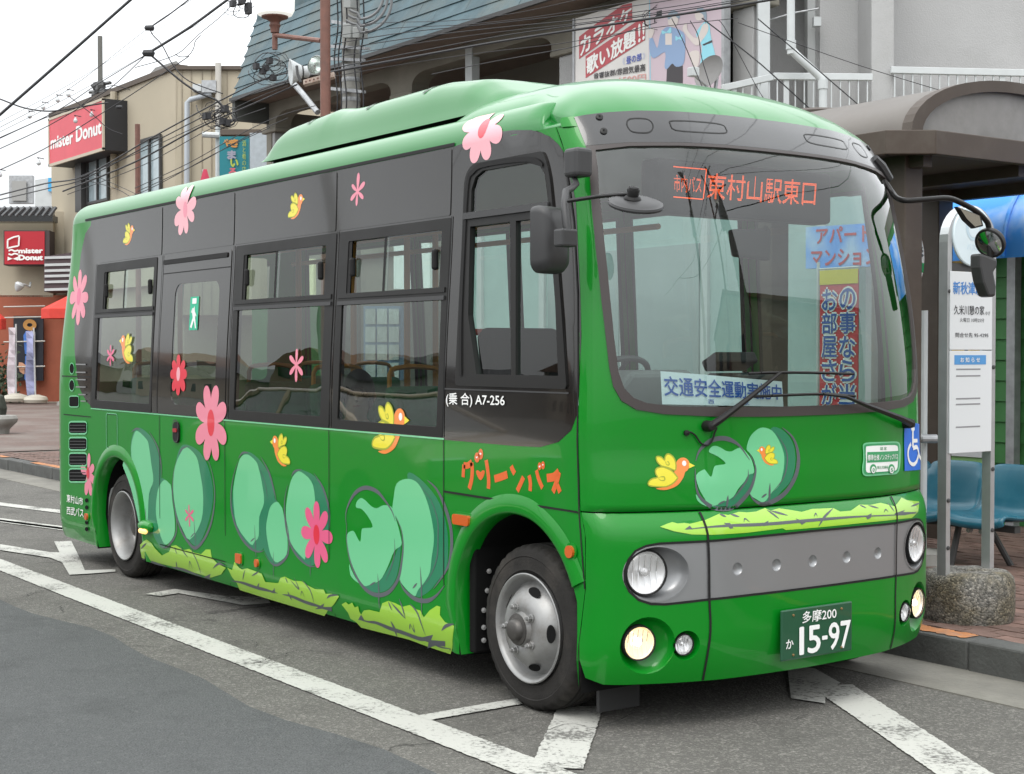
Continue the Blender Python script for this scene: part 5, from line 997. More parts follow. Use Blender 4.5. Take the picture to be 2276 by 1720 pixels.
for cx, cy, rx, ry in ((500,300,46,92), (566,238,44,98), (1637,460,32,72), (1700,442,34,75)): decal('brush_letter', ell(QB, cx, cy, rx, ry), M_oo, 2)
for cx, cy, r in ((562,232,18), (1698,432,13)): decal('brush_letter', ell(QB, cx, cy, r, r, 10), M_white, 3)
for p in ([(478,285),(492,302),(512,280)], [(1622,455),(1636,468),(1655,448)]): decal('brush_letter', stroke(I(QB(p)), .007, n=3), M_white, 3)
text_q('(乗 合) A7-256', K([(98,118),(388,127),(388,57),(98,50)]), 'lettering', M_white, off=.006, bold=.025)
text_q('東村山市', KR([(552,1162),(685,1192),(685,1128),(552,1098)]), 'lettering', M_white, off=.005, bold=.02)
text_q('西武バス', KR([(552,1262),(690,1294),(690,1218),(552,1200)]), 'lettering', M_white, off=.005, bold=.02)
# ---- bumper, silver band, lamps
silv_h = [(1105,726),(800,757),(580,778),(400,787),(300,792),(220,806),(160,835),(120,885),(98,950),(100,1010),(125,1065),(180,1115),(250,1138),(330,1140),(580,1112),(800,1088),(1105,1052)]
sv = I(QG(silv_h)); sv[0] = (am, sv[0][1]-.0); sv[-1] = (am, sv[-1][1]); SILV = sv+mirror(sv)[::-1][1:-1]
bump = [(a0+.003, zj-.006), (a0+.003, .60), (.436, .37), (.442, .30), (.475, .225), (.56, .205), (am, .195)]; bump = bump+mirror(bump)[::-1][1:]
def circ(c, r, n=28, k=1.): return [(c[0]+r*k*math.cos(t), c[1]+r*math.sin(t)) for t in np.linspace(0, 2*math.pi, n+1)[:-1]]
foB = I(QG([(232,1378)]))[0]; foS = I(QG([(452,1375)]))[0]; HLc = I(QG([(285,965)]))[0]; HLl = I(QG([(232,962)]))[0]; foL = I(QG([(192,1366)]))[0]; fsL = I(QG([(442,1373)]))[0]
mr_ = lambda p: (2*am-p[0], p[1])
RB, RS, RH = .120, .062, .112; KH = 1.28
skin('bumper', bump, M_green, bus, holes=[SILV, circ(foB, RB), circ(mr_(foB), RB), circ(foS, RS), circ(mr_(foS), RS)], step=.05)
dm = [I(QG([p]))[0] for p in ((745,937),(967,915),(1175,893),(1368,870),(1548,850))]; sp = (dm[4][0]-dm[0][0])/4; dm = [(am+(i-2)*.2185, np.mean([d[1] for d in dm])) for i in range(5)]
hlz = circ(HLc, RH, 32, KH)
skin('silver_band', SILV, M_silver, bus, holes=[hlz, circ(mr_(HLc), RH, 32, KH)]+[circ(d, .027, 18) for d in dm], step=.05, off=-.003)
skin('band_gap', stroke(SILV+SILV[:1], .010, taper=False, n=1), M_rub, bus, step=.06, off=.0012)
def bowl(c, r, prof, name, m, off0=-.003, n=32, k=1., sh=0.):
    us = np.linspace(0, 2*math.pi, n+1); V = []; F = []; NN = len(us)-1
    for rho, d in prof:
        for t in us[:-1]: a, z = c[0]+sh*(1-rho)+r*rho*k*math.cos(t), c[1]+r*rho*math.sin(t); V.append(tuple(S(a, z)+SN(a, z)*(off0+d)))
    for i in range(len(prof)-1):
        for j in range(NN): F.append((i*NN+j, i*NN+(j+1) % NN, (i+1)*NN+(j+1) % NN, (i+1)*NN+j))
    F.append(tuple((len(prof)-1)*NN+j for j in range(NN))); me = bpy.data.meshes.new(name); me.from_pydata(V, [], F); me.validate(); me.polygons.foreach_set('use_smooth', [True]*len(me.polygons))
    return link(name, me, m, bus)
for d in dm: bowl(d, .027, [(1, 0), (.92, -.004), (.7, -.009), (.4, -.012), (.1, -.013)], 'band_dimple', M_silver)
M_lit = mat('lamp_lit', (1, .9, .7), .3, emit=(1.0, .84, .55), estr=3.2); M_bulb = mat('bulb', (.8, .8, .8), .1, metal=.5)
def lamp(c, r, name, lit=False, tilt=.35, back=-.02, shell=None):
    n = SN(*c); n = n*(1-tilt)+np.array([1, 0, 0])*tilt; n /= np.linalg.norm(n); o = S(*c)+n*back
    root = MB().lathe([(r*1.10, -.06), (r*1.10, .006), (r*1.07, .014), (r*1.0, .012), (r*1.0, -.0)], o, n, 32).build(name, M_rub, bus, smooth=True)
    MB().lathe([(r, .004), (r*.98, -.004), (r*.85, -.012), (r*.55, -.021), (r*.2, -.026), (.0005, -.0265)], o, n, 32).build('reflector', mat('lamp_reflector', (.95, .95, .95), .42, metal=.85), root, smooth=True)
    for k in range(-2, 3):
        u = np.cross(n, [0, 0, 1]); u /= np.linalg.norm(u); w = np.cross(u, n); hh = math.sqrt(max(0, 1-(k/3.2)**2))*r*.9
        MB().tube([o+u*r*k/3.2-w*hh*.9-n*.004, o+u*r*k/3.2-n*.016, o+u*r*k/3.2+w*hh*.9-n*.004], .0022, 5).build('facet_rib', M_chrome, root)
    MB().lathe([(.016, -.024), (.017, -.006), (.011, .004), (.0005, .006)] if r > .05 else [(.010, -.022), (.009, -.006), (.0005, .0)], o, n, 16).build('bulb', M_lit if lit else M_bulb, root, smooth=True)
    if lit: MB().lathe([(r*.90, -.006), (r*.62, -.017), (r*.45, -.020)], o, n, 24).build('lit_reflector', mat('lamp_lit_warm', (.9, .75, .5), .4, emit=(1.0, .78, .42), estr=.85), root, smooth=True)
    MB().lathe([(r, .006), (r*.93, .014), (r*.7, .024), (r*.35, .030), (.0005, .031)], o, n, 32).build('lens', M_lens, root, smooth=True)
    return root
for sgn, f in ((1, lambda p: p), (-1, mr_)):
    bowl(f(HLc), RH, [(1, 0), (.97, -.008), (.9, -.030), (.75, -.048), (.5, -.056), (.1, -.058)], 'headlight_bowl', M_silver, k=KH)
    lamp(f(HLl), .088, 'headlight', back=-.022)
    skin('bowl_edge', stroke(circ(f(HLc), RH+.002, 40, KH)+circ(f(HLc), RH+.002, 40, KH)[:1], .006, taper=False, n=1), M_silver, bus, step=.2, off=.001)
    bowl(f(foB), RB, [(1, 0), (.96, -.010), (.88, -.032), (.7, -.048), (.4, -.056), (.1, -.058)], 'fog_bowl', M_green, 0)
    lamp(f(foL), .068, 'fog_light', lit=True, back=-.022)
    bowl(f(foS), RS, [(1, 0), (.95, -.008), (.85, -.028), (.6, -.040), (.1, -.043)], 'fog_bowl', M_green, 0)
    lamp(f(fsL), .042, 'marker_light', back=-.014, tilt=.2)
for pts in ([(525,612),(556,680),(574,760),(580,900),(582,1110),(588,1260),(575,1400),(545,1565)],):
    q = I(QG(pts)); q[-1] = (q[-1][0], .205)
    for qq in (q, mirror(q)): skin('panel_joint', stroke(qq, .011, taper=False), M_rub, bus, step=.04, off=.0028)
skin('bumper_lip', [(a0+.01, zj-.012), (left_a(XJ)-.01, zj-.012), (left_a(XJ)-.01, zj+.006), (a0+.01, zj+.006)], M_dark, bus, step=.06, off=-.014)
# number plate
px_, pz_ = .790, .364; pl_ = MB().box(px_-.012, px_, .82, 1.26, pz_-.11, pz_+.11).build('number_plate', mat('plate_green', (.012, .075, .035), .35, coat=.3), bus, bevel=.012)
pq = lambda u0, u1, v0, v1: [(px_, .82+.44*u0, pz_-.11+.22*v0), (px_, .82+.44*u1, pz_-.11+.22*v0), (px_, .82+.44*u1, pz_-.11+.22*v1), (px_, .82+.44*u0, pz_-.11+.22*v1)]
M_pw = mat('plate_white', (.80, .80, .78), .5)
text_quad('多摩200', pq(.28, .76, .70, .93), 'plate_text', M_pw, pl_, .003, .02); text_quad('か', pq(.055, .155, .24, .42), 'plate_text', M_pw, pl_, .003, .03)
for ch, u0, u1, v0, v1 in (('1', .245, .295, .09, .62), ('5', .36, .53, .09, .62), ('-', .56, .63, .32, .38), ('9', .655, .80, .09, .62), ('7', .825, .965, .09, .62)): text_quad(ch, pq(u0, u1, v0, v1), 'plate_text', M_pw, pl_, .003, .028)
for u, v in ((.16, .88), (.84, .88), (.16, .10), (.84, .10)): MB().lathe([(.006, 0), (.005, .004), (.0005, .005)], (px_, .82+.44*u, pz_-.11+.22*v), (1, 0, 0), 10).build('plate_screw', mat('brass', (.35, .22, .10), .4, metal=.8), pl_)
B(px_-.06, px_-.0125, .90, 1.18, pz_-.08, pz_+.08).build('plate_holder', M_rub, bus)
# stickers at the front
SK = Z(1880, 960, 11.06)
def spoly(name, pts, m, parent, off): return skin(name, pts, m, parent, step=.05, off=off)
M_stg = mat('sticker_green', (.03, .28, .10), .4); M_blue = mat('sticker_blue', (.01, .13, .62), .4)
st = spoly('low_floor_sticker', cr(I(SK([(400,330),(470,265),(700,250),(1000,240),(1240,235),(1320,320),(1325,600),(1310,880),(1230,1030),(1000,1050),(700,1075),(480,1085),(395,1020),(385,850),(410,700),(410,480)])), 2), M_bp, bus, .004)
spoly('sticker_edge', cr(I(SK([(430,350),(490,300),(700,285),(1000,272),(1220,270),(1285,340),(1290,600),(1275,860),(1210,985),(1000,1010),(700,1030),(490,1040),(425,990),(420,850),(440,700),(440,480)])), 2), M_stg, st, .0052)
spoly('sticker_face', cr(I(SK([(465,400),(520,350),(800,335),(1180,325),(1250,390),(1250,600),(1240,860),(1180,950),(1000,965),(700,985),(520,1000),(465,930),(470,700)])), 2), M_white, st, .0064)
spoly('sticker_band', I(SK([(495,495),(1250,465),(1235,715),(490,755)])), M_stg, st, .0076)
skin_text('標準仕様ノンステップバス', I(SK([(500,705),(1230,670),(1235,535),(500,560)])), 'sticker_text', M_white, st, .009, .02)
skin_text('認 定', I(SK([(810,445),(970,440),(970,365),(810,370)])), 'sticker_text', M_stg, st, .008, .01); skin_text('国土交通省', I(SK([(740,905),(1000,895),(1000,825),(740,835)])), 'sticker_text', M_stg, st, .008, .01)
for cx, ch in ((640, '0'), (1085, '5')):
    spoly('sticker_wheel', ell(SK, cx, 905, 80, 115), M_stg, st, .008); spoly('sticker_wheel', ell(SK, cx, 930, 52, 85), M_white, st, .0092); skin_text(ch, I(SK([(cx-25,975),(cx+25,975),(cx+25,885),(cx-25,885)])), 'sticker_text', M_stg, st, .0104, .02)
QW = Z(1876, 800, 2.5725)
wc = spoly('wheelchair_sticker', I(QW([(342,350),(437,345),(440,627),(342,634)])), M_blue, bus, .004)
wm = lambda pts, w: skin('wheelchair_mark', stroke(I(QW(pts)), w, taper=False, n=4), M_white, wc, step=.05, off=.006)
spoly('wheelchair_mark', ell(QW, 387, 392, 10, 16), M_white, wc, .006)
wm([(387,405),(387,480),(388,500)], .022); wm([(388,462),(413,461)], .018); wm([(388,505),(412,500),(424,550),(434,570)], .020); wm([(376,478),(362,510),(360,550),(370,585),(390,597),(408,580),(418,545)], .018)
# ---- lamps and fittings on the side
def fitting(q, c, w, h, name, m, r=.01, off=.016, rim=True):
    a, z = I(q([c]))[0]
    if rim: skin('lamp_base', rrect(a-w/2-.012, a+w/2+.012, z-h/2-.01, z+h/2+.01, r+.008), M_green, bus, step=.1, off=.006, solid=.006)
    return skin(name, rrect(a-w/2, a+w/2, z-h/2, z+h/2, r), m, bus, step=.03, off=off, solid=off-.002)
fitting(K, (180, 680), .135, .048, 'side_indicator', M_or, .015, .022); fitting(K, (715, 838), .052, .052, 'side_marker', M_or, .025, .018); fitting(Q2, (163, 990), .075, .058, 'side_reflector', M_or, .01, .014); fitting(Q2, (319, 1030), .042, .046, 'side_marker', M_or, .02, .018); fitting(KR, (718, 1283), .05, .05, 'side_marker', M_or, .022, .018)
hd = fitting(KR, (1455, 592), .085, .135, 'door_handle', M_rub, .035, .014, False); a, z = I(KR([(1455, 575)]))[0]
skin('handle_grip', rrect(a-.03, a+.03, z-.012, z+.012, .008), mat('handle_red', (.30, .015, .02), .4), hd, step=.05, off=.022, solid=.006)
skin('handle_frame', stroke(cr(rrect(a-.045, a+.045, z-.075, z+.065, .04), 1)+[rrect(a-.045, a+.045, z-.075, z+.065, .04)[0]], .008, taper=False, n=1), M_plas, hd, step=.1, off=.016)
fl = I(KR([(875,720),(965,720),(965,435),(875,435)])); fx0, fx1 = fl[0][0], fl[1][0]; fz0, fz1 = fl[0][1], fl[3][1]
skin('flap_outline', stroke(rrect(fx0, fx1, fz0, fz1, .02)+rrect(fx0, fx1, fz0, fz1, .02)[:1], .006, taper=False, n=1), M_bp, bus, step=.1, off=.003)
skin('flap_joint', stroke(rrect(fx0+.006, fx1-.006, fz0+.006, fz1-.006, .02)+rrect(fx0+.006, fx1-.006, fz0+.006, fz1-.006, .02)[:1], .004, taper=False, n=1), M_rub, bus, step=.1, off=.003)
p = S(*I(KR([(1215, 1362)]))[0]); hood = MB().lathe([(.003, -.10), (.03, -.085), (.042, -.03), (.042, .03), (.03, .085), (.003, .10)], p+np.array([0, -.012, 0]), (1, 0, 0), 16).build('step_lamp', M_green, bus, smooth=True)
MB().lathe([(.003, -.07), (.018, -.04), (.018, .04), (.003, .07)], p+np.array([.02, -.045, -.028]), (1, 0, 0), 12).build('lamp_lens', mat('lens_amber', (.9, .5, .15), .2, emit=(1, .6, .2), estr=1.2), hood, smooth=True)
# rear corner grilles
for (x0, x1, y0, y1) in ((568,716,505,605), (568,716,635,738), (568,716,762,868), (568,716,890,1000)):
    q = I(KR(rrect(x0, x1, y0, y1, 22))); v = skin('vent', q, M_dark, bus, step=.1, off=.003); skin('vent_edge', stroke(q+q[:1], .012, taper=False, n=1), M_bp, v, step=.1, off=.004)
    for k in (.3, .55, .8): skin('vent_slat', stroke(I(KR([(x0+10, y0+(y1-y0)*k), (x1-10, y0+(y1-y0)*k)])), .006, taper=False, n=2), M_plas, v, step=.1, off=.0055)
for q in (ell(KR, 592, 70, 20, 45), ell(KR, 592, 207, 22, 47), I(KR(rrect(570, 650, 295, 385, 18)))): v = skin('vent', q, M_dark, bus, step=.1, off=.003); skin('vent_edge', stroke(q+q[:1], .008, taper=False, n=1), M_bp, v, step=.1, off=.004)
for y in (35, 100, 160, 220, 282, 335): skin('louvre', stroke(I(KR([(628+max(0, y-220)*.35, y), (710, y+2)])), .009, taper=False, n=2), M_silver, bus, step=.1, off=.008)
for y in (1150, 1208, 1330, 1385): skin('vent_hole', ell(KR, 714, y, 14, 18, 10), M_dark, bus, step=.1, off=.004)
# ---- wheel arches and wheels
def flare(arch, prof, name, m, i0=0, i1=None):
    P = np.array(arch[i0:i1]); n = len(P); V = []; F = []
    for i in range(n):
        d = P[min(i+1, n-1)]-P[max(i-1, 0)]; d /= np.linalg.norm(d); q = np.array([-d[1], d[0]])
        for o, h in prof: a, z = P[i]+q*o; s = S(a, max(z, .165)); V.append((s[0], s[1]-h, max(z, .165)))
    k = len(prof)
    for i in range(n-1):
        for j in range(k-1): F.append((i*k+j, i*k+j+1, (i+1)*k+j+1, (i+1)*k+j))
    me = bpy.data.meshes.new(name); me.from_pydata(V, [], F); me.validate(); me.polygons.foreach_set('use_smooth', [True]*len(me.polygons)); return link(name, me, m, bus)
pf = [(.085, .001), (.076, .004), (.058, .010), (.032, .014), (.010, .013), (-.001, .008), (-.004, -.08)]
fa = archF; k = next(i for i, p in enumerate(fa) if p[0] > 0 and p[1] < .60)
flare(fa, pf, 'wheel_arch', M_green, 0, k+1); flare(archR, pf, 'wheel_arch', M_green)
decal('bush_decal', cr(I(KR([(1015,860),(1035,815),(1060,835),(1110,960),(1150,1120),(1180,1280),(1150,1330),(1130,1250),(1085,1060),(1040,930)])), 2), M_bp, 22)
for arch, sd in ((archF, 0), (archR, 0), (archF, 1), (archR, 1)):
    V = []; F = []; n = len(arch)
    for a, z in arch:
        for y in (.0, .62): V.append((a, y+.02 if not sd else 2.06-y, z))
    F = [(2*i, 2*i+1, 2*i+3, 2*i+2) for i in range(n-1)]+[tuple(2*i+1 for i in range(n))]
    me = bpy.data.meshes.new('wheel_well'); me.from_pydata(V, [], F); link('wheel_well', me, M_dark, bus)
def tyre_mat():
    m = mat('tyre_rubber', (.023, .0215, .020), .78, spec=.2, noise=.2, nscale=12, bump=.15, bscale=120, dirt=((.075, .066, .057), .65), dscale=3.5); return m
M_tyre = tyre_mat()
def wheel(cx, yo, sgn, dish):
    ax = np.array([0, -sgn, 0.]); o = np.array([cx, yo, .366]); n = 120; prof = [(.225, -.205), (.30, -.212), (.345, -.205), (.360, -.192), (.3665, -.165), (.3665, -.150), (.357, -.147), (.357, -.137), (.367, -.134), (.367, -.112), (.357, -.109), (.357, -.099), (.367, -.096), (.367, -.072), (.357, -.069), (.357, -.060), (.3665, -.057), (.3655, -.036), (.358, -.018), (.347, -.008), (.335, -.003), (.322, .0), (.316, .002), (.312, -.001), (.29, .001), (.262, -.002), (.256, .0008), (.252, -.003), (.238, -.010), (.226, -.022)]
    V = []; 
    u = np.array([1., 0, 0]); w = np.array([0, 0, 1.])
    for i, (r, h) in enumerate(prof):
        for j in range(n):
            rr = r
            if i in (4, 5, 17, 18) and j % 3 == 0: rr -= .010
            if i == 19 and j % 3 == 0: rr -= .004
            t = 2*math.pi*j/n; V.append(o+ax*h+rr*(u*math.cos(t)+w*math.sin(t)))
    F = [(i*n+j, i*n+(j+1) % n, (i+1)*n+(j+1) % n, (i+1)*n+j) for i in range(len(prof)-1) for j in range(n)]
    if sgn > 0: F = [f[::-1] for f in F]
    root = MB().add(V, F).build('wheel', M_tyre, bus, smooth=True, angle=35)
    if dish: rp = [(.228, -.03), (.236, .000), (.242, .006), (.243, .010), (.238, .013), (.230, .010), (.222, -.004), (.212, -.028), (.204, -.040), (.196, -.036), (.182, -.012), (.160, .016), (.138, .034), (.112, .044), (.088, .044), (.078, .040), (.074, .050), (.070, .062)]
    else: rp = [(.228, -.03), (.236, .0), (.242, .006), (.243, .010), (.237, .013), (.228, .008), (.218, -.02), (.208, -.04), (.204, -.085), (.200, -.12), (.190, -.150), (.165, -.165), (.14, -.165), (.115, -.150), (.10, -.12), (.098, -.10)]
    rim = MB().lathe(rp, o, ax, 64).build('rim', M_rim, root, smooth=True, angle=50)
    hubp = [(.070, .058), (.068, .066), (.052, .070), (.046, .088), (.036, .096), (.0005, .098)] if dish else [(.098, -.10), (.09, -.09), (.075, -.07), (.05, -.06), (.0005, -.058)]
    MB().lathe(hubp, o, ax, 32).build('hub', mat('hub_metal', (.085, .08, .075), .45, metal=.6, noise=.2, nscale=20) , root, smooth=True, angle=45)
    for k in range(5):
        t = math.radians(90+72*k+(18 if dish else 10)); d = u*math.cos(t)+w*math.sin(t); e = -u*math.sin(t)+w*math.cos(t)
        r0, h0 = (.101, .044) if dish else (.125, -.155)
        nu = MB().lathe([(.019, 0), (.019, .004), (.013, .006)], o+d*r0+ax*h0, ax, 12).lathe([(.0125, .004), (.0125, .022), (.009, .024), (.008, .034), (.0005, .035)], o+d*r0+ax*h0, ax, 6).build('wheel_nut', M_rim, root)
        t2 = t+math.radians(36); d = u*math.cos(t2)+w*math.sin(t2); e = -u*math.sin(t2)+w*math.cos(t2); rr, hh, sl = (.172, .0035, .78) if dish else (.172, -.163, .2)
        nn = ax*.78+d*.62 if dish else ax; nn /= np.linalg.norm(nn); tt = np.cross(e, nn); c = o+d*rr+ax*hh+nn*.004
        pts = [c+e*.040*math.cos(q)*(1-.12*math.sin(q))+tt*.021*math.sin(q) for q in np.linspace(0, 2*math.pi, 21)[:-1]]
        MB().add(pts, [tuple(range(20))]).build('hand_hole', M_dark, root)
    return root
wheel(.015, .045, 1, True); wheel(-4.825, .045, 1, False); wheel(.015, 2.035, -1, True); wheel(-4.825, 2.035, -1, False)
# suspension bits seen through the front arch, underbody
for i, (y, z) in enumerate(((.10, .30), (.10, .38), (.12, .47), (.13, .56), (.10, .24))): MB().lathe([(.012, 0), (.012, .014), (.0005, .016)], (-.42, y, z), (1, -.6, 0), 8).build('chassis_bolt', M_rim, bus)
B(-.47, -.42, .05, .35, .18, .80).build('chassis_plate', M_dark, bus, bevel=.01); B(-6.1, .3, .34, 1.74, .22, .34).build('underbody', M_dark, bus); B(-4.36, -.54, .09, 1.99, .18, .215).build('underbody', M_dark, bus)  # second, wider plate added to cut bounce light and deepen shade under the bus
B(.10, .50, .20, 1.88, .24, .60).build('front_axle_box', M_dark, bus)
B(.40, .42, .12, .34, .06, .22).build('mud_flap', mat('flap_rubber', (.018, .018, .018), .8), bus)
# ---- mirrors and wipers
def at_x(q, p, x): return on(*q([p])[0], 'x', x)
def at_y(q, p, y): return on(*q([p])[0], 'y', y)
ym = -.16
c = at_y(Dz, (820, 860), ym); mm_ = MB(); 
mo = rrect(-.085, .085, -.135, .135, [.05, .04, .02, .03], 5)
fy = np.array([.25, -.97, 0]); fy /= np.linalg.norm(fy); fx = np.array([fy[1]*-1, fy[0], 0])
def mpt(u, v, d): return c+fy*(-u)+np.array([0, 0, 1.])*v+fx*d
rings = [(1.0, -.035), (1.02, -.01), (.98, .02), (.86, .042), (.5, .056), (.1, .06)]
V = [mpt(u*s, v*s, d) for s, d in rings for u, v in mo]; n = len(mo); F = [(i*n+j, i*n+(j+1) % n, (i+1)*n+(j+1) % n, (i+1)*n+j) for i in range(len(rings)-1) for j in range(n)]+[tuple((len(rings)-1)*n+j for j in range(n)), tuple(range(n))[::-1]]
dm_ = MB().add(V, F).build('wing_mirror', M_plas, bus, smooth=True, angle=60)
bmesh_fix = []
MB().add([mpt(u*.93, v*.95, -.037) for u, v in mo], [tuple(range(n))[::-1]]).build('mirror_glass', M_chrome, dm_)
cb = at_y(Dz, (965, 845), ym-.03); MB().box(cb[0]-.03, cb[0]+.03, cb[1]-.05, cb[1]+.03, cb[2]-.035, cb[2]+.035).build('mirror_clamp', M_plas, dm_, bevel=.008)
bb = at_y(Dz, (1030, 225), -.02); br = MB().box(bb[0]-.05, bb[0]+.045, bb[1]-.03, bb[1]+.06, bb[2]-.06, bb[2]+.06).build('mirror_bracket', M_plas, bus, bevel=.018, seg=3)
MB().tube([at_y(Dz, p, y) for p, y in (((1015, 340), -.01), ((1035, 400), -.03), ((1000, 435), -.07), ((950, 460), -.12), ((940, 560), -.16), ((955, 730), -.17), ((970, 800), -.17))], [.012, .014, .014, .015, .016, .017, .012], 10).build('mirror_arm', M_plas, bus, smooth=True)
pa = at_y(Dz, (970, 540), -.16); pd = at_x(Dz, (1480, 480), .95)
MB().tube([pa, pa*.5+pd*.5+np.array([0, 0, .004]), pd], .008, 8).build('mirror_rod', M_frame, bus, smooth=True)
dc = at_x(Dz, (1525, 560), .95); dn = np.array([.34, -.14, .93]); dn /= np.linalg.norm(dn)
rm = MB().lathe([(.0005, .020), (.05, .018), (.088, .010), (.096, .004), (.104, .004), (.107, -.004), (.104, -.012)], dc, dn, 40).build('round_mirror', M_plas, bus, smooth=True)
MB().lathe([(.104, -.011), (.06, -.022), (.0005, -.026)], dc, dn, 40).build('mirror_glass', M_chrome, rm, smooth=True)
MB().lathe([(.034, .018), (.030, .024), (.022, .028), (.024, .05), (.018, .062), (.0005, .066)], dc-np.array([0, .02, 0]), dn, 20).build('mirror_joint', M_rub, rm, smooth=True)
L5 = Z(1876, 400, 3.715)
arm = [at_x(L5, p, x) for p, x in (((335, 10), .36), ((395, 100), .40), ((440, 150), .46), ((520, 170), .54), ((680, 160), .58), ((850, 150), .60), ((960, 185), .61), ((1080, 250), .62), ((1160, 320), .62), ((1195, 390), .62), ((1200, 560), .62), ((1205, 640), .62))]
MB().tube(cr(arm, 4, False), .014, 10).build('mirror_arm', M_frame, bus, smooth=True)
sk = [at_x(Z(1676, 0, 3.687), p, .36) for p in ((985, 1295), (1040, 1360), (1110, 1470))]; MB().tube(sk, [.020, .026, .022], 8).build('mirror_arm', M_plas, bus, smooth=True)
dc = at_x(L5, (1205, 520), .62); dn = np.array([.12, -.86, -.42]); dn /= np.linalg.norm(dn)
rm = MB().lathe([(.075, -.02), (.079, -.006), (.077, .008), (.070, .012), (.066, .010)], dc, dn, 36).build('round_mirror', M_frame, bus, smooth=True); MB().lathe([(.066, .009), (.04, .018), (.0005, .022)], dc, dn, 36).build('mirror_glass', M_chrome, rm, smooth=True)
MB().lathe([(.075, -.02), (.06, -.035), (.0005, -.04)], dc, dn, 24).build('mirror_shell', M_frame, rm, smooth=True)
tri = [at_x(L5, p, .63) for p in ((930, 215), (1130, 290), (1155, 380), (1075, 400), (1000, 330))]; MB().prism(tri, (-.03, .01, 0)).build('corner_mirror', M_frame, bus, bevel=.006)
tri2 = [at_x(L5, p, .632) for p in ((955, 232), (1115, 295), (1135, 370), (1080, 385), (1012, 320))]; poly3(tri2, 'mirror_glass', M_chrome, bpy.data.objects[bus.children[-1].name], .002)
hs_ = [at_x(L5, p, .66) for p in ((1125, 600), (1270, 650), (1268, 720), (1240, 760), (1262, 880), (1255, 965), (1195, 965), (1150, 850), (1125, 720))]; MB().prism(hs_, (-.08, .02, 0)).build('wing_mirror', M_plas, bus, bevel=.014)
def sp_(q, p, off): a, z = I(q([p]))[0]; return S(a, z)+SN(a, z)*off
for piv, arm_, bl in (((690, 1655), [(690, 1655), (745, 1610), (900, 1488), (1075, 1352)], [(915, 1357), (1190, 1352), (1510, 1360)]), ((1815, 1640), [(1815, 1640), (1740, 1610), (1560, 1540), (1440, 1488), (1320, 1474)], [(940, 1488), (1320, 1474), (1520, 1486)])):
    pts = [sp_(Fz, p, o) for p, o in zip(arm_, (.035, .05, .05, .045, .04))]
    w_ = MB().tube(pts, [.018, .015, .011, .007] if len(pts) == 4 else [.018, .015, .011, .008, .006], 8).build('wiper', M_frame, bus, smooth=True)
    MB().lathe([(.024, -.03), (.024, .0), (.018, .02), (.0005, .024)], sp_(Fz, piv, .03), SN(*I(Fz([piv]))[0]), 16).build('wiper_pivot', M_frame, w_, smooth=True)
    b_ = [sp_(Fz, p, .018) for p in cr(bl, 6, False)]; MB().tube(b_, .0065, 5).build('wiper_blade', M_rub, w_)
    MB().tube([q+np.array([.012, -.008, .002]) for q in b_[2:-2]], .0045, 5).build('wiper_bow', M_frame, w_)
MB().tube([sp_(QF, p, .01) for p in cr([(810, 55), (850, 45), (900, 80), (950, 150), (1010, 175), (1060, 130), (1090, 40), (1110, 0)], 4, False)], .004, 5).build('washer_hose', M_rub, bus); MB().lathe([(.012, 0), (.012, .012), (.0005, .015)], sp_(QF, (815, 52), .002), SN(*I(QF([(815, 52)]))[0]), 10).build('washer_nozzle', M_rub, bus)
# ---- inside the bus
M_int = mat('trim_grey', (.30, .31, .30), .7); M_flr = mat('floor_vinyl', (.10, .11, .10), .6); M_seat = mat('seat_green', (.03, .16, .07), .8, noise=.25, nscale=30); M_pole = mat('pole_orange', (.62, .23, .02), .35); M_ceil = mat('ceiling_white', (.52, .54, .52), .7); M_dash = mat('dash_grey', (.16, .165, .165), .6, bump=.05, bscale=250)
B(-6.1, .35, .66, 1.42, .342, .36).build('floor', M_flr, bus); B(-4.34, -.56, .06, .655, .342, .36).build('floor', M_flr, bus); B(-4.34, -.56, 1.425, 2.02, .342, .36).build('floor', M_flr, bus); B(-6.0, .25, .10, 1.98, 2.50, 2.52).build('ceiling_lining', M_ceil, bus)
for y0, y1 in ((.055, .065), (2.015, 2.025)): B(-6.05, -.65, y0, y1, .85, 1.16).build('wall_lining', M_int, bus)
B(-6.05, -5.25, .1, 1.98, .36, 1.10).build('engine_cover', M_int, bus, bevel=.03)
def seat(x, y, side=1, h=.80):
    s = MB().box(x-.22, x+.22, y-.20, y+.20, h-.10, h).build('seat', M_seat, bus, bevel=.04, seg=3)
    MB().obox((x-.24, y-.20, h-.02), (.09, 0, 0), (0, .40, 0), (-.10, 0, .62)).build('backrest', M_seat, s, bevel=.035, seg=3)
    MB().tube(cr([(x-.28, y-.17, h+.45), (x-.33, y-.16, h+.66), (x-.34, y-.08, h+.70), (x-.34, y+.08, h+.70), (x-.33, y+.16, h+.66), (x-.28, y+.17, h+.45)], 3, False), .014, 6).build('grab_handle', M_pole, s, smooth=True)
    B(x-.15, x+.15, y-.10, y+.10, .36, h-.10).build('seat_stand', M_int, s)
for x, y in ((-1.15, .38), (-2.0, .38), (-2.85, .38), (-3.9, .38), (-4.75, .38), (-1.9, 1.70), (-2.75, 1.70), (-3.9, 1.70), (-4.75, 1.70)): seat(x, y)
for px, py, y in ((664, 700, .68), (786, 750, .68), (905, 740, .9), (968, 760, 1.3), (400, 700, .68)):
    p = on(px, py, 'y', y); MB().tube([(p[0], y, .36), (p[0], y, 2.5)], .019, 10).build('grab_pole', M_pole, bus, smooth=True)
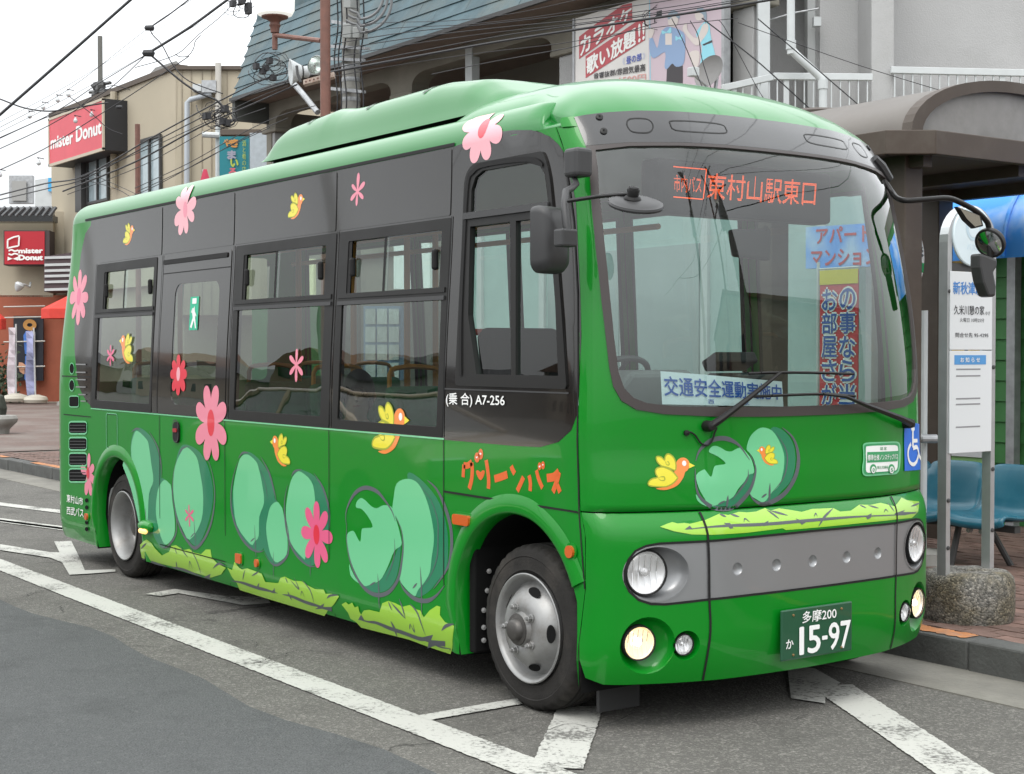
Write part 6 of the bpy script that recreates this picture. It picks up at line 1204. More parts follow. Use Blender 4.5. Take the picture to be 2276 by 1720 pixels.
MB().tube([(-5.0, .68, 2.25), (-.75, .68, 2.25)], .016, 8).build('grab_rail', M_pole, bus, smooth=True); MB().tube([(-5.0, 1.45, 2.25), (-.75, 1.45, 2.25)], .016, 8).build('grab_rail', M_pole, bus, smooth=True)
B(-.76, -.73, .08, .80, .36, 1.30).build('driver_partition', M_int, bus)
MB().tube(cr([(-.74, .78, .4), (-.74, .80, 1.55), (-.74, .75, 1.66), (-.74, .2, 1.68)], 4, False), .016, 8).build('grab_pole', mat('pole_red', (.45, .07, .05), .4), bus, smooth=True)
ds = MB().box(-.62, -.15, .28, .76, .80, .95).build('driver_seat', M_dark, bus, bevel=.04, seg=3); MB().obox((-.66, .28, .92), (.12, 0, 0), (0, .48, 0), (-.12, 0, .78)).build('backrest', M_dark, ds, bevel=.05, seg=3)
dv = [(.18, .10, .95), (.18, 1.98, .95), (.30, 1.98, 1.22), (.30, .10, 1.22)]
dsh = MB().prism([(.12, .12, .55), (.12, .12, 1.16), (.22, .12, 1.23), (.45, .12, 1.205), (.45, .12, .55)], (0, 1.84, 0)).build('dashboard', M_dash, bus, bevel=.03, seg=3)
fr_ = []
for y in np.linspace(.14, 1.94, 20): a = np.interp(y, [S(q, 1.24)[1] for q in np.linspace(a0+.02, a1-.02, 60)], np.linspace(a0+.02, a1-.02, 60)); fr_.append((a, y))
V = []; F = []
for a, y in fr_: p = S(a, 1.22)-SN(a, 1.22)*.03; V += [(p[0], p[1], 1.218), (.42, y, 1.20), (p[0], p[1], .95)]
F = [(3*i, 3*i+1, 3*i+4, 3*i+3) for i in range(19)]+[(3*i+2, 3*i, 3*i+3, 3*i+5) for i in range(19)]
MB().add(V, F).build('dash_top', M_dash, dsh)
for y0, y1 in ((1.18, 1.33), (1.37, 1.50), (1.55, 1.68), (1.73, 1.84)): B(.46, .485, y0, y1, 1.2185, 1.2205).build('demist_slot', M_rub, dsh)
MB().prism([(.10, .22, 1.1), (.10, .98, 1.1), (.12, .86, 1.42), (.12, .70, 1.50), (.12, .36, 1.50), (.12, .28, 1.42)], (.22, 0, 0)).build('instrument_hood', M_dash, dsh, bevel=.03, seg=3)
scn = np.array([-.02, .50, 1.42]); sax = np.array([-.62, 0, .78]); sax /= np.linalg.norm(sax); su_ = np.array([0, 1., 0]); sw_ = np.cross(sax, su_)
swh = MB().tube([scn+.215*(su_*math.cos(t)+sw_*math.sin(t)) for t in np.linspace(0, 2*math.pi, 41)], .014, 8).build('steering_wheel', M_plas, bus, smooth=True)
for t in (.3, 2.84, 4.71): MB().tube([scn-sax*.03, scn+.21*(su_*math.cos(t)+sw_*math.sin(t))], .012, 6).build('wheel_spoke', M_plas, swh)
MB().tube([scn-sax*.02, scn-sax*.35], .03, 8).build('steering_column', M_dash, swh)
fb = B(-.05, .22, 1.12, 1.40, .6, 1.44).build('fare_box', M_frame, bus, bevel=.02); B(-.03, .18, 1.14, 1.38, 1.445, 1.48).build('fare_tray', M_plas, fb, bevel=.01)
MB().obox((.05, 1.05, 1.485), (.10, 0, .05), (0, .26, 0), (-.03, 0, .05)).build('ticket_machine', M_rub, bus, bevel=.01)
# destination board with lit dots
XB = .20
def bq(p): return on(*Fz([p])[0], 'x', XB)
bc = [bq((455, 440)), bq((1400, 480)), bq((1400, 190)), bq((455, 130))]
bd = MB().box(XB-.14, XB-.012, bc[0][1]-.03, bc[1][1]+.02, min(bc[0][2], bc[1][2])-.0, 2.46).build('destination_board', M_rub, bus, bevel=.02)
M_led = mat('led_orange', (1, .2, .03), .5, emit=(1.0, .085, .006), estr=2.2)
def led(s, q, nx, ny, nm):
    T, F, _ = text_mesh(s, .012); bv = BVHTree.FromPolygons([Vector((x, y, 0)) for x, y in T], F); V = []; FF = []
    q = [np.array(p, float) for p in q]
    for i in range(nx):
        for j in range(ny):
            u, v = (i+.5)/nx, (j+.5)/ny
            if bv.ray_cast(Vector((u, v, 1)), Vector((0, 0, -1)), 2)[0] is None: continue
            du, dv = .34/nx, .34/ny; k = len(V)
            V += [tuple(bil(q, u+a*du, v+b*dv)+np.array([.002, 0, 0])) for a, b in ((-1, -1), (1, -1), (1, 1), (-1, 1))]; FF.append((k, k+1, k+2, k+3))
    me = bpy.data.meshes.new(nm); me.from_pydata(V, [], FF); o = link(nm, me, M_led, bd); o['kind'] = 'stuff'; return o
led('東村山駅東口', [bq(p) for p in ((692, 362), (1308, 405), (1318, 262), (702, 215))], 6*20, 20, 'led_dots')
led('市内バス', [bq(p) for p in ((505, 322), (660, 332), (664, 238), (505, 226))], 48, 16, 'led_dots')
for pts in ([(505, 180), (690, 196)], [(690, 196), (672, 366)], [(505, 352), (672, 366)]):
    P0, P1 = bq(pts[0]), bq(pts[1]); nn_ = 26
    V = []; F = []
    for i in range(nn_):
        p = P0+(P1-P0)*i/nn_; k = len(V); V += [(p[0]+.002, p[1]+a*.0025, p[2]+b*.0025) for a, b in ((-1, -1), (1, -1), (1, 1), (-1, 1))]; F.append((k, k+1, k+2, k+3))
    me = bpy.data.meshes.new('led_dots'); me.from_pydata(V, [], F); o = link('led_dots', me, M_led, bd); o['kind'] = 'stuff'
im = [on(*Fz([p])[0], 'x', .30) for p in ((850, 535), (1065, 530), (1060, 715), (870, 690))]
MB().prism(im, (-.05, 0, 0)).build('inner_mirror', M_rub, bus, bevel=.012); MB().tube([im[1]+np.array([0, -.04, 0]), (.28, im[1][1]-.02, 2.15)], .012, 6).build('mirror_stalk', M_rub, bus)
# notice behind the windscreen
nq = I(Fz([(450, 1532), (1148, 1545), (1140, 1402), (440, 1342)]))
V = [tuple(S(a, z)-SN(a, z)*.02) for a, z in [tuple(bil([np.array(p) for p in nq], u, v)) for v in (0, 1) for u in np.linspace(0, 1, 9)]]
me = bpy.data.meshes.new('notice'); me.from_pydata(V, [], [(i, i+1, i+10, i+9) for i in range(8)]); nt_ = link('notice', me, mat('notice_white', (.78, .84, .88), .6), bus)
b2_ = lambda u0, u1, v0, v1: [tuple(bil([np.array(p) for p in nq], u, v)) for u, v in ((u0, v0), (u1, v0), (u1, v1), (u0, v1))]
M_nb = mat('notice_blue', (.02, .10, .42), .6)
skin_text('交通安全運動実施中', b2_(.02, .985, .27, .86), 'notice_text', M_nb, nt_, -.017, .03); skin_text('西', b2_(.34, .385, .05, .20), 'notice_text', M_nb, nt_, -.017, .01); skin_text('武', b2_(.645, .685, .03, .17), 'notice_text', M_nb, nt_, -.017, .01)
# ---- passenger by the window
hp = on(797, 880, 'y', .40)
per = thing('person', (hp[0], .40, .36), 'dark haired passenger sitting inside the bus behind its forward lower side window', 'person')
def skinbody(name, J, E, R, m, parent, sub=2):
    me = bpy.data.meshes.new(name); me.from_pydata(J, E, []); o = link(name, me, m, parent); md = o.modifiers.new('s', 'SKIN'); o.modifiers.new('u', 'SUBSURF').levels = sub; o.modifiers['u'].render_levels = sub
    for i, r in enumerate(R): o.data.skin_vertices[0].data[i].radius = (r, r) if not isinstance(r, tuple) else r
    o.data.skin_vertices[0].data[0].use_root = True; md.use_smooth_shade = True; return o
hx, hy, hz = hp; sh = hz-.235
J = [(hx-.02, hy, .80), (hx-.05, hy, 1.0), (hx-.05, hy, sh-.10), (hx-.04, hy, sh), (hx-.03, hy, hz-.13), (hx-.01, hy, hz-.06), (hx-.0, hy, hz+.06), (hx-.04, hy-.18, sh-.02), (hx+.03, hy-.21, sh-.27), (hx+.24, hy-.14, sh-.34), (hx+.31, hy-.12, sh-.34), (hx-.04, hy+.18, sh-.02), (hx+.03, hy+.21, sh-.27), (hx+.24, hy+.14, sh-.34), (hx+.31, hy+.12, sh-.34), (hx+.02, hy-.09, .79), (hx+.40, hy-.10, .80), (hx+.42, hy-.10, .45), (hx+.52, hy-.10, .40), (hx+.02, hy+.09, .79), (hx+.40, hy+.10, .80), (hx+.42, hy+.10, .45), (hx+.52, hy+.10, .40)]
E = [(0,1),(1,2),(2,3),(3,4),(4,5),(5,6),(3,7),(7,8),(8,9),(9,10),(3,11),(11,12),(12,13),(13,14),(0,15),(15,16),(16,17),(17,18),(0,19),(19,20),(20,21),(21,22)]
R = [.14, .13, .14, .11, .05, .078, .080, .065, .05, .037, .03, .065, .05, .037, .03, .085, .07, .05, .04, .085, .07, .05, .04]
M_skin = mat('skin', (.48, .30, .22), .6); skinbody('body', J, E, R, M_skin, per)
M_cl = mat('dark_coat', (.03, .03, .035), .85); skinbody('coat', [J[i] for i in (0, 1, 2, 3, 7, 8, 9, 11, 12, 13)], [(0,1),(1,2),(2,3),(3,4),(4,5),(5,6),(3,7),(7,8),(8,9)], [.16, .15, .158, .125, .078, .062, .05, .078, .062, .05], M_cl, per)
skinbody('trousers', [J[i] for i in (0, 15, 16, 17, 19, 20, 21)], [(0,1),(1,2),(2,3),(0,4),(4,5),(5,6)], [.15, .098, .083, .062, .098, .083, .062], M_cl, per)
M_hair = mat('hair_dark', (.02, .016, .014), .6, noise=.4, nscale=60)
fd = np.array([.80, -.60, 0.]); fr2 = np.array([fd[1], -fd[0], 0])*-1
def headpt(f, s, u): return np.array([hx, hy, hz])+fd*f+fr2*s+np.array([0, 0, u])
V = []; F = []; nu_, nv_ = 20, 14
for i in range(nv_):
    ph = math.pi*i/(nv_-1)*.80
    for j in range(nu_):
        t = 2*math.pi*j/nu_; front = max(0, math.cos(t)); k = ph*(1-.52*front**1.5); V.append(tuple(headpt(math.sin(k)*math.cos(t)*.104-.012, math.sin(k)*math.sin(t)*.094, math.cos(k)*.135+.02)))
F = [(i*nu_+j, i*nu_+(j+1) % nu_, (i+1)*nu_+(j+1) % nu_, (i+1)*nu_+j) for i in range(nv_-1) for j in range(nu_)]
MB().add(V, F).build('hair', M_hair, per, smooth=True)
for s in (-.032, .032): MB().lathe([(.0005, .011), (.008, .008), (.011, 0)], headpt(.073, s, .015), fd, 10).build('eye', mat('eye_dark', (.02, .015, .012), .2), per, smooth=True); MB().tube([headpt(.078, s*.55, .035), headpt(.076, s*1.5, .036)], .004, 5).build('eyebrow', M_hair, per)
MB().tube([headpt(.078, 0, .015), headpt(.098, 0, -.02), headpt(.082, 0, -.03)], [.008, .013, .008], 8).build('nose', M_skin, per, smooth=True); MB().tube([headpt(.077, -.022, -.055), headpt(.084, 0, -.054), headpt(.077, .022, -.055)], [.003, .006, .003], 6).build('mouth', mat('lips', (.40, .14, .12), .5), per)
for s in (-1, 1): MB().tube([headpt(-.005, s*.080, .03), headpt(-.015, s*.088, 0), headpt(0, s*.080, -.03)], [.010, .016, .008], 8).build('ear', M_skin, per, smooth=True)
# ================================================================== LEFT SIDE OF THE STREET: cream building, signs, poles, wires
cb = thing('cream_building', (-34, 11, .15), 'cream two storey corner building with a red lettered roof sign behind the bus', 'building')
YC = 11.0; yc = Yp(YC); XL, XR = -39.4, -30.04
B(XL, XR, YC, YC+9, 3.3, 8.55).build('wall', M_cream, cb); B(XL-.05, XR+.05, YC-.06, YC+.3, 8.55, 8.68).build('coping', mat('coping_brown', (.09, .07, .055), .7), cb); B(XL, XR, YC+.2, YC+9, .15, 3.3).build('ground_wall', M_cream, cb)
Dc = 37.4; pD = Dp(Dc)
quadbox('end_wall', pD, [(389, 700), (560, 700), (560, 148), (389, 148)], 4., M_cream, cb); quadbox('end_coping', Dp(Dc-.1), rect(389, 146, 560, 154), .4, MATS['coping_brown'], cb)
for x in (404, 425, 449, 470, 505): MB().tube([Dp(Dc-.02)(x, 155), Dp(Dc-.02)(x, 700)], .012, 4).build('wall_joint', mat('joint_cream', (.30, .26, .20), .8), cb)
MB().tube([Dp(Dc-.2)(*p) for p in ((470, 208), (455, 212), (424, 221), (416, 228), (415, 470))], .065, 10).build('downpipe', mat('pipe_greyblue', (.36, .39, .42), .5), cb, smooth=True); MB().tube([Dp(Dc-.2)(485, y) for y in (140, 470)], .075, 10).build('downpipe', mat('pipe_pale', (.46, .44, .40), .5), cb); MB().tube([yc(262, 205)-A3([0, .12, 0]), yc(262, 420)-A3([0, .12, 0])], .09, 8).build('downpipe', M_cream, cb)
quadbox('vent_box', Dp(Dc-.3), rect(428, 186, 447, 202), .25, M_wp, cb); quadbox('vent_box', Dp(Dc-.3), rect(448, 178, 480, 205), .25, M_steel, cb); quadbox('eaves_strip', Dp(Dc-.3), rect(489, 287, 578, 299), .3, MATS['coping_brown'], cb)
def win(pl_, x0, y0, x1, y1, m):
    q = [pl_(*p) for p in ((x0[0], x0[1]), (y0[0], y0[1]), (x1[0], x1[1]), (y1[0], y1[1]))]; return q
def fwin(xa, xb, za, zb_, n, m):
    w_ = B(xa, xb, YC-.03, YC+.05, za, zb_).build('window', m, cb)
    for a in ((xa-.07, xa, za-.07, zb_+.07), (xb, xb+.07, za-.07, zb_+.07), (xa, xb, za-.07, za), (xa, xb, zb_, zb_+.07))+tuple((xa+(xb-xa)*i/n-.035, xa+(xb-xa)*i/n+.035, za, zb_) for i in range(1, n)): B(a[0], a[1], YC-.09, YC-.031, a[2], a[3]).build('window_frame', M_frm, w_)
x0_, x1_ = yc(200, 400)[0], yc(243, 400)[0]; fwin(x0_, x1_, yc(200, 450)[2], yc(200, 352)[2], 2, M_curt); x0_, x1_ = yc(315, 360)[0], yc(360, 360)[0]; fwin(x0_, x1_, yc(315, 470)[2], yc(315, 318)[2], 2, M_curt)
p_ = yc(197, 400); B(p_[0]-.5, p_[0], YC-.22, YC-.04, yc(197, 470)[2], yc(197, 358)[2]).build('shutter_case', M_frm, cb)
# roof top bits
quadbox('roof_hut', Dp(44), [(322, 176), (392, 150), (392, 135), (345, 150)], 1.0, mat('hut_grey', (.20, .20, .20), .7), cb)
# large red lettered sign on the facade
YG = 10.35; yg = Yp(YG); gx0, gx1 = yg(110, 330)[0], yg(230.5, 280)[0]; gz0, gz1 = 6.88, 8.22
sg = thing('shop_sign', (gx0*.5+gx1*.5, YG, 6.9), 'big salmon red sign with white lettering high on the cream building', 'sign')
B(gx0, gx1, YG, YG+.66, gz0, gz1).build('case', mat('sign_case_black', (.018, .018, .02), .6), sg); B(gx0+.05, gx1-.05, YG-.012, YG-.002, gz0+.06, gz1-.05).build('face', mat('sign_salmon', (.62, .085, .11), .5, noise=.06, nscale=2), sg)
sfr = [B(gx0-.02, gx1+.02, YG-.03, YG+.02, gz1-.05, gz1+.02), B(gx0-.02, gx1+.02, YG-.03, YG+.02, gz0-.02, gz0+.06), B(gx1-.05, gx1+.02, YG-.03, YG+.02, gz0, gz1), B(gx0-.02, gx0+.05, YG-.03, YG+.02, gz0, gz1)]
for b_ in sfr: b_.build('edge_trim', mat('trim_cream', (.48, .42, .33), .6), sg)
ys_ = lambda p: on(p[0], p[1], 'y', YG-.015)
text_quad('mister', [ys_(p) for p in Z1([(418, 1222), (598, 1172), (598, 1078), (418, 1130)])], 'sign_lettering', M_white, sg, .004, .07); text_quad('Donut', [ys_(p) for p in Z1([(626, 1160), (830, 1092), (830, 982), (626, 1042)])], 'sign_lettering', M_white, sg, .004, .07)
# red frontal sign, striped awning box, banners, posters at the shop
D4 = Dp(44.0); D42 = Dp(43.4); D41 = Dp(43.0)
sw = thing('corner_shop', tuple(dep(70, 895, 44)*[1, 1, 0]+A3([0, 0, .15])), 'small cream and terracotta corner shop at the far left', 'shop')
quadbox('upper_wall', D4, rect(-60, 487, 118, 660), .4, M_cream, sw); M_terr = mat('terracotta_wall', (.30, .085, .045), .8, noise=.15, nscale=2); quadbox('lower_wall', D4, rect(-60, 656, 300, 900), .4, M_terr, sw); quadbox('side_wall', Dp(44.2), rect(112, 470, 300, 660), .3, M_cream, sw)
quadbox('fascia', Dp(43.3), rect(-60, 478, 117, 492), .5, M_dkwin, sw)
rf_ = MB().slab([D42(*p) for p in [(-60, 480), (116, 478), (116, 458), (-60, 462)]], .25).build('roof', mat('roof_zinc', (.34, .35, .36), .5, metal=.3), sw)
for i in range(11): MB().tube([Dp(43.3)(-40+i*15, 480), Dp(43.35)(-15+i*14, 460)], .05, 5).build('roof_rib', mat('roof_rib_dark', (.10, .105, .11), .6), rf_)
quadbox('skylight_frame', Dp(52), rect(20, 390, 72, 452), .2, M_steel, sw); quadbox('skylight_pane', Dp(51.9), rect(26, 402, 58, 446), .05, mat('pane_grey', (.30, .30, .29), .5), sw); quadbox('white_panel', Dp(50), [(78, 462), (118, 462), (112, 395), (78, 400)], .2, M_wp, sw); quadbox('blue_panel', Dp(49.9), rect(107, 395, 116, 425), .05, mat('panel_blue', (.05, .35, .65), .5), sw)
quadbox('step', Dp(43.0), rect(-60, 893, 300, 908), 1.2, mat('step_stone', (.26, .23, .19), .9, noise=.2, nscale=2), sw)
s2 = thing('red_sign', tuple(D42(54, 587)), 'square deep red sign with white emblem and lettering on the corner shop', 'sign')
quadbox('case', Dp(43.2), rect(8, 512, 110, 589), .5, mat('case_dark', (.05, .035, .035), .6), s2); quadbox('face', Dp(43.17), rect(10, 514, 99, 587), .03, mat('sign_deepred', (.42, .008, .02), .45), s2)
w3 = Dp(43.12); Zs = Z(0, 400, 3.687)
def em(pts, w, m=None):      # emblem strokes, as ribbons on the sign face
    P = cr(pts, 4, False); q = []
    for i, p in enumerate(P):
        d = A3(P[min(i+1, len(P)-1)])-A3(P[max(i-1, 0)]); d /= np.linalg.norm(d)+1e-9; q.append((A3(p), A3([-d[1], d[0]])*w/2))
    L_ = [tuple(a+b) for a, b in q]; R_ = [tuple(a-b) for a, b in q]; V = [w3(*p) for p in Zs(L_)+Zs(R_)]; n = len(q)
    MB().add(V, [(i, i+1, n+i+1, n+i) for i in range(n-1)]).build('emblem', M_white, s2)
for pts in ([(62, 495), (62, 560)], [(62, 558), (120, 545), (150, 540)], [(152, 540), (158, 460)], [(158, 458), (110, 468), (60, 492)], [(70, 580), (95, 572), (120, 582), (150, 575)], [(70, 605), (95, 612), (120, 602), (150, 610)]): em(pts, 13)
for pts in ([(62, 628), (105, 645), (62, 660)], [(148, 628), (105, 645), (148, 660)]): poly3([w3(*p) for p in Zs(pts)], 'emblem', M_white, s2)
text_quad('mister', [w3(*p) for p in Zs([(155, 600), (350, 598), (350, 560), (155, 565)])], 'sign_lettering', M_white, s2, .01, .10); text_quad('Donut', [w3(*p) for p in Zs([(155, 655), (350, 655), (350, 615), (155, 615)])], 'sign_lettering', M_white, s2, .01, .12)
ab = thing('striped_awning', tuple(D41(124, 648)), 'dark box awning with white horizontal stripes beside the red sign', 'awning'); quadbox('box', D41, [(98, 648), (300, 640), (300, 540), (98, 570)], .8, mat('awning_dark', (.075, .05, .055), .6), ab)
for i, y in enumerate((572, 588, 601, 613, 626, 643)): quadbox('stripe', Dp(42.95), [(99, y+3.5), (200, y+1), (200, y-5), (99, y-2)], .04, M_wp, ab)
lp_ = thing('wall_lamp', tuple(D42(60, 632)), 'small white wall spotlight on a curved arm below the red sign', 'lamp'); MB().tube([Dp(43.8)(68, 628), Dp(43.3)(66, 638), Dp(43)(55, 632), Dp(42.9)(48, 632)], .03, 6).build('arm', M_wp, lp_); MB().lathe([(.03, .2), (.10, .12), (.14, 0), (.10, -.06), (.0005, -.08)], Dp(42.9)(44, 633), -UP*.6-RT*.3, 14).build('shade', M_wp, lp_, smooth=True)
def parasol(cx, cyb, cyt, w, d, label):
    t = thing('parasol', tuple(dep(cx, 900, d)*[1, 1, 0]+A3([0, 0, .15])), label, 'parasol', 'red parasols outside the corner shop'); c = dep(cx, cyb, d); h = (cyb-cyt)*d/FPX; r = w*d/FPX; m = mat('parasol_red', (.60, .045, .03), .7, noise=.08)
    P = [c+A3([r*math.cos(a), r*math.sin(a), h*.42]) for a in np.linspace(.5, .5+2*math.pi, 9)[:-1]]; ap = c+A3([0, 0, h])
    MB().add([ap]+P+[p-A3([0, 0, h*.42]) for p in P], [(0, i+1, (i+1) % 8+1) for i in range(8)]+[(i+1, i+9, (i+1) % 8+9, (i+1) % 8+1) for i in range(8)]).build('canopy', m, t); MB().tube([(c[0], c[1], .15), (c[0], c[1], c[2]+h*.9)], .03, 8).build('pole', M_wp, t); MB().lathe([(.3, 0), (.28, .1), (.05, .14)], (c[0], c[1], .15), (0, 0, 1), 16).build('base', M_conc, t)
parasol(150, 708, 658, 56, 41, 'red parasol directly beneath the striped awning'); parasol(-22, 732, 676, 34, 41, 'red parasol cut off at the left edge of the picture')
po_ = thing('poster', tuple(D42(62, 846)), 'tall black poster with a golden ring and blue and white streaks on the terracotta wall', 'poster'); quadbox('sheet', Dp(43.8), rect(30, 702, 96, 846), .06, mat('poster_black', (.012, .014, .022), .5), po_)
pw = Dp(43.7); 
def ring(cx, cy, r0, r1, m, nm): 
    A = [pw(cx+r1*math.cos(t), cy+r1*.85*math.sin(t)) for t in np.linspace(0, 2*math.pi, 25)[:-1]]; Bq = [pw(cx+r0*math.cos(t), cy+r0*.7*math.sin(t)) for t in np.linspace(0, 2*math.pi, 25)[:-1]]; MB().add(A+Bq, [(i, (i+1) % 24, 24+(i+1) % 24, 24+i) for i in range(24)]).build(nm, m, po_)
ring(66, 722, 6, 15, mat('ring_gold', (.45, .22, .05), .5), 'printed_ring')
for pts, m in (([(52, 745), (64, 735), (68, 760), (60, 800), (62, 840), (54, 842), (56, 790)], mat('streak_blue', (.05, .16, .50), .5)), ([(62, 742), (78, 738), (76, 780), (72, 842), (62, 842), (66, 790)], mat('streak_white', (.55, .52, .52), .5)), ([(42, 805), (58, 812), (60, 832), (44, 826)], mat('streak_peach', (.60, .32, .20), .5))): poly3([Dp(43.66)(*p) for p in cr(pts, 2)], 'printed_streak', m, po_)
rope = mat('rope_pale', (.5, .48, .44), .7)
for y in (682, 706, 760, 816): MB().tube([Dp(43.6)(8, y), Dp(43.6)(100, y-2)], .02, 4).build('support_bar', rope, po_)
def nobori(x, yt, yb, w, m, tilt, lb):
    t = thing('shop_banner', tuple(dep(x, yb, 42)), lb, 'banner', 'upright banners outside the corner shop'); d = Dp(42)
    cl = MB(); V = []; F = []; n = 10
    for i in range(n): f = i/(n-1); y = yt+(yb-14-yt)*f; xx = x+tilt*f; k = math.sin(f*7)*.08; V += [d(xx-w/2, y)+FW*k, d(xx+w/2, y)-FW*k]
    cl.add(V, [(2*i, 2*i+1, 2*i+3, 2*i+2) for i in range(n-1)]).build('cloth', m, t); MB().tube([d(x+w/2+2+tilt, yb), d(x+w/2, yt-8)], .025, 6).build('pole', M_wp, t)
    b = d(x+w/2+2+tilt, yb); MB().lathe([(.30, -.02), (.34, .06), (.30, .14), (.10, .20), (.0005, .2)], b, (0, 0, 1), 20).build('weight', mat('weight_cream', (.55, .52, .44), .7), t, smooth=True)
nobori(27, 728, 890, 17, mat('banner_print_white', (.62, .56, .60), .7, noise=.5, nscale=2.2), -2, 'pale printed banner, left of the two upright banners by the poster'); nobori(66, 736, 893, 18, mat('banner_print_blue', (.30, .32, .50), .7, noise=.9, nscale=1.6), 2, 'blue and white printed banner, right of the two upright banners by the poster')
hh = thing('shrub', tuple(dep(2, 890, 43)*[1, 1, 0]+A3([0, 0, .15])), 'small dark flowering shrub by the shop wall at the left edge', 'shrub')
V = []; F = []; rnd = random.Random(3); cc = dep(0, 850, 42.6)
for i in range(420):
    q = cc+A3([rnd.gauss(0, .28), rnd.gauss(0, .28), rnd.gauss(0, .42)]); a = A3([rnd.uniform(-1, 1) for _ in range(3)])*.07; b = A3([rnd.uniform(-1, 1) for _ in range(3)])*.07; k = len(V); V += [q-a, q+b, q+a, q-b]; F.append((k, k+1, k+2, k+3))
fo_ = MB().add(V, F).build('foliage', mat('leaf_dark', (.05, .075, .04), .7, noise=.5, nscale=8), hh); fo_['kind'] = 'stuff'; MB().tube([(cc[0], cc[1], .15), tuple(cc)], .04, 6).build('stem', M_brownpole, hh)
stn = thing('stone_bollard', tuple(on(8, 966, 'z', .15)), 'round mushroom shaped stone planter on the pavement at the left edge', 'bollard')
c = on(2, 964, 'z', .15); MB().lathe([(.14, 0), (.15, .08), (.22, .15), (.28, .21), (.29, .27), (.26, .32), (.12, .335), (.0005, .335)], c, (0, 0, 1), 28).build('bowl', M_conc, stn, smooth=True); MB().lathe([(.09, .33), (.11, .45), (.06, .66), (.0005, .70)], c, (0, 0, 1), 14).build('plant', mat('plant_dark', (.03, .035, .025), .8, noise=.5, nscale=12), stn)
# teal upright sign and red cone roof peeping over the bus
ts = thing('teal_sign', tuple(Dp(31)(520, 385)), 'upright teal shop sign with coloured characters behind the bus roof', 'sign'); Pt = Dp(31); quadbox('panel', Pt, rect(488, 303, 553, 440), .14, mat('sign_teal', (.005, .20, .24), .5), ts); Pt2 = Dp(30.97)
for ch, col, x, y, s_ in (('や', 'og', 505, 317, 15), ('き', 'og', 521, 318, 17), ('ま', 'gy', 515, 344, 18), ('い', 'yg', 521, 362, 16), ('る', 'pk', 517, 382, 16)):
    m = {'og': mat('char_orange', (.60, .26, .05), .5), 'gy': mat('char_grey', (.32, .32, .40), .5), 'yg': mat('char_lime', (.42, .50, .06), .5), 'pk': mat('char_pink', (.60, .12, .16), .5)}[col]
    text_quad(ch, [Pt2(x-s_/2, y+s_/2), Pt2(x+s_/2, y+s_/2), Pt2(x+s_/2, y-s_/2), Pt2(x-s_/2, y-s_/2)], 'sign_character', m, ts, .004, .10)
text_quad('酒と肴の店', [Pt2(538, 383), Pt2(547, 383), Pt2(547, 312), Pt2(538, 312)], 'sign_character', MATS['char_lime'], ts, .004, 0, vertical=True)
MB().tube([Dp(31.2)(484, 280), Dp(31.2)(484, 520)], .05, 8).build('bracket_pole', M_wp, ts); MB().tube([Dp(31.1)(450, 299), Dp(31.1)(488, 301)], .06, 8).build('bracket_arm', M_wp, ts)
quadbox_ = quadbox('shutter_wall', Dp(33), rect(555, 295, 640, 480), .1, mat('shutter_pale', (.40, .44, .47), .6, noise=.1, nscale=10), ts)
rc = thing('red_cone', tuple(Dp(30)(452, 420)), 'small pointed red banner top just above the bus roof', 'banner'); MB().prism([Dp(30)(440, 420), Dp(30)(464, 420), Dp(30)(452, 376)], (.05, .05, 0)).build('cloth', mat('cone_red', (.55, .05, .10), .7), rc); MB().tube([Dp(30.1)(452, 376), Dp(30.1)(452, 600)], .02, 6).build('pole', M_wp, rc)
# ---- poles
def up_pole(x, y, r, top, name, lb, m, cat='pole'):
    t = thing(name, (x, y, .15), lb, cat); MB().tube([(x, y, .15), (x, y, top*.5), (x, y, top)], [r*1.05, r, r*.96], 16).build('shaft', m, t, smooth=True); return t
lpx = on(723, 100, 'y', 4.9); lx, ly = lpx[0], 4.9; R_ = 23.0/2*((lpx-CAM)@FW)/FPX
ll = up_pole(lx, ly, R_, 8.5, 'street_lamp', 'brown street lamp post with white globe on a side arm and two floodlights', M_brownpole, 'street lamp')
yl = Yp(4.9)
MB().tube([yl(714, 90), yl(660, 84), yl(612, 78)], .030, 8).build('arm', M_brownpole, ll); MB().tube([yl(611, 110), yl(611, 66)], .036, 10).build('arm_tube', M_brownpole, ll); MB().lathe([(.055, -.06), (.06, 0), (.075, .03), (.06, .07), (.09, .10), (.17, .13), (.175, .16)], yl(611, 62), (0, 0, 1), 20).build('collar', M_brownpole, ll, smooth=True)
MB().lathe([(.15, .0), (.22, .03), (.25, .09), (.255, .30), (.22, .52), (.1, .62), (.0005, .63)], yl(611, 38), (0, 0, 1), 28).build('globe', mat('globe_white', (.82, .84, .80), .25, emit=(1, 1, .95), estr=.6), ll, smooth=True)
fb_ = MB().obox(yl(674, 188), RT*.38+UP*.10, FW*.14, UP*.06).build('flood_bracket', mat('rust_white', (.50, .42, .36), .7, noise=.2, nscale=14, dirt=((.25, .08, .03), 1.0), dscale=9), ll)
for i in range(5): MB().lathe([(.012, 0), (.012, .012), (.0005, .014)], yl(680+i*9, 182-i*2.6)-FW*.01, -FW, 8).build('bracket_bolt', M_brownpole, fb_)
fd_ = -FW*.80-RT*.42+UP*.12; fd_ /= np.linalg.norm(fd_); fc = yl(703, 145); R2 = 21.5*((fc-CAM)@FW)/FPX
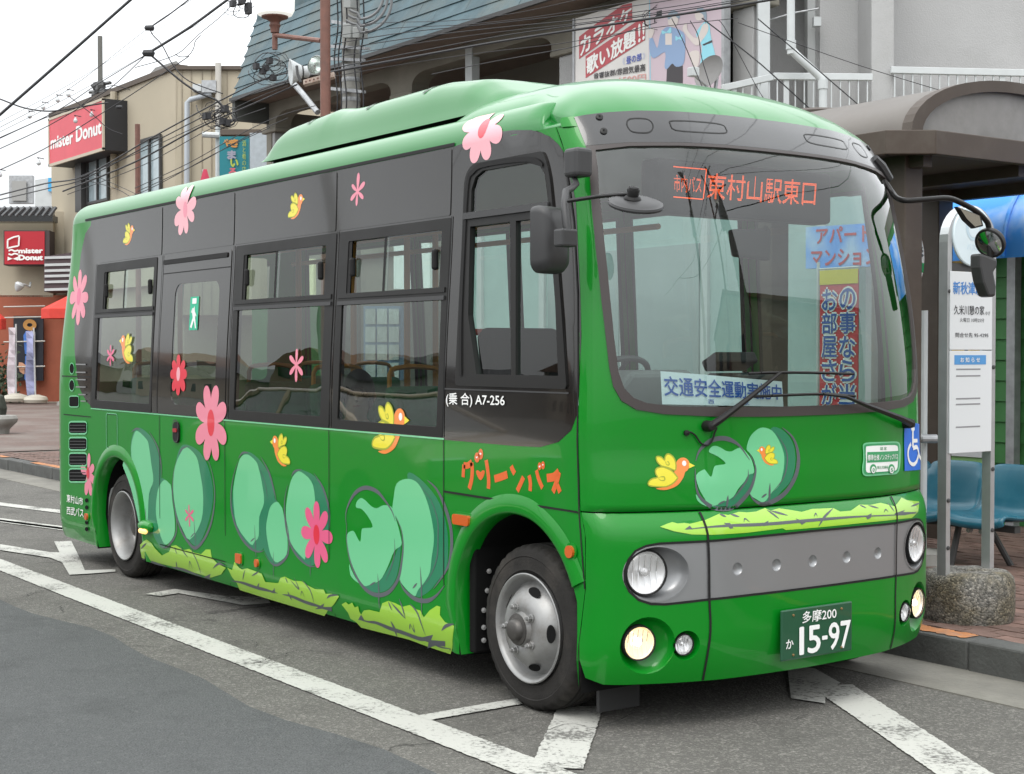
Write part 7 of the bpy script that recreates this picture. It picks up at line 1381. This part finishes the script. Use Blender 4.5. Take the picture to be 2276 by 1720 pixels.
f1 = MB().lathe([(.03, -.22), (.07, -.18), (R2*.8, -.09), (R2, 0), (R2*1.04, .012), (R2*.98, .02)], fc, fd_, 28).build('floodlight', M_wp, ll, smooth=True); MB().lathe([(R2*.97, .01), (R2*.8, -.05), (R2*.4, -.10), (.0005, -.11)], fc, fd_, 28).build('reflector', mat('flood_reflector', (.75, .76, .74), .25, metal=.9), f1, smooth=True); MB().lathe([(R2*.97, .012), (R2*.5, .03), (.0005, .035)], fc, fd_, 28).build('lens', glass('flood_glass', (.85, .9, .88), 1.3), f1, smooth=True)
fd2 = -RT*.93-FW*.30-UP*.08; fd2 /= np.linalg.norm(fd2); fc2 = yl(646, 160); f2 = MB().lathe([(.05, -.24), (.075, -.22), (.07, -.16), (.11, -.09), (.15, -.02), (.165, 0), (.15, .005), (.06, -.03), (.0005, -.04)], fc2, fd2, 24).build('floodlight', M_wp, ll, smooth=True); MB().tube([yl(662, 150)-FW*.1, yl(664, 168)-FW*.1, yl(670, 185)-FW*.06], .02, 6).build('yoke', M_frm, f2); MB().lathe([(.085, -.035), (.085, .035)], fc2-fd2*.12, fd2, 18, True).build('band', M_frm, f2)
ccx = on(780, 100, 'y', 7.5); cx_, cy_ = ccx[0], 7.5; Rc = 40.0/2*((ccx-CAM)@FW)/FPX
cp = up_pole(cx_, cy_, Rc, 12.0, 'utility_pole', 'grey concrete utility pole with crossarms and cable boxes behind the brown lamp post', M_conc); ycp = Yp(7.5-.18)
for (x0, y0), (x1, y1) in (((735, 99), (813, 104)), ((735, 127), (802, 130)), ((735, 193), (803, 200)), ((745, -20), (812, -14)), ((736, 44), (800, 56))): MB().slab([ycp(x0, y0+7), ycp(x1, y1+6), ycp(x1, y1), ycp(x0, y0)], .08).build('crossarm', M_steel, cp)
for x0, y0, x1, y1 in ((761, 52, 779, 84), (763, -5, 778, 17), (783, 60, 797, 84)): MB().slab([Yp(7.2)(*p) for p in rect(x0, y0, x1, y1)], .16).build('cable_box', mat('box_grey', (.27, .28, .27), .6), cp, bevel=.01)
for y in (150, 178, 205, 222): c_ = Yp(7.5)(780, y); MB().lathe([(Rc*1.04, -.03), (Rc*1.06, 0), (Rc*1.04, .03)], (cx_, cy_, c_[2]), (0, 0, 1), 20).build('strap', M_steel, cp)
for y0, r in ((-10, .34), (-4, .40), (2, .46)): c_ = Yp(7.1)(800, y0); MB().tube([c_+.0*RT+(RT*math.cos(t)+UP*math.sin(t))*r*(1-.25*(math.cos(t) < 0)) for t in np.linspace(-2.2, .6, 18)], .022, 6).build('cable_loop', mat('cable_grey', (.16, .165, .17), .6), cp)
for x in (748, 757, 768, 792, 806): MB().tube(cr([Yp(7.2)(x, -30), Yp(7.25)(x+3, 60), Yp(7.25)(x-5, 130), Yp(7.25)(x+2, 215), Yp(7.25)(x, 260)], 4, False), .012, 5).build('riser_cable', M_wire, cp)
x_ = on(306, 350, 'y', 8.5); up_pole(x_[0], 8.5, 6.0*((x_-CAM)@FW)/FPX, on(306, 276, 'y', 8.5)[2], 'brown_post', 'short rust brown post standing before the cream building', M_brownpole)
x_ = on(223, 200, 'y', 14); fp = up_pole(x_[0], 14, 5.6*((x_-CAM)@FW)/FPX, on(223, 80, 'y', 14)[2], 'utility_pole', 'distant dark utility pole rising behind the big salmon red sign', mat('pole_far', (.13, .13, .12), .9))
for k, (xa, ya, xb, yb_) in enumerate(((205, 190, 245, 184), (200, 205, 250, 200), (208, 218, 240, 214))): MB().tube([Yp(13.7)(xa, ya), Yp(13.7)(xb, yb_)], .06, 5).build('crossarm', M_frm, fp)
for x, y in ((214, 192), (220, 200), (229, 206), (212, 212), (226, 190)): MB().lathe([(.0005, -.16), (.12, -.1), (.14, 0), (.1, .12), (.0005, .16)], Yp(13.6)(x, y), (0, 0, 1), 8).build('insulator', M_frm, fp)
# ---- overhead wires
def wire(pts, pl, w=1.4, label='thin black wire crossing the pale sky at the left', group='wires in the sky', m=None, name='overhead_wire'):
    P = [pl(*p) for p in cr(pts, 5, False)]; r = [max(.004, 1.3*w/2*((p-CAM)@FW)/FPX) for p in P]; o = MB().tube(P, r, 5).build(name, m or M_wire); return tag(o, label, 'wire', group)
y72, y60, d14, d30 = Yp(7.15), Yp(5.6), Dp(15), Dp(30)
wire([(-40, 290), (0, 255), (145, 128), (290, 0), (330, -35)], d14, 5.5, 'thickest black cable slanting steeply across the sky at top left', 'heavy cables at top left'); wire([(330, 118), (420, 62), (508, -2), (560, -36)], Dp(16), 5.0, 'thick black cable ending at a splice in the sky left of the lamp globe', 'heavy cables at top left')
wire([(330, 118), (350, 135), (400, 178), (440, 205), (480, 222), (498, 240)], Dp(18), 3.6, 'thick black cable drooping from the splice to the tangle by the slate roof', 'heavy cables at top left'); wire([(332, 62), (375, 33), (425, -5)], Dp(20), 2.6, 'medium black wire slanting up from a small clamp in the sky', 'heavy cables at top left'); wire([(332, 62), (340, 78), (360, 100), (385, 145), (420, 180), (495, 208)], Dp(20), 2.0, 'drooping jumper wire below the small clamp in the sky', 'heavy cables at top left')
for k, y in enumerate(((-20, 214), (0, 220), (55, 240), (110, 247), (165, 243), (200, 230), (230, 205), (260, 180), (330, 120))): pass
wire([(-20, 214), (0, 220), (55, 240), (110, 247), (165, 240), (200, 234), (240, 228)], d30, 2.6, 'sagging black cable just above the big salmon red sign', 'wires in the sky')
for pts, w in (([(-10, 310), (120, 250), (220, 185), (325, 122)], 1.5), ([(-10, 335), (110, 278), (215, 215), (262, 182), (322, 124)], 1.6), ([(-10, 288), (150, 200), (330, 62), (425, 0)], .9), ([(-10, 276), (150, 190), (300, 98), (440, 10)], .7), ([(-10, 298), (160, 212), (340, 112), (500, 18)], .8), ([(300, 150), (390, 122), (440, 78), (500, 28), (530, -10)], 1.4), ([(390, 120), (400, 126), (418, 124), (430, 108), (434, 92), (446, 78)], 1.5)): wire(pts, d30, w)
for pts, w in (([(-10, 312), (100, 262), (170, 240), (215, 206), (250, 190), (290, 200)], 1.3), ([(-10, 382), (100, 330), (210, 262), (300, 205), (420, 125)], 1.7), ([(155, 215), (210, 258), (240, 285), (272, 298)], 1.4)): wire(pts, d30, w)
bund = [([(-10, 436), (100, 408), (190, 390), (330, 310), (440, 250), (520, 208), (600, 172), (700, 150)], 2.6), ([(-10, 446), (110, 418), (190, 396), (330, 322), (450, 260), (540, 216), (620, 186), (720, 160)], 2.0), ([(170, 395), (330, 330), (460, 270), (560, 222), (640, 190)], 1.4), ([(140, 425), (300, 360), (440, 285), (560, 232), (660, 188)], 3.0), ([(150, 432), (320, 366), (470, 285), (590, 240)], 1.4), ([(300, 418), (420, 362), (530, 300), (620, 258), (700, 235)], 1.4), ([(306, 425), (430, 368), (545, 305), (640, 262)], 1.4), ([(180, 470), (320, 425), (480, 340), (600, 283)], 1.3), ([(190, 400), (260, 420), (300, 445)], 1.3), ([(200, 385), (300, 430), (340, 455)], 1.1)]
for pts, w in bund: wire(pts, y60, w, 'black wire of the bundle crossing in front of the cream building', 'wires across the cream building')
bund2 = [([(736, 160), (900, 130), (1100, 94), (1280, 66), (1400, 48), (1550, 26), (1760, -8)], 4.6), ([(736, 152), (900, 120), (1100, 82), (1280, 56), (1500, 26), (1700, -6)], 2.0), ([(740, 112), (900, 86), (1100, 62), (1300, 42), (1500, 14), (1600, -4)], 1.6), ([(740, 98), (900, 72), (1100, 52), (1300, 28), (1480, 2), (1540, -10)], 1.6), ([(740, 128), (900, 100), (1100, 72), (1300, 50), (1540, 16), (1680, -8)], 1.4), ([(740, 80), (880, 62), (1040, 54), (1200, 36), (1400, 4)], 1.2), ([(740, 170), (900, 142), (1080, 116), (1250, 96), (1450, 62), (1640, 40)], 1.3), ([(960, 165), (1080, 140), (1200, 118), (1300, 98), (1460, 50)], 1.6), ([(738, 60), (860, 50), (1000, 46), (1140, 30), (1280, 0)], 1.1)]
for pts, w in bund2: wire(pts, y72, w, 'black wire crossing in front of the arcade and the painted board', 'wires across the arcade')
for pts, w in (([(1493, 41), (1520, 95), (1561, 193), (1590, 250)], 1.6), ([(1534, 46), (1552, 80), (1560, 130), (1580, 195), (1600, 260)], 1.6), ([(1684, 41), (1800, 140), (1920, 243)], 2.2), ([(1560, 40), (1676, 130), (1760, 205), (1822, 262)], 2.4), ([(1640, 50), (1900, 142), (2121, 210)], 1.2), ([(1590, 45), (1610, 60), (1680, 190), (1702, 225)], 1.2)): wire(pts, Dp(15.5), w, 'thin black service wire slanting down across the white building', 'service wires')
def tangle(c, r, n, d, lb, seed):
    rn = random.Random(seed); t = thing('cable_tangle', tuple(dep(c[0], c[1], d)), lb, 'cable tangle')
    for i in range(n):
        a0 = rn.uniform(0, 6.28); rr = r*rn.uniform(.4, 1.0); cx, cy = c[0]+rn.uniform(-r, r)*.7, c[1]+rn.uniform(-r, r)*.5
        MB().tube([dep(cx+rr*math.cos(a0+k*.55)*(1+.2*math.sin(k)), cy+rr*.75*math.sin(a0+k*.55), d+.1*math.sin(k+i)) for k in range(rn.randint(7, 12))], rn.uniform(.5, 1.3)*d/FPX, 5).build('cable_loop', M_wire, t)
    for i in range(5): p = dep(c[0]+rn.uniform(-r, r), c[1]+rn.uniform(-r, r)*.6, d-.1); MB().box(p[0]-.05, p[0]+.05, p[1]-.03, p[1]+.03, p[2]-.04, p[2]+.04).build('clamp', M_wire, t)
tangle((485, 255), 30, 15, 19, 'tangle of black cable loops hanging below the slate roof corner', 2); tangle((528, 12), 26, 6, 20, 'small tangle of looped wires at the top left of the lamp globe', 5); tangle((600, 150), 38, 12, 21, 'clutter of cable splices left of the floodlights', 6); tangle((1500, 30), 44, 10, 19, 'cluster of wire clamps over the painted couple', 8); tangle((1585, 18), 30, 9, 19, 'cluster of yellowish wire clamps at the top of the painted board', 9)
for x, y, d in ((330, 118, 16), (332, 62, 20), (265, 238, 30)): o = MB().lathe([(.0005, -.07), (.035, -.05), (.04, .05), (.0005, .07)], dep(x, y, d), RT, 8).build('wire_clamp', M_wire); tag(o, {330: 'black splice clamp where the thick cable ends in the sky', 332: 'small black clamp on the wire above the splice', 265: 'small clamp on the wire beside the red sign'}[x], 'clamp')
# light bulbs strung over the big sign
for i, (x, y) in enumerate(((152, 210), (128, 222), (96, 238), (66, 258), (204, 255), (168, 268), (86, 362), (0, 388))):
    t = thing('sign_bulb', tuple(dep(x, y, 40)), ('small white bulb on a thin bent arm in the row above the salmon sign' if i < 4 else 'small lit white bulb in front of the salmon sign lettering' if i < 6 else 'small white bulb hanging below the left end of the salmon sign'), 'bulb', 'bulbs around the salmon sign'); MB().lathe([(.0005, -.07), (.05, -.045), (.062, 0), (.03, .06), (.02, .09)], dep(x, y, 40), (0, 0, 1), 10).build('glass', M_wp, t, smooth=True); MB().tube([dep(x, y-2, 40)+A3([0, 0, .09]), dep(x-3, y-12, 40), dep(x+12, y-9, 40.2)], .012, 4).build('arm', M_wire, t)
# ================================================================== ACROSS THE STREET (seen as reflections in the glass)
def house(x0, x1, y1, h, rise, wall, roofm, lb, win_n=3):
    y0 = y1-7; t = thing('house', ((x0+x1)/2, (y0+y1)/2, 0), lb, 'house', 'houses across the street'); B(x0, x1, y0, y1, 0, h).build('wall', wall, t)
    xm, e = (x0+x1)/2, .5; MB().prism([(x0-e, y1+e, h-.1), (x1+e, y1+e, h-.1), (xm, y1+e, h+rise)], (0, -8, 0)).build('roof', roofm, t)
    for s in range(2):
        for i in range(win_n): xa = x0+(x1-x0)*(i+.25)/win_n; B(xa, xa+(x1-x0)*.5/win_n, y1-.02, y1+.05, 1+s*2.7, 2.2+s*2.7).build('window', M_dkwin, t)
hw_ = [mat('house_beige', (.32, .28, .22), .9), mat('house_grey', (.26, .26, .25), .9), mat('house_brown', (.16, .11, .08), .9)]; hr_ = [mat('tiles_dark', (.05, .05, .055), .7), mat('tiles_brown', (.13, .065, .04), .7)]
hx_ = -10
for i, (w, h, r, y) in enumerate(((13, 4.6, 1.6, -44), (10, 5.2, 1.4, -47), (14, 3.4, 1.6, -43), (11, 5.0, 1.5, -48), (15, 3.6, 1.8, -44), (12, 4.8, 1.6, -46), (16, 3.2, 1.6, -43), (13, 5.0, 1.8, -47), (15, 4.4, 1.6, -45), (14, 3.6, 1.8, -46), (16, 5.0, 1.8, -44))):
    house(hx_-w, hx_, y, h, r, hw_[i % 3], hr_[i % 2], ('beige house with dark tiled roof' if i % 3 == 0 else 'grey house with tiled roof' if i % 3 == 1 else 'brown house with tiled roof')+' across the street, mirrored in the bus windows'); hx_ -= w+2.2
def opp_pole(x, y, h, lb):
    t = thing('utility_pole', (x, y, 0), lb, 'pole', 'poles across the street'); MB().tube([(x, y, 0), (x, y, h)], [.17, .12], 12).build('shaft', M_conc, t)
    for z in (h-.5, h-1.4, h-2.2): MB().tube([(x-.9, y, z), (x+.9, y, z)], .04, 6).build('crossarm', M_frm, t)
    MB().lathe([(.2, 0), (.2, .7)], (x+.3, y, h-3.2), (0, 0, 1), 12, True).build('transformer', M_steel, t)
for x in (2, -12, -27, -44): opp_pole(x, -13.4, 10.5, 'concrete utility pole across the street, mirrored in the bus windows')
for dx, z in ((-.8, 10), (.0, 10), (.8, 10), (-.6, 9.1), (.6, 9.1), (0, 7.6), (0, 7.2), (0, 6.6), (.2, 6.3)):
    pts = []
    for x0, x1 in ((16, 2), (2, -12), (-12, -27), (-27, -44)):
        for t in np.linspace(0, 1, 9)[:-1]: pts.append((x0+(x1-x0)*t, -13.4+dx*.5, z-1.2*t*(1-t)))
    o = MB().tube(pts, .016, 4).build('overhead_wire', M_wire); tag(o, 'black wire between the poles across the street', 'wire', 'wires across the street')
opp_pole(9.5, 3.6, 9.5, 'utility pole further along the kerb ahead of the bus, mirrored in its windscreen')
for z in (9.0, 8.1, 7.2, 6.4):
    o = MB().tube([(9.5+(-24.5)*t, 3.6+3.9*t, z-1.4*t*(1-t)-(0 if z > 7 else .3)) for t in np.linspace(0, .52, 16)], .014, 4).build('overhead_wire', M_wire); tag(o, 'black wire running overhead from the pole ahead of the bus', 'wire', 'wires ahead of the bus')
# beige saloon passing in the lane beside the bus
tx = thing('parked_car', (-7.0, -3.2, 0), 'beige saloon car in the lane alongside, mirrored in the bus windows', 'car')
M_beige = mat('car_beige', (.42, .34, .23), .3, coat=1); M_cg = glass('car_glass', (.35, .42, .40), 1.6)
sec = [(-9.25, .45), (-9.30, .75), (-9.1, .92), (-8.55, .96), (-5.95, .98), (-4.95, .88), (-4.78, .70), (-4.80, .40)]
def hull(pts, y0, y1, name, m, par, ins=.0, top=None):
    V = []; F = []; n = len(pts)
    for f, k in ((0, 1), (.12, 0), (.88, 0), (1, 1)):
        for x, z in pts: V.append((x, y0+(y1-y0)*f, z-.05*k*(z > .8)))
    for a in range(3):
        for j in range(n): F.append((a*n+j, a*n+(j+1) % n, (a+1)*n+(j+1) % n, (a+1)*n+j))
    F += [tuple(range(n))[::-1], tuple(3*n+j for j in range(n))]; return MB().add(V, F).build(name, m, par, bevel=.04, seg=3)
hull(sec, -4.05, -2.38, 'body', M_beige, tx)
MB().add([(-8.75, -3.95, .95), (-8.75, -2.48, .95), (-5.75, -2.48, .97), (-5.75, -3.95, .97), (-8.1, -3.80, 1.38), (-8.1, -2.63, 1.38), (-6.7, -2.63, 1.40), (-6.7, -3.80, 1.40)], [(0, 1, 5, 4), (1, 2, 6, 5), (2, 3, 7, 6), (3, 0, 4, 7)]).build('glazing', M_cg, tx)
B(-8.15, -6.65, -3.82, -2.61, 1.375, 1.43).build('roof', M_beige, tx, bevel=.03)
for a, b in (((-8.75, .95), (-8.1, 1.39)), ((-7.4, .96), (-7.4, 1.40)), ((-5.75, .97), (-6.7, 1.40))):
    for y0, y1 in ((-3.95, -3.80), (-2.48, -2.63)): MB().tube([(a[0], y0, a[1]), (b[0], y1, b[1])], .035, 6).build('pillar', M_beige, tx)
for x in (-8.4, -5.65):
    for y in (-3.98, -2.45): w_ = MB().lathe([(.20, -.1), (.30, -.1), (.31, 0), (.30, .1), (.20, .1)], (x, y, .31), (0, 1, 0), 24).build('wheel', M_tyre, tx); MB().lathe([(.20, .08), (.1, .06), (.0005, .06)], (x, y, .31), (0, 1 if y > -3 else -1, 0), 20).build('hubcap', M_rim, w_)
for y in (-3.7, -2.7): B(-4.80, -4.74, y-.18, y+.18, .58, .74).build('headlight', M_chrome, tx, bevel=.02)

# further along the street on the bus's own side (mirrored in the windscreen)
ab_ = thing('corner_house', (18, 15, 0), 'beige ribbed house further along the street, mirrored in the windscreen', 'house'); M_rib = mat('ribbed_wall', (.30, .27, .21), .85, noise=.15, nscale=4)
MB().prism([(13, 12, 0), (24, 12, 0), (24, 12, 5.4), (18.5, 12, 7.0), (13, 12, 5.4)], (0, 8, 0)).build('wall', M_rib, ab_); MB().prism([(12.6, 11.8, 5.3), (18.5, 11.8, 7.1), (24.4, 11.8, 5.3), (24.4, 11.8, 5.5), (18.5, 11.8, 7.3), (12.6, 11.8, 5.5)], (0, 8.4, 0)).build('roof', hr_[1], ab_)
for i in range(3): B(14.2+i*3.2, 15.6+i*3.2, 11.93, 12.02, 3.0, 4.2).build('window', M_dkwin, ab_)
opp_pole(7.4, 6.2, 9.0, 'utility pole ahead of the bus on its own pavement, mirrored in the windscreen')
t = thing('street_lamp', (6.3, 4.4, 0), 'brown lamp post ahead of the bus, mirrored in the windscreen', 'street lamp'); MB().tube([(6.3, 4.4, 0), (6.3, 4.4, 7)], .06, 10).build('shaft', M_brownpole, t); MB().tube([(6.3, 4.4, 5.2), (5.5, 4.4, 5.25)], .03, 8).build('arm', M_brownpole, t); MB().lathe([(.06, 0), (.2, .08), (.24, .3), (.1, .5), (.0005, .52)], (5.5, 4.4, 5.3), (0, 0, 1), 16).build('globe', MATS['globe_white'], t, smooth=True)
for i, (p0, p1, sg_) in enumerate((((7.4, 6.2, 8.4), (20, 7, 8.6), .6), ((7.4, 6.2, 7.6), (22, 2, 8.0), .7), ((7.4, 6.2, 7.0), (14, 12, 5.2), .5), ((7.4, 6.2, 6.2), (1, 8.6, 6.2), .4), ((7.4, 6.2, 8.0), (-2, 9, 6.4), .5), ((6.3, 4.4, 6.4), (7.4, 6.2, 6.9), .1), ((7.4, 6.2, 6.6), (18, 12, 6.6), .8), ((7.4, 6.2, 5.9), (16, 3.4, 7), .6))):
    o = MB().tube([A3(p0)+(A3(p1)-A3(p0))*t_-A3([0, 0, 4*sg_*t_*(1-t_)]) for t_ in np.linspace(0, 1, 13)], .016, 4).build('overhead_wire', M_wire); tag(o, 'black wire fanning out from the utility pole ahead of the bus', 'wire', 'wires fanning from the pole ahead')
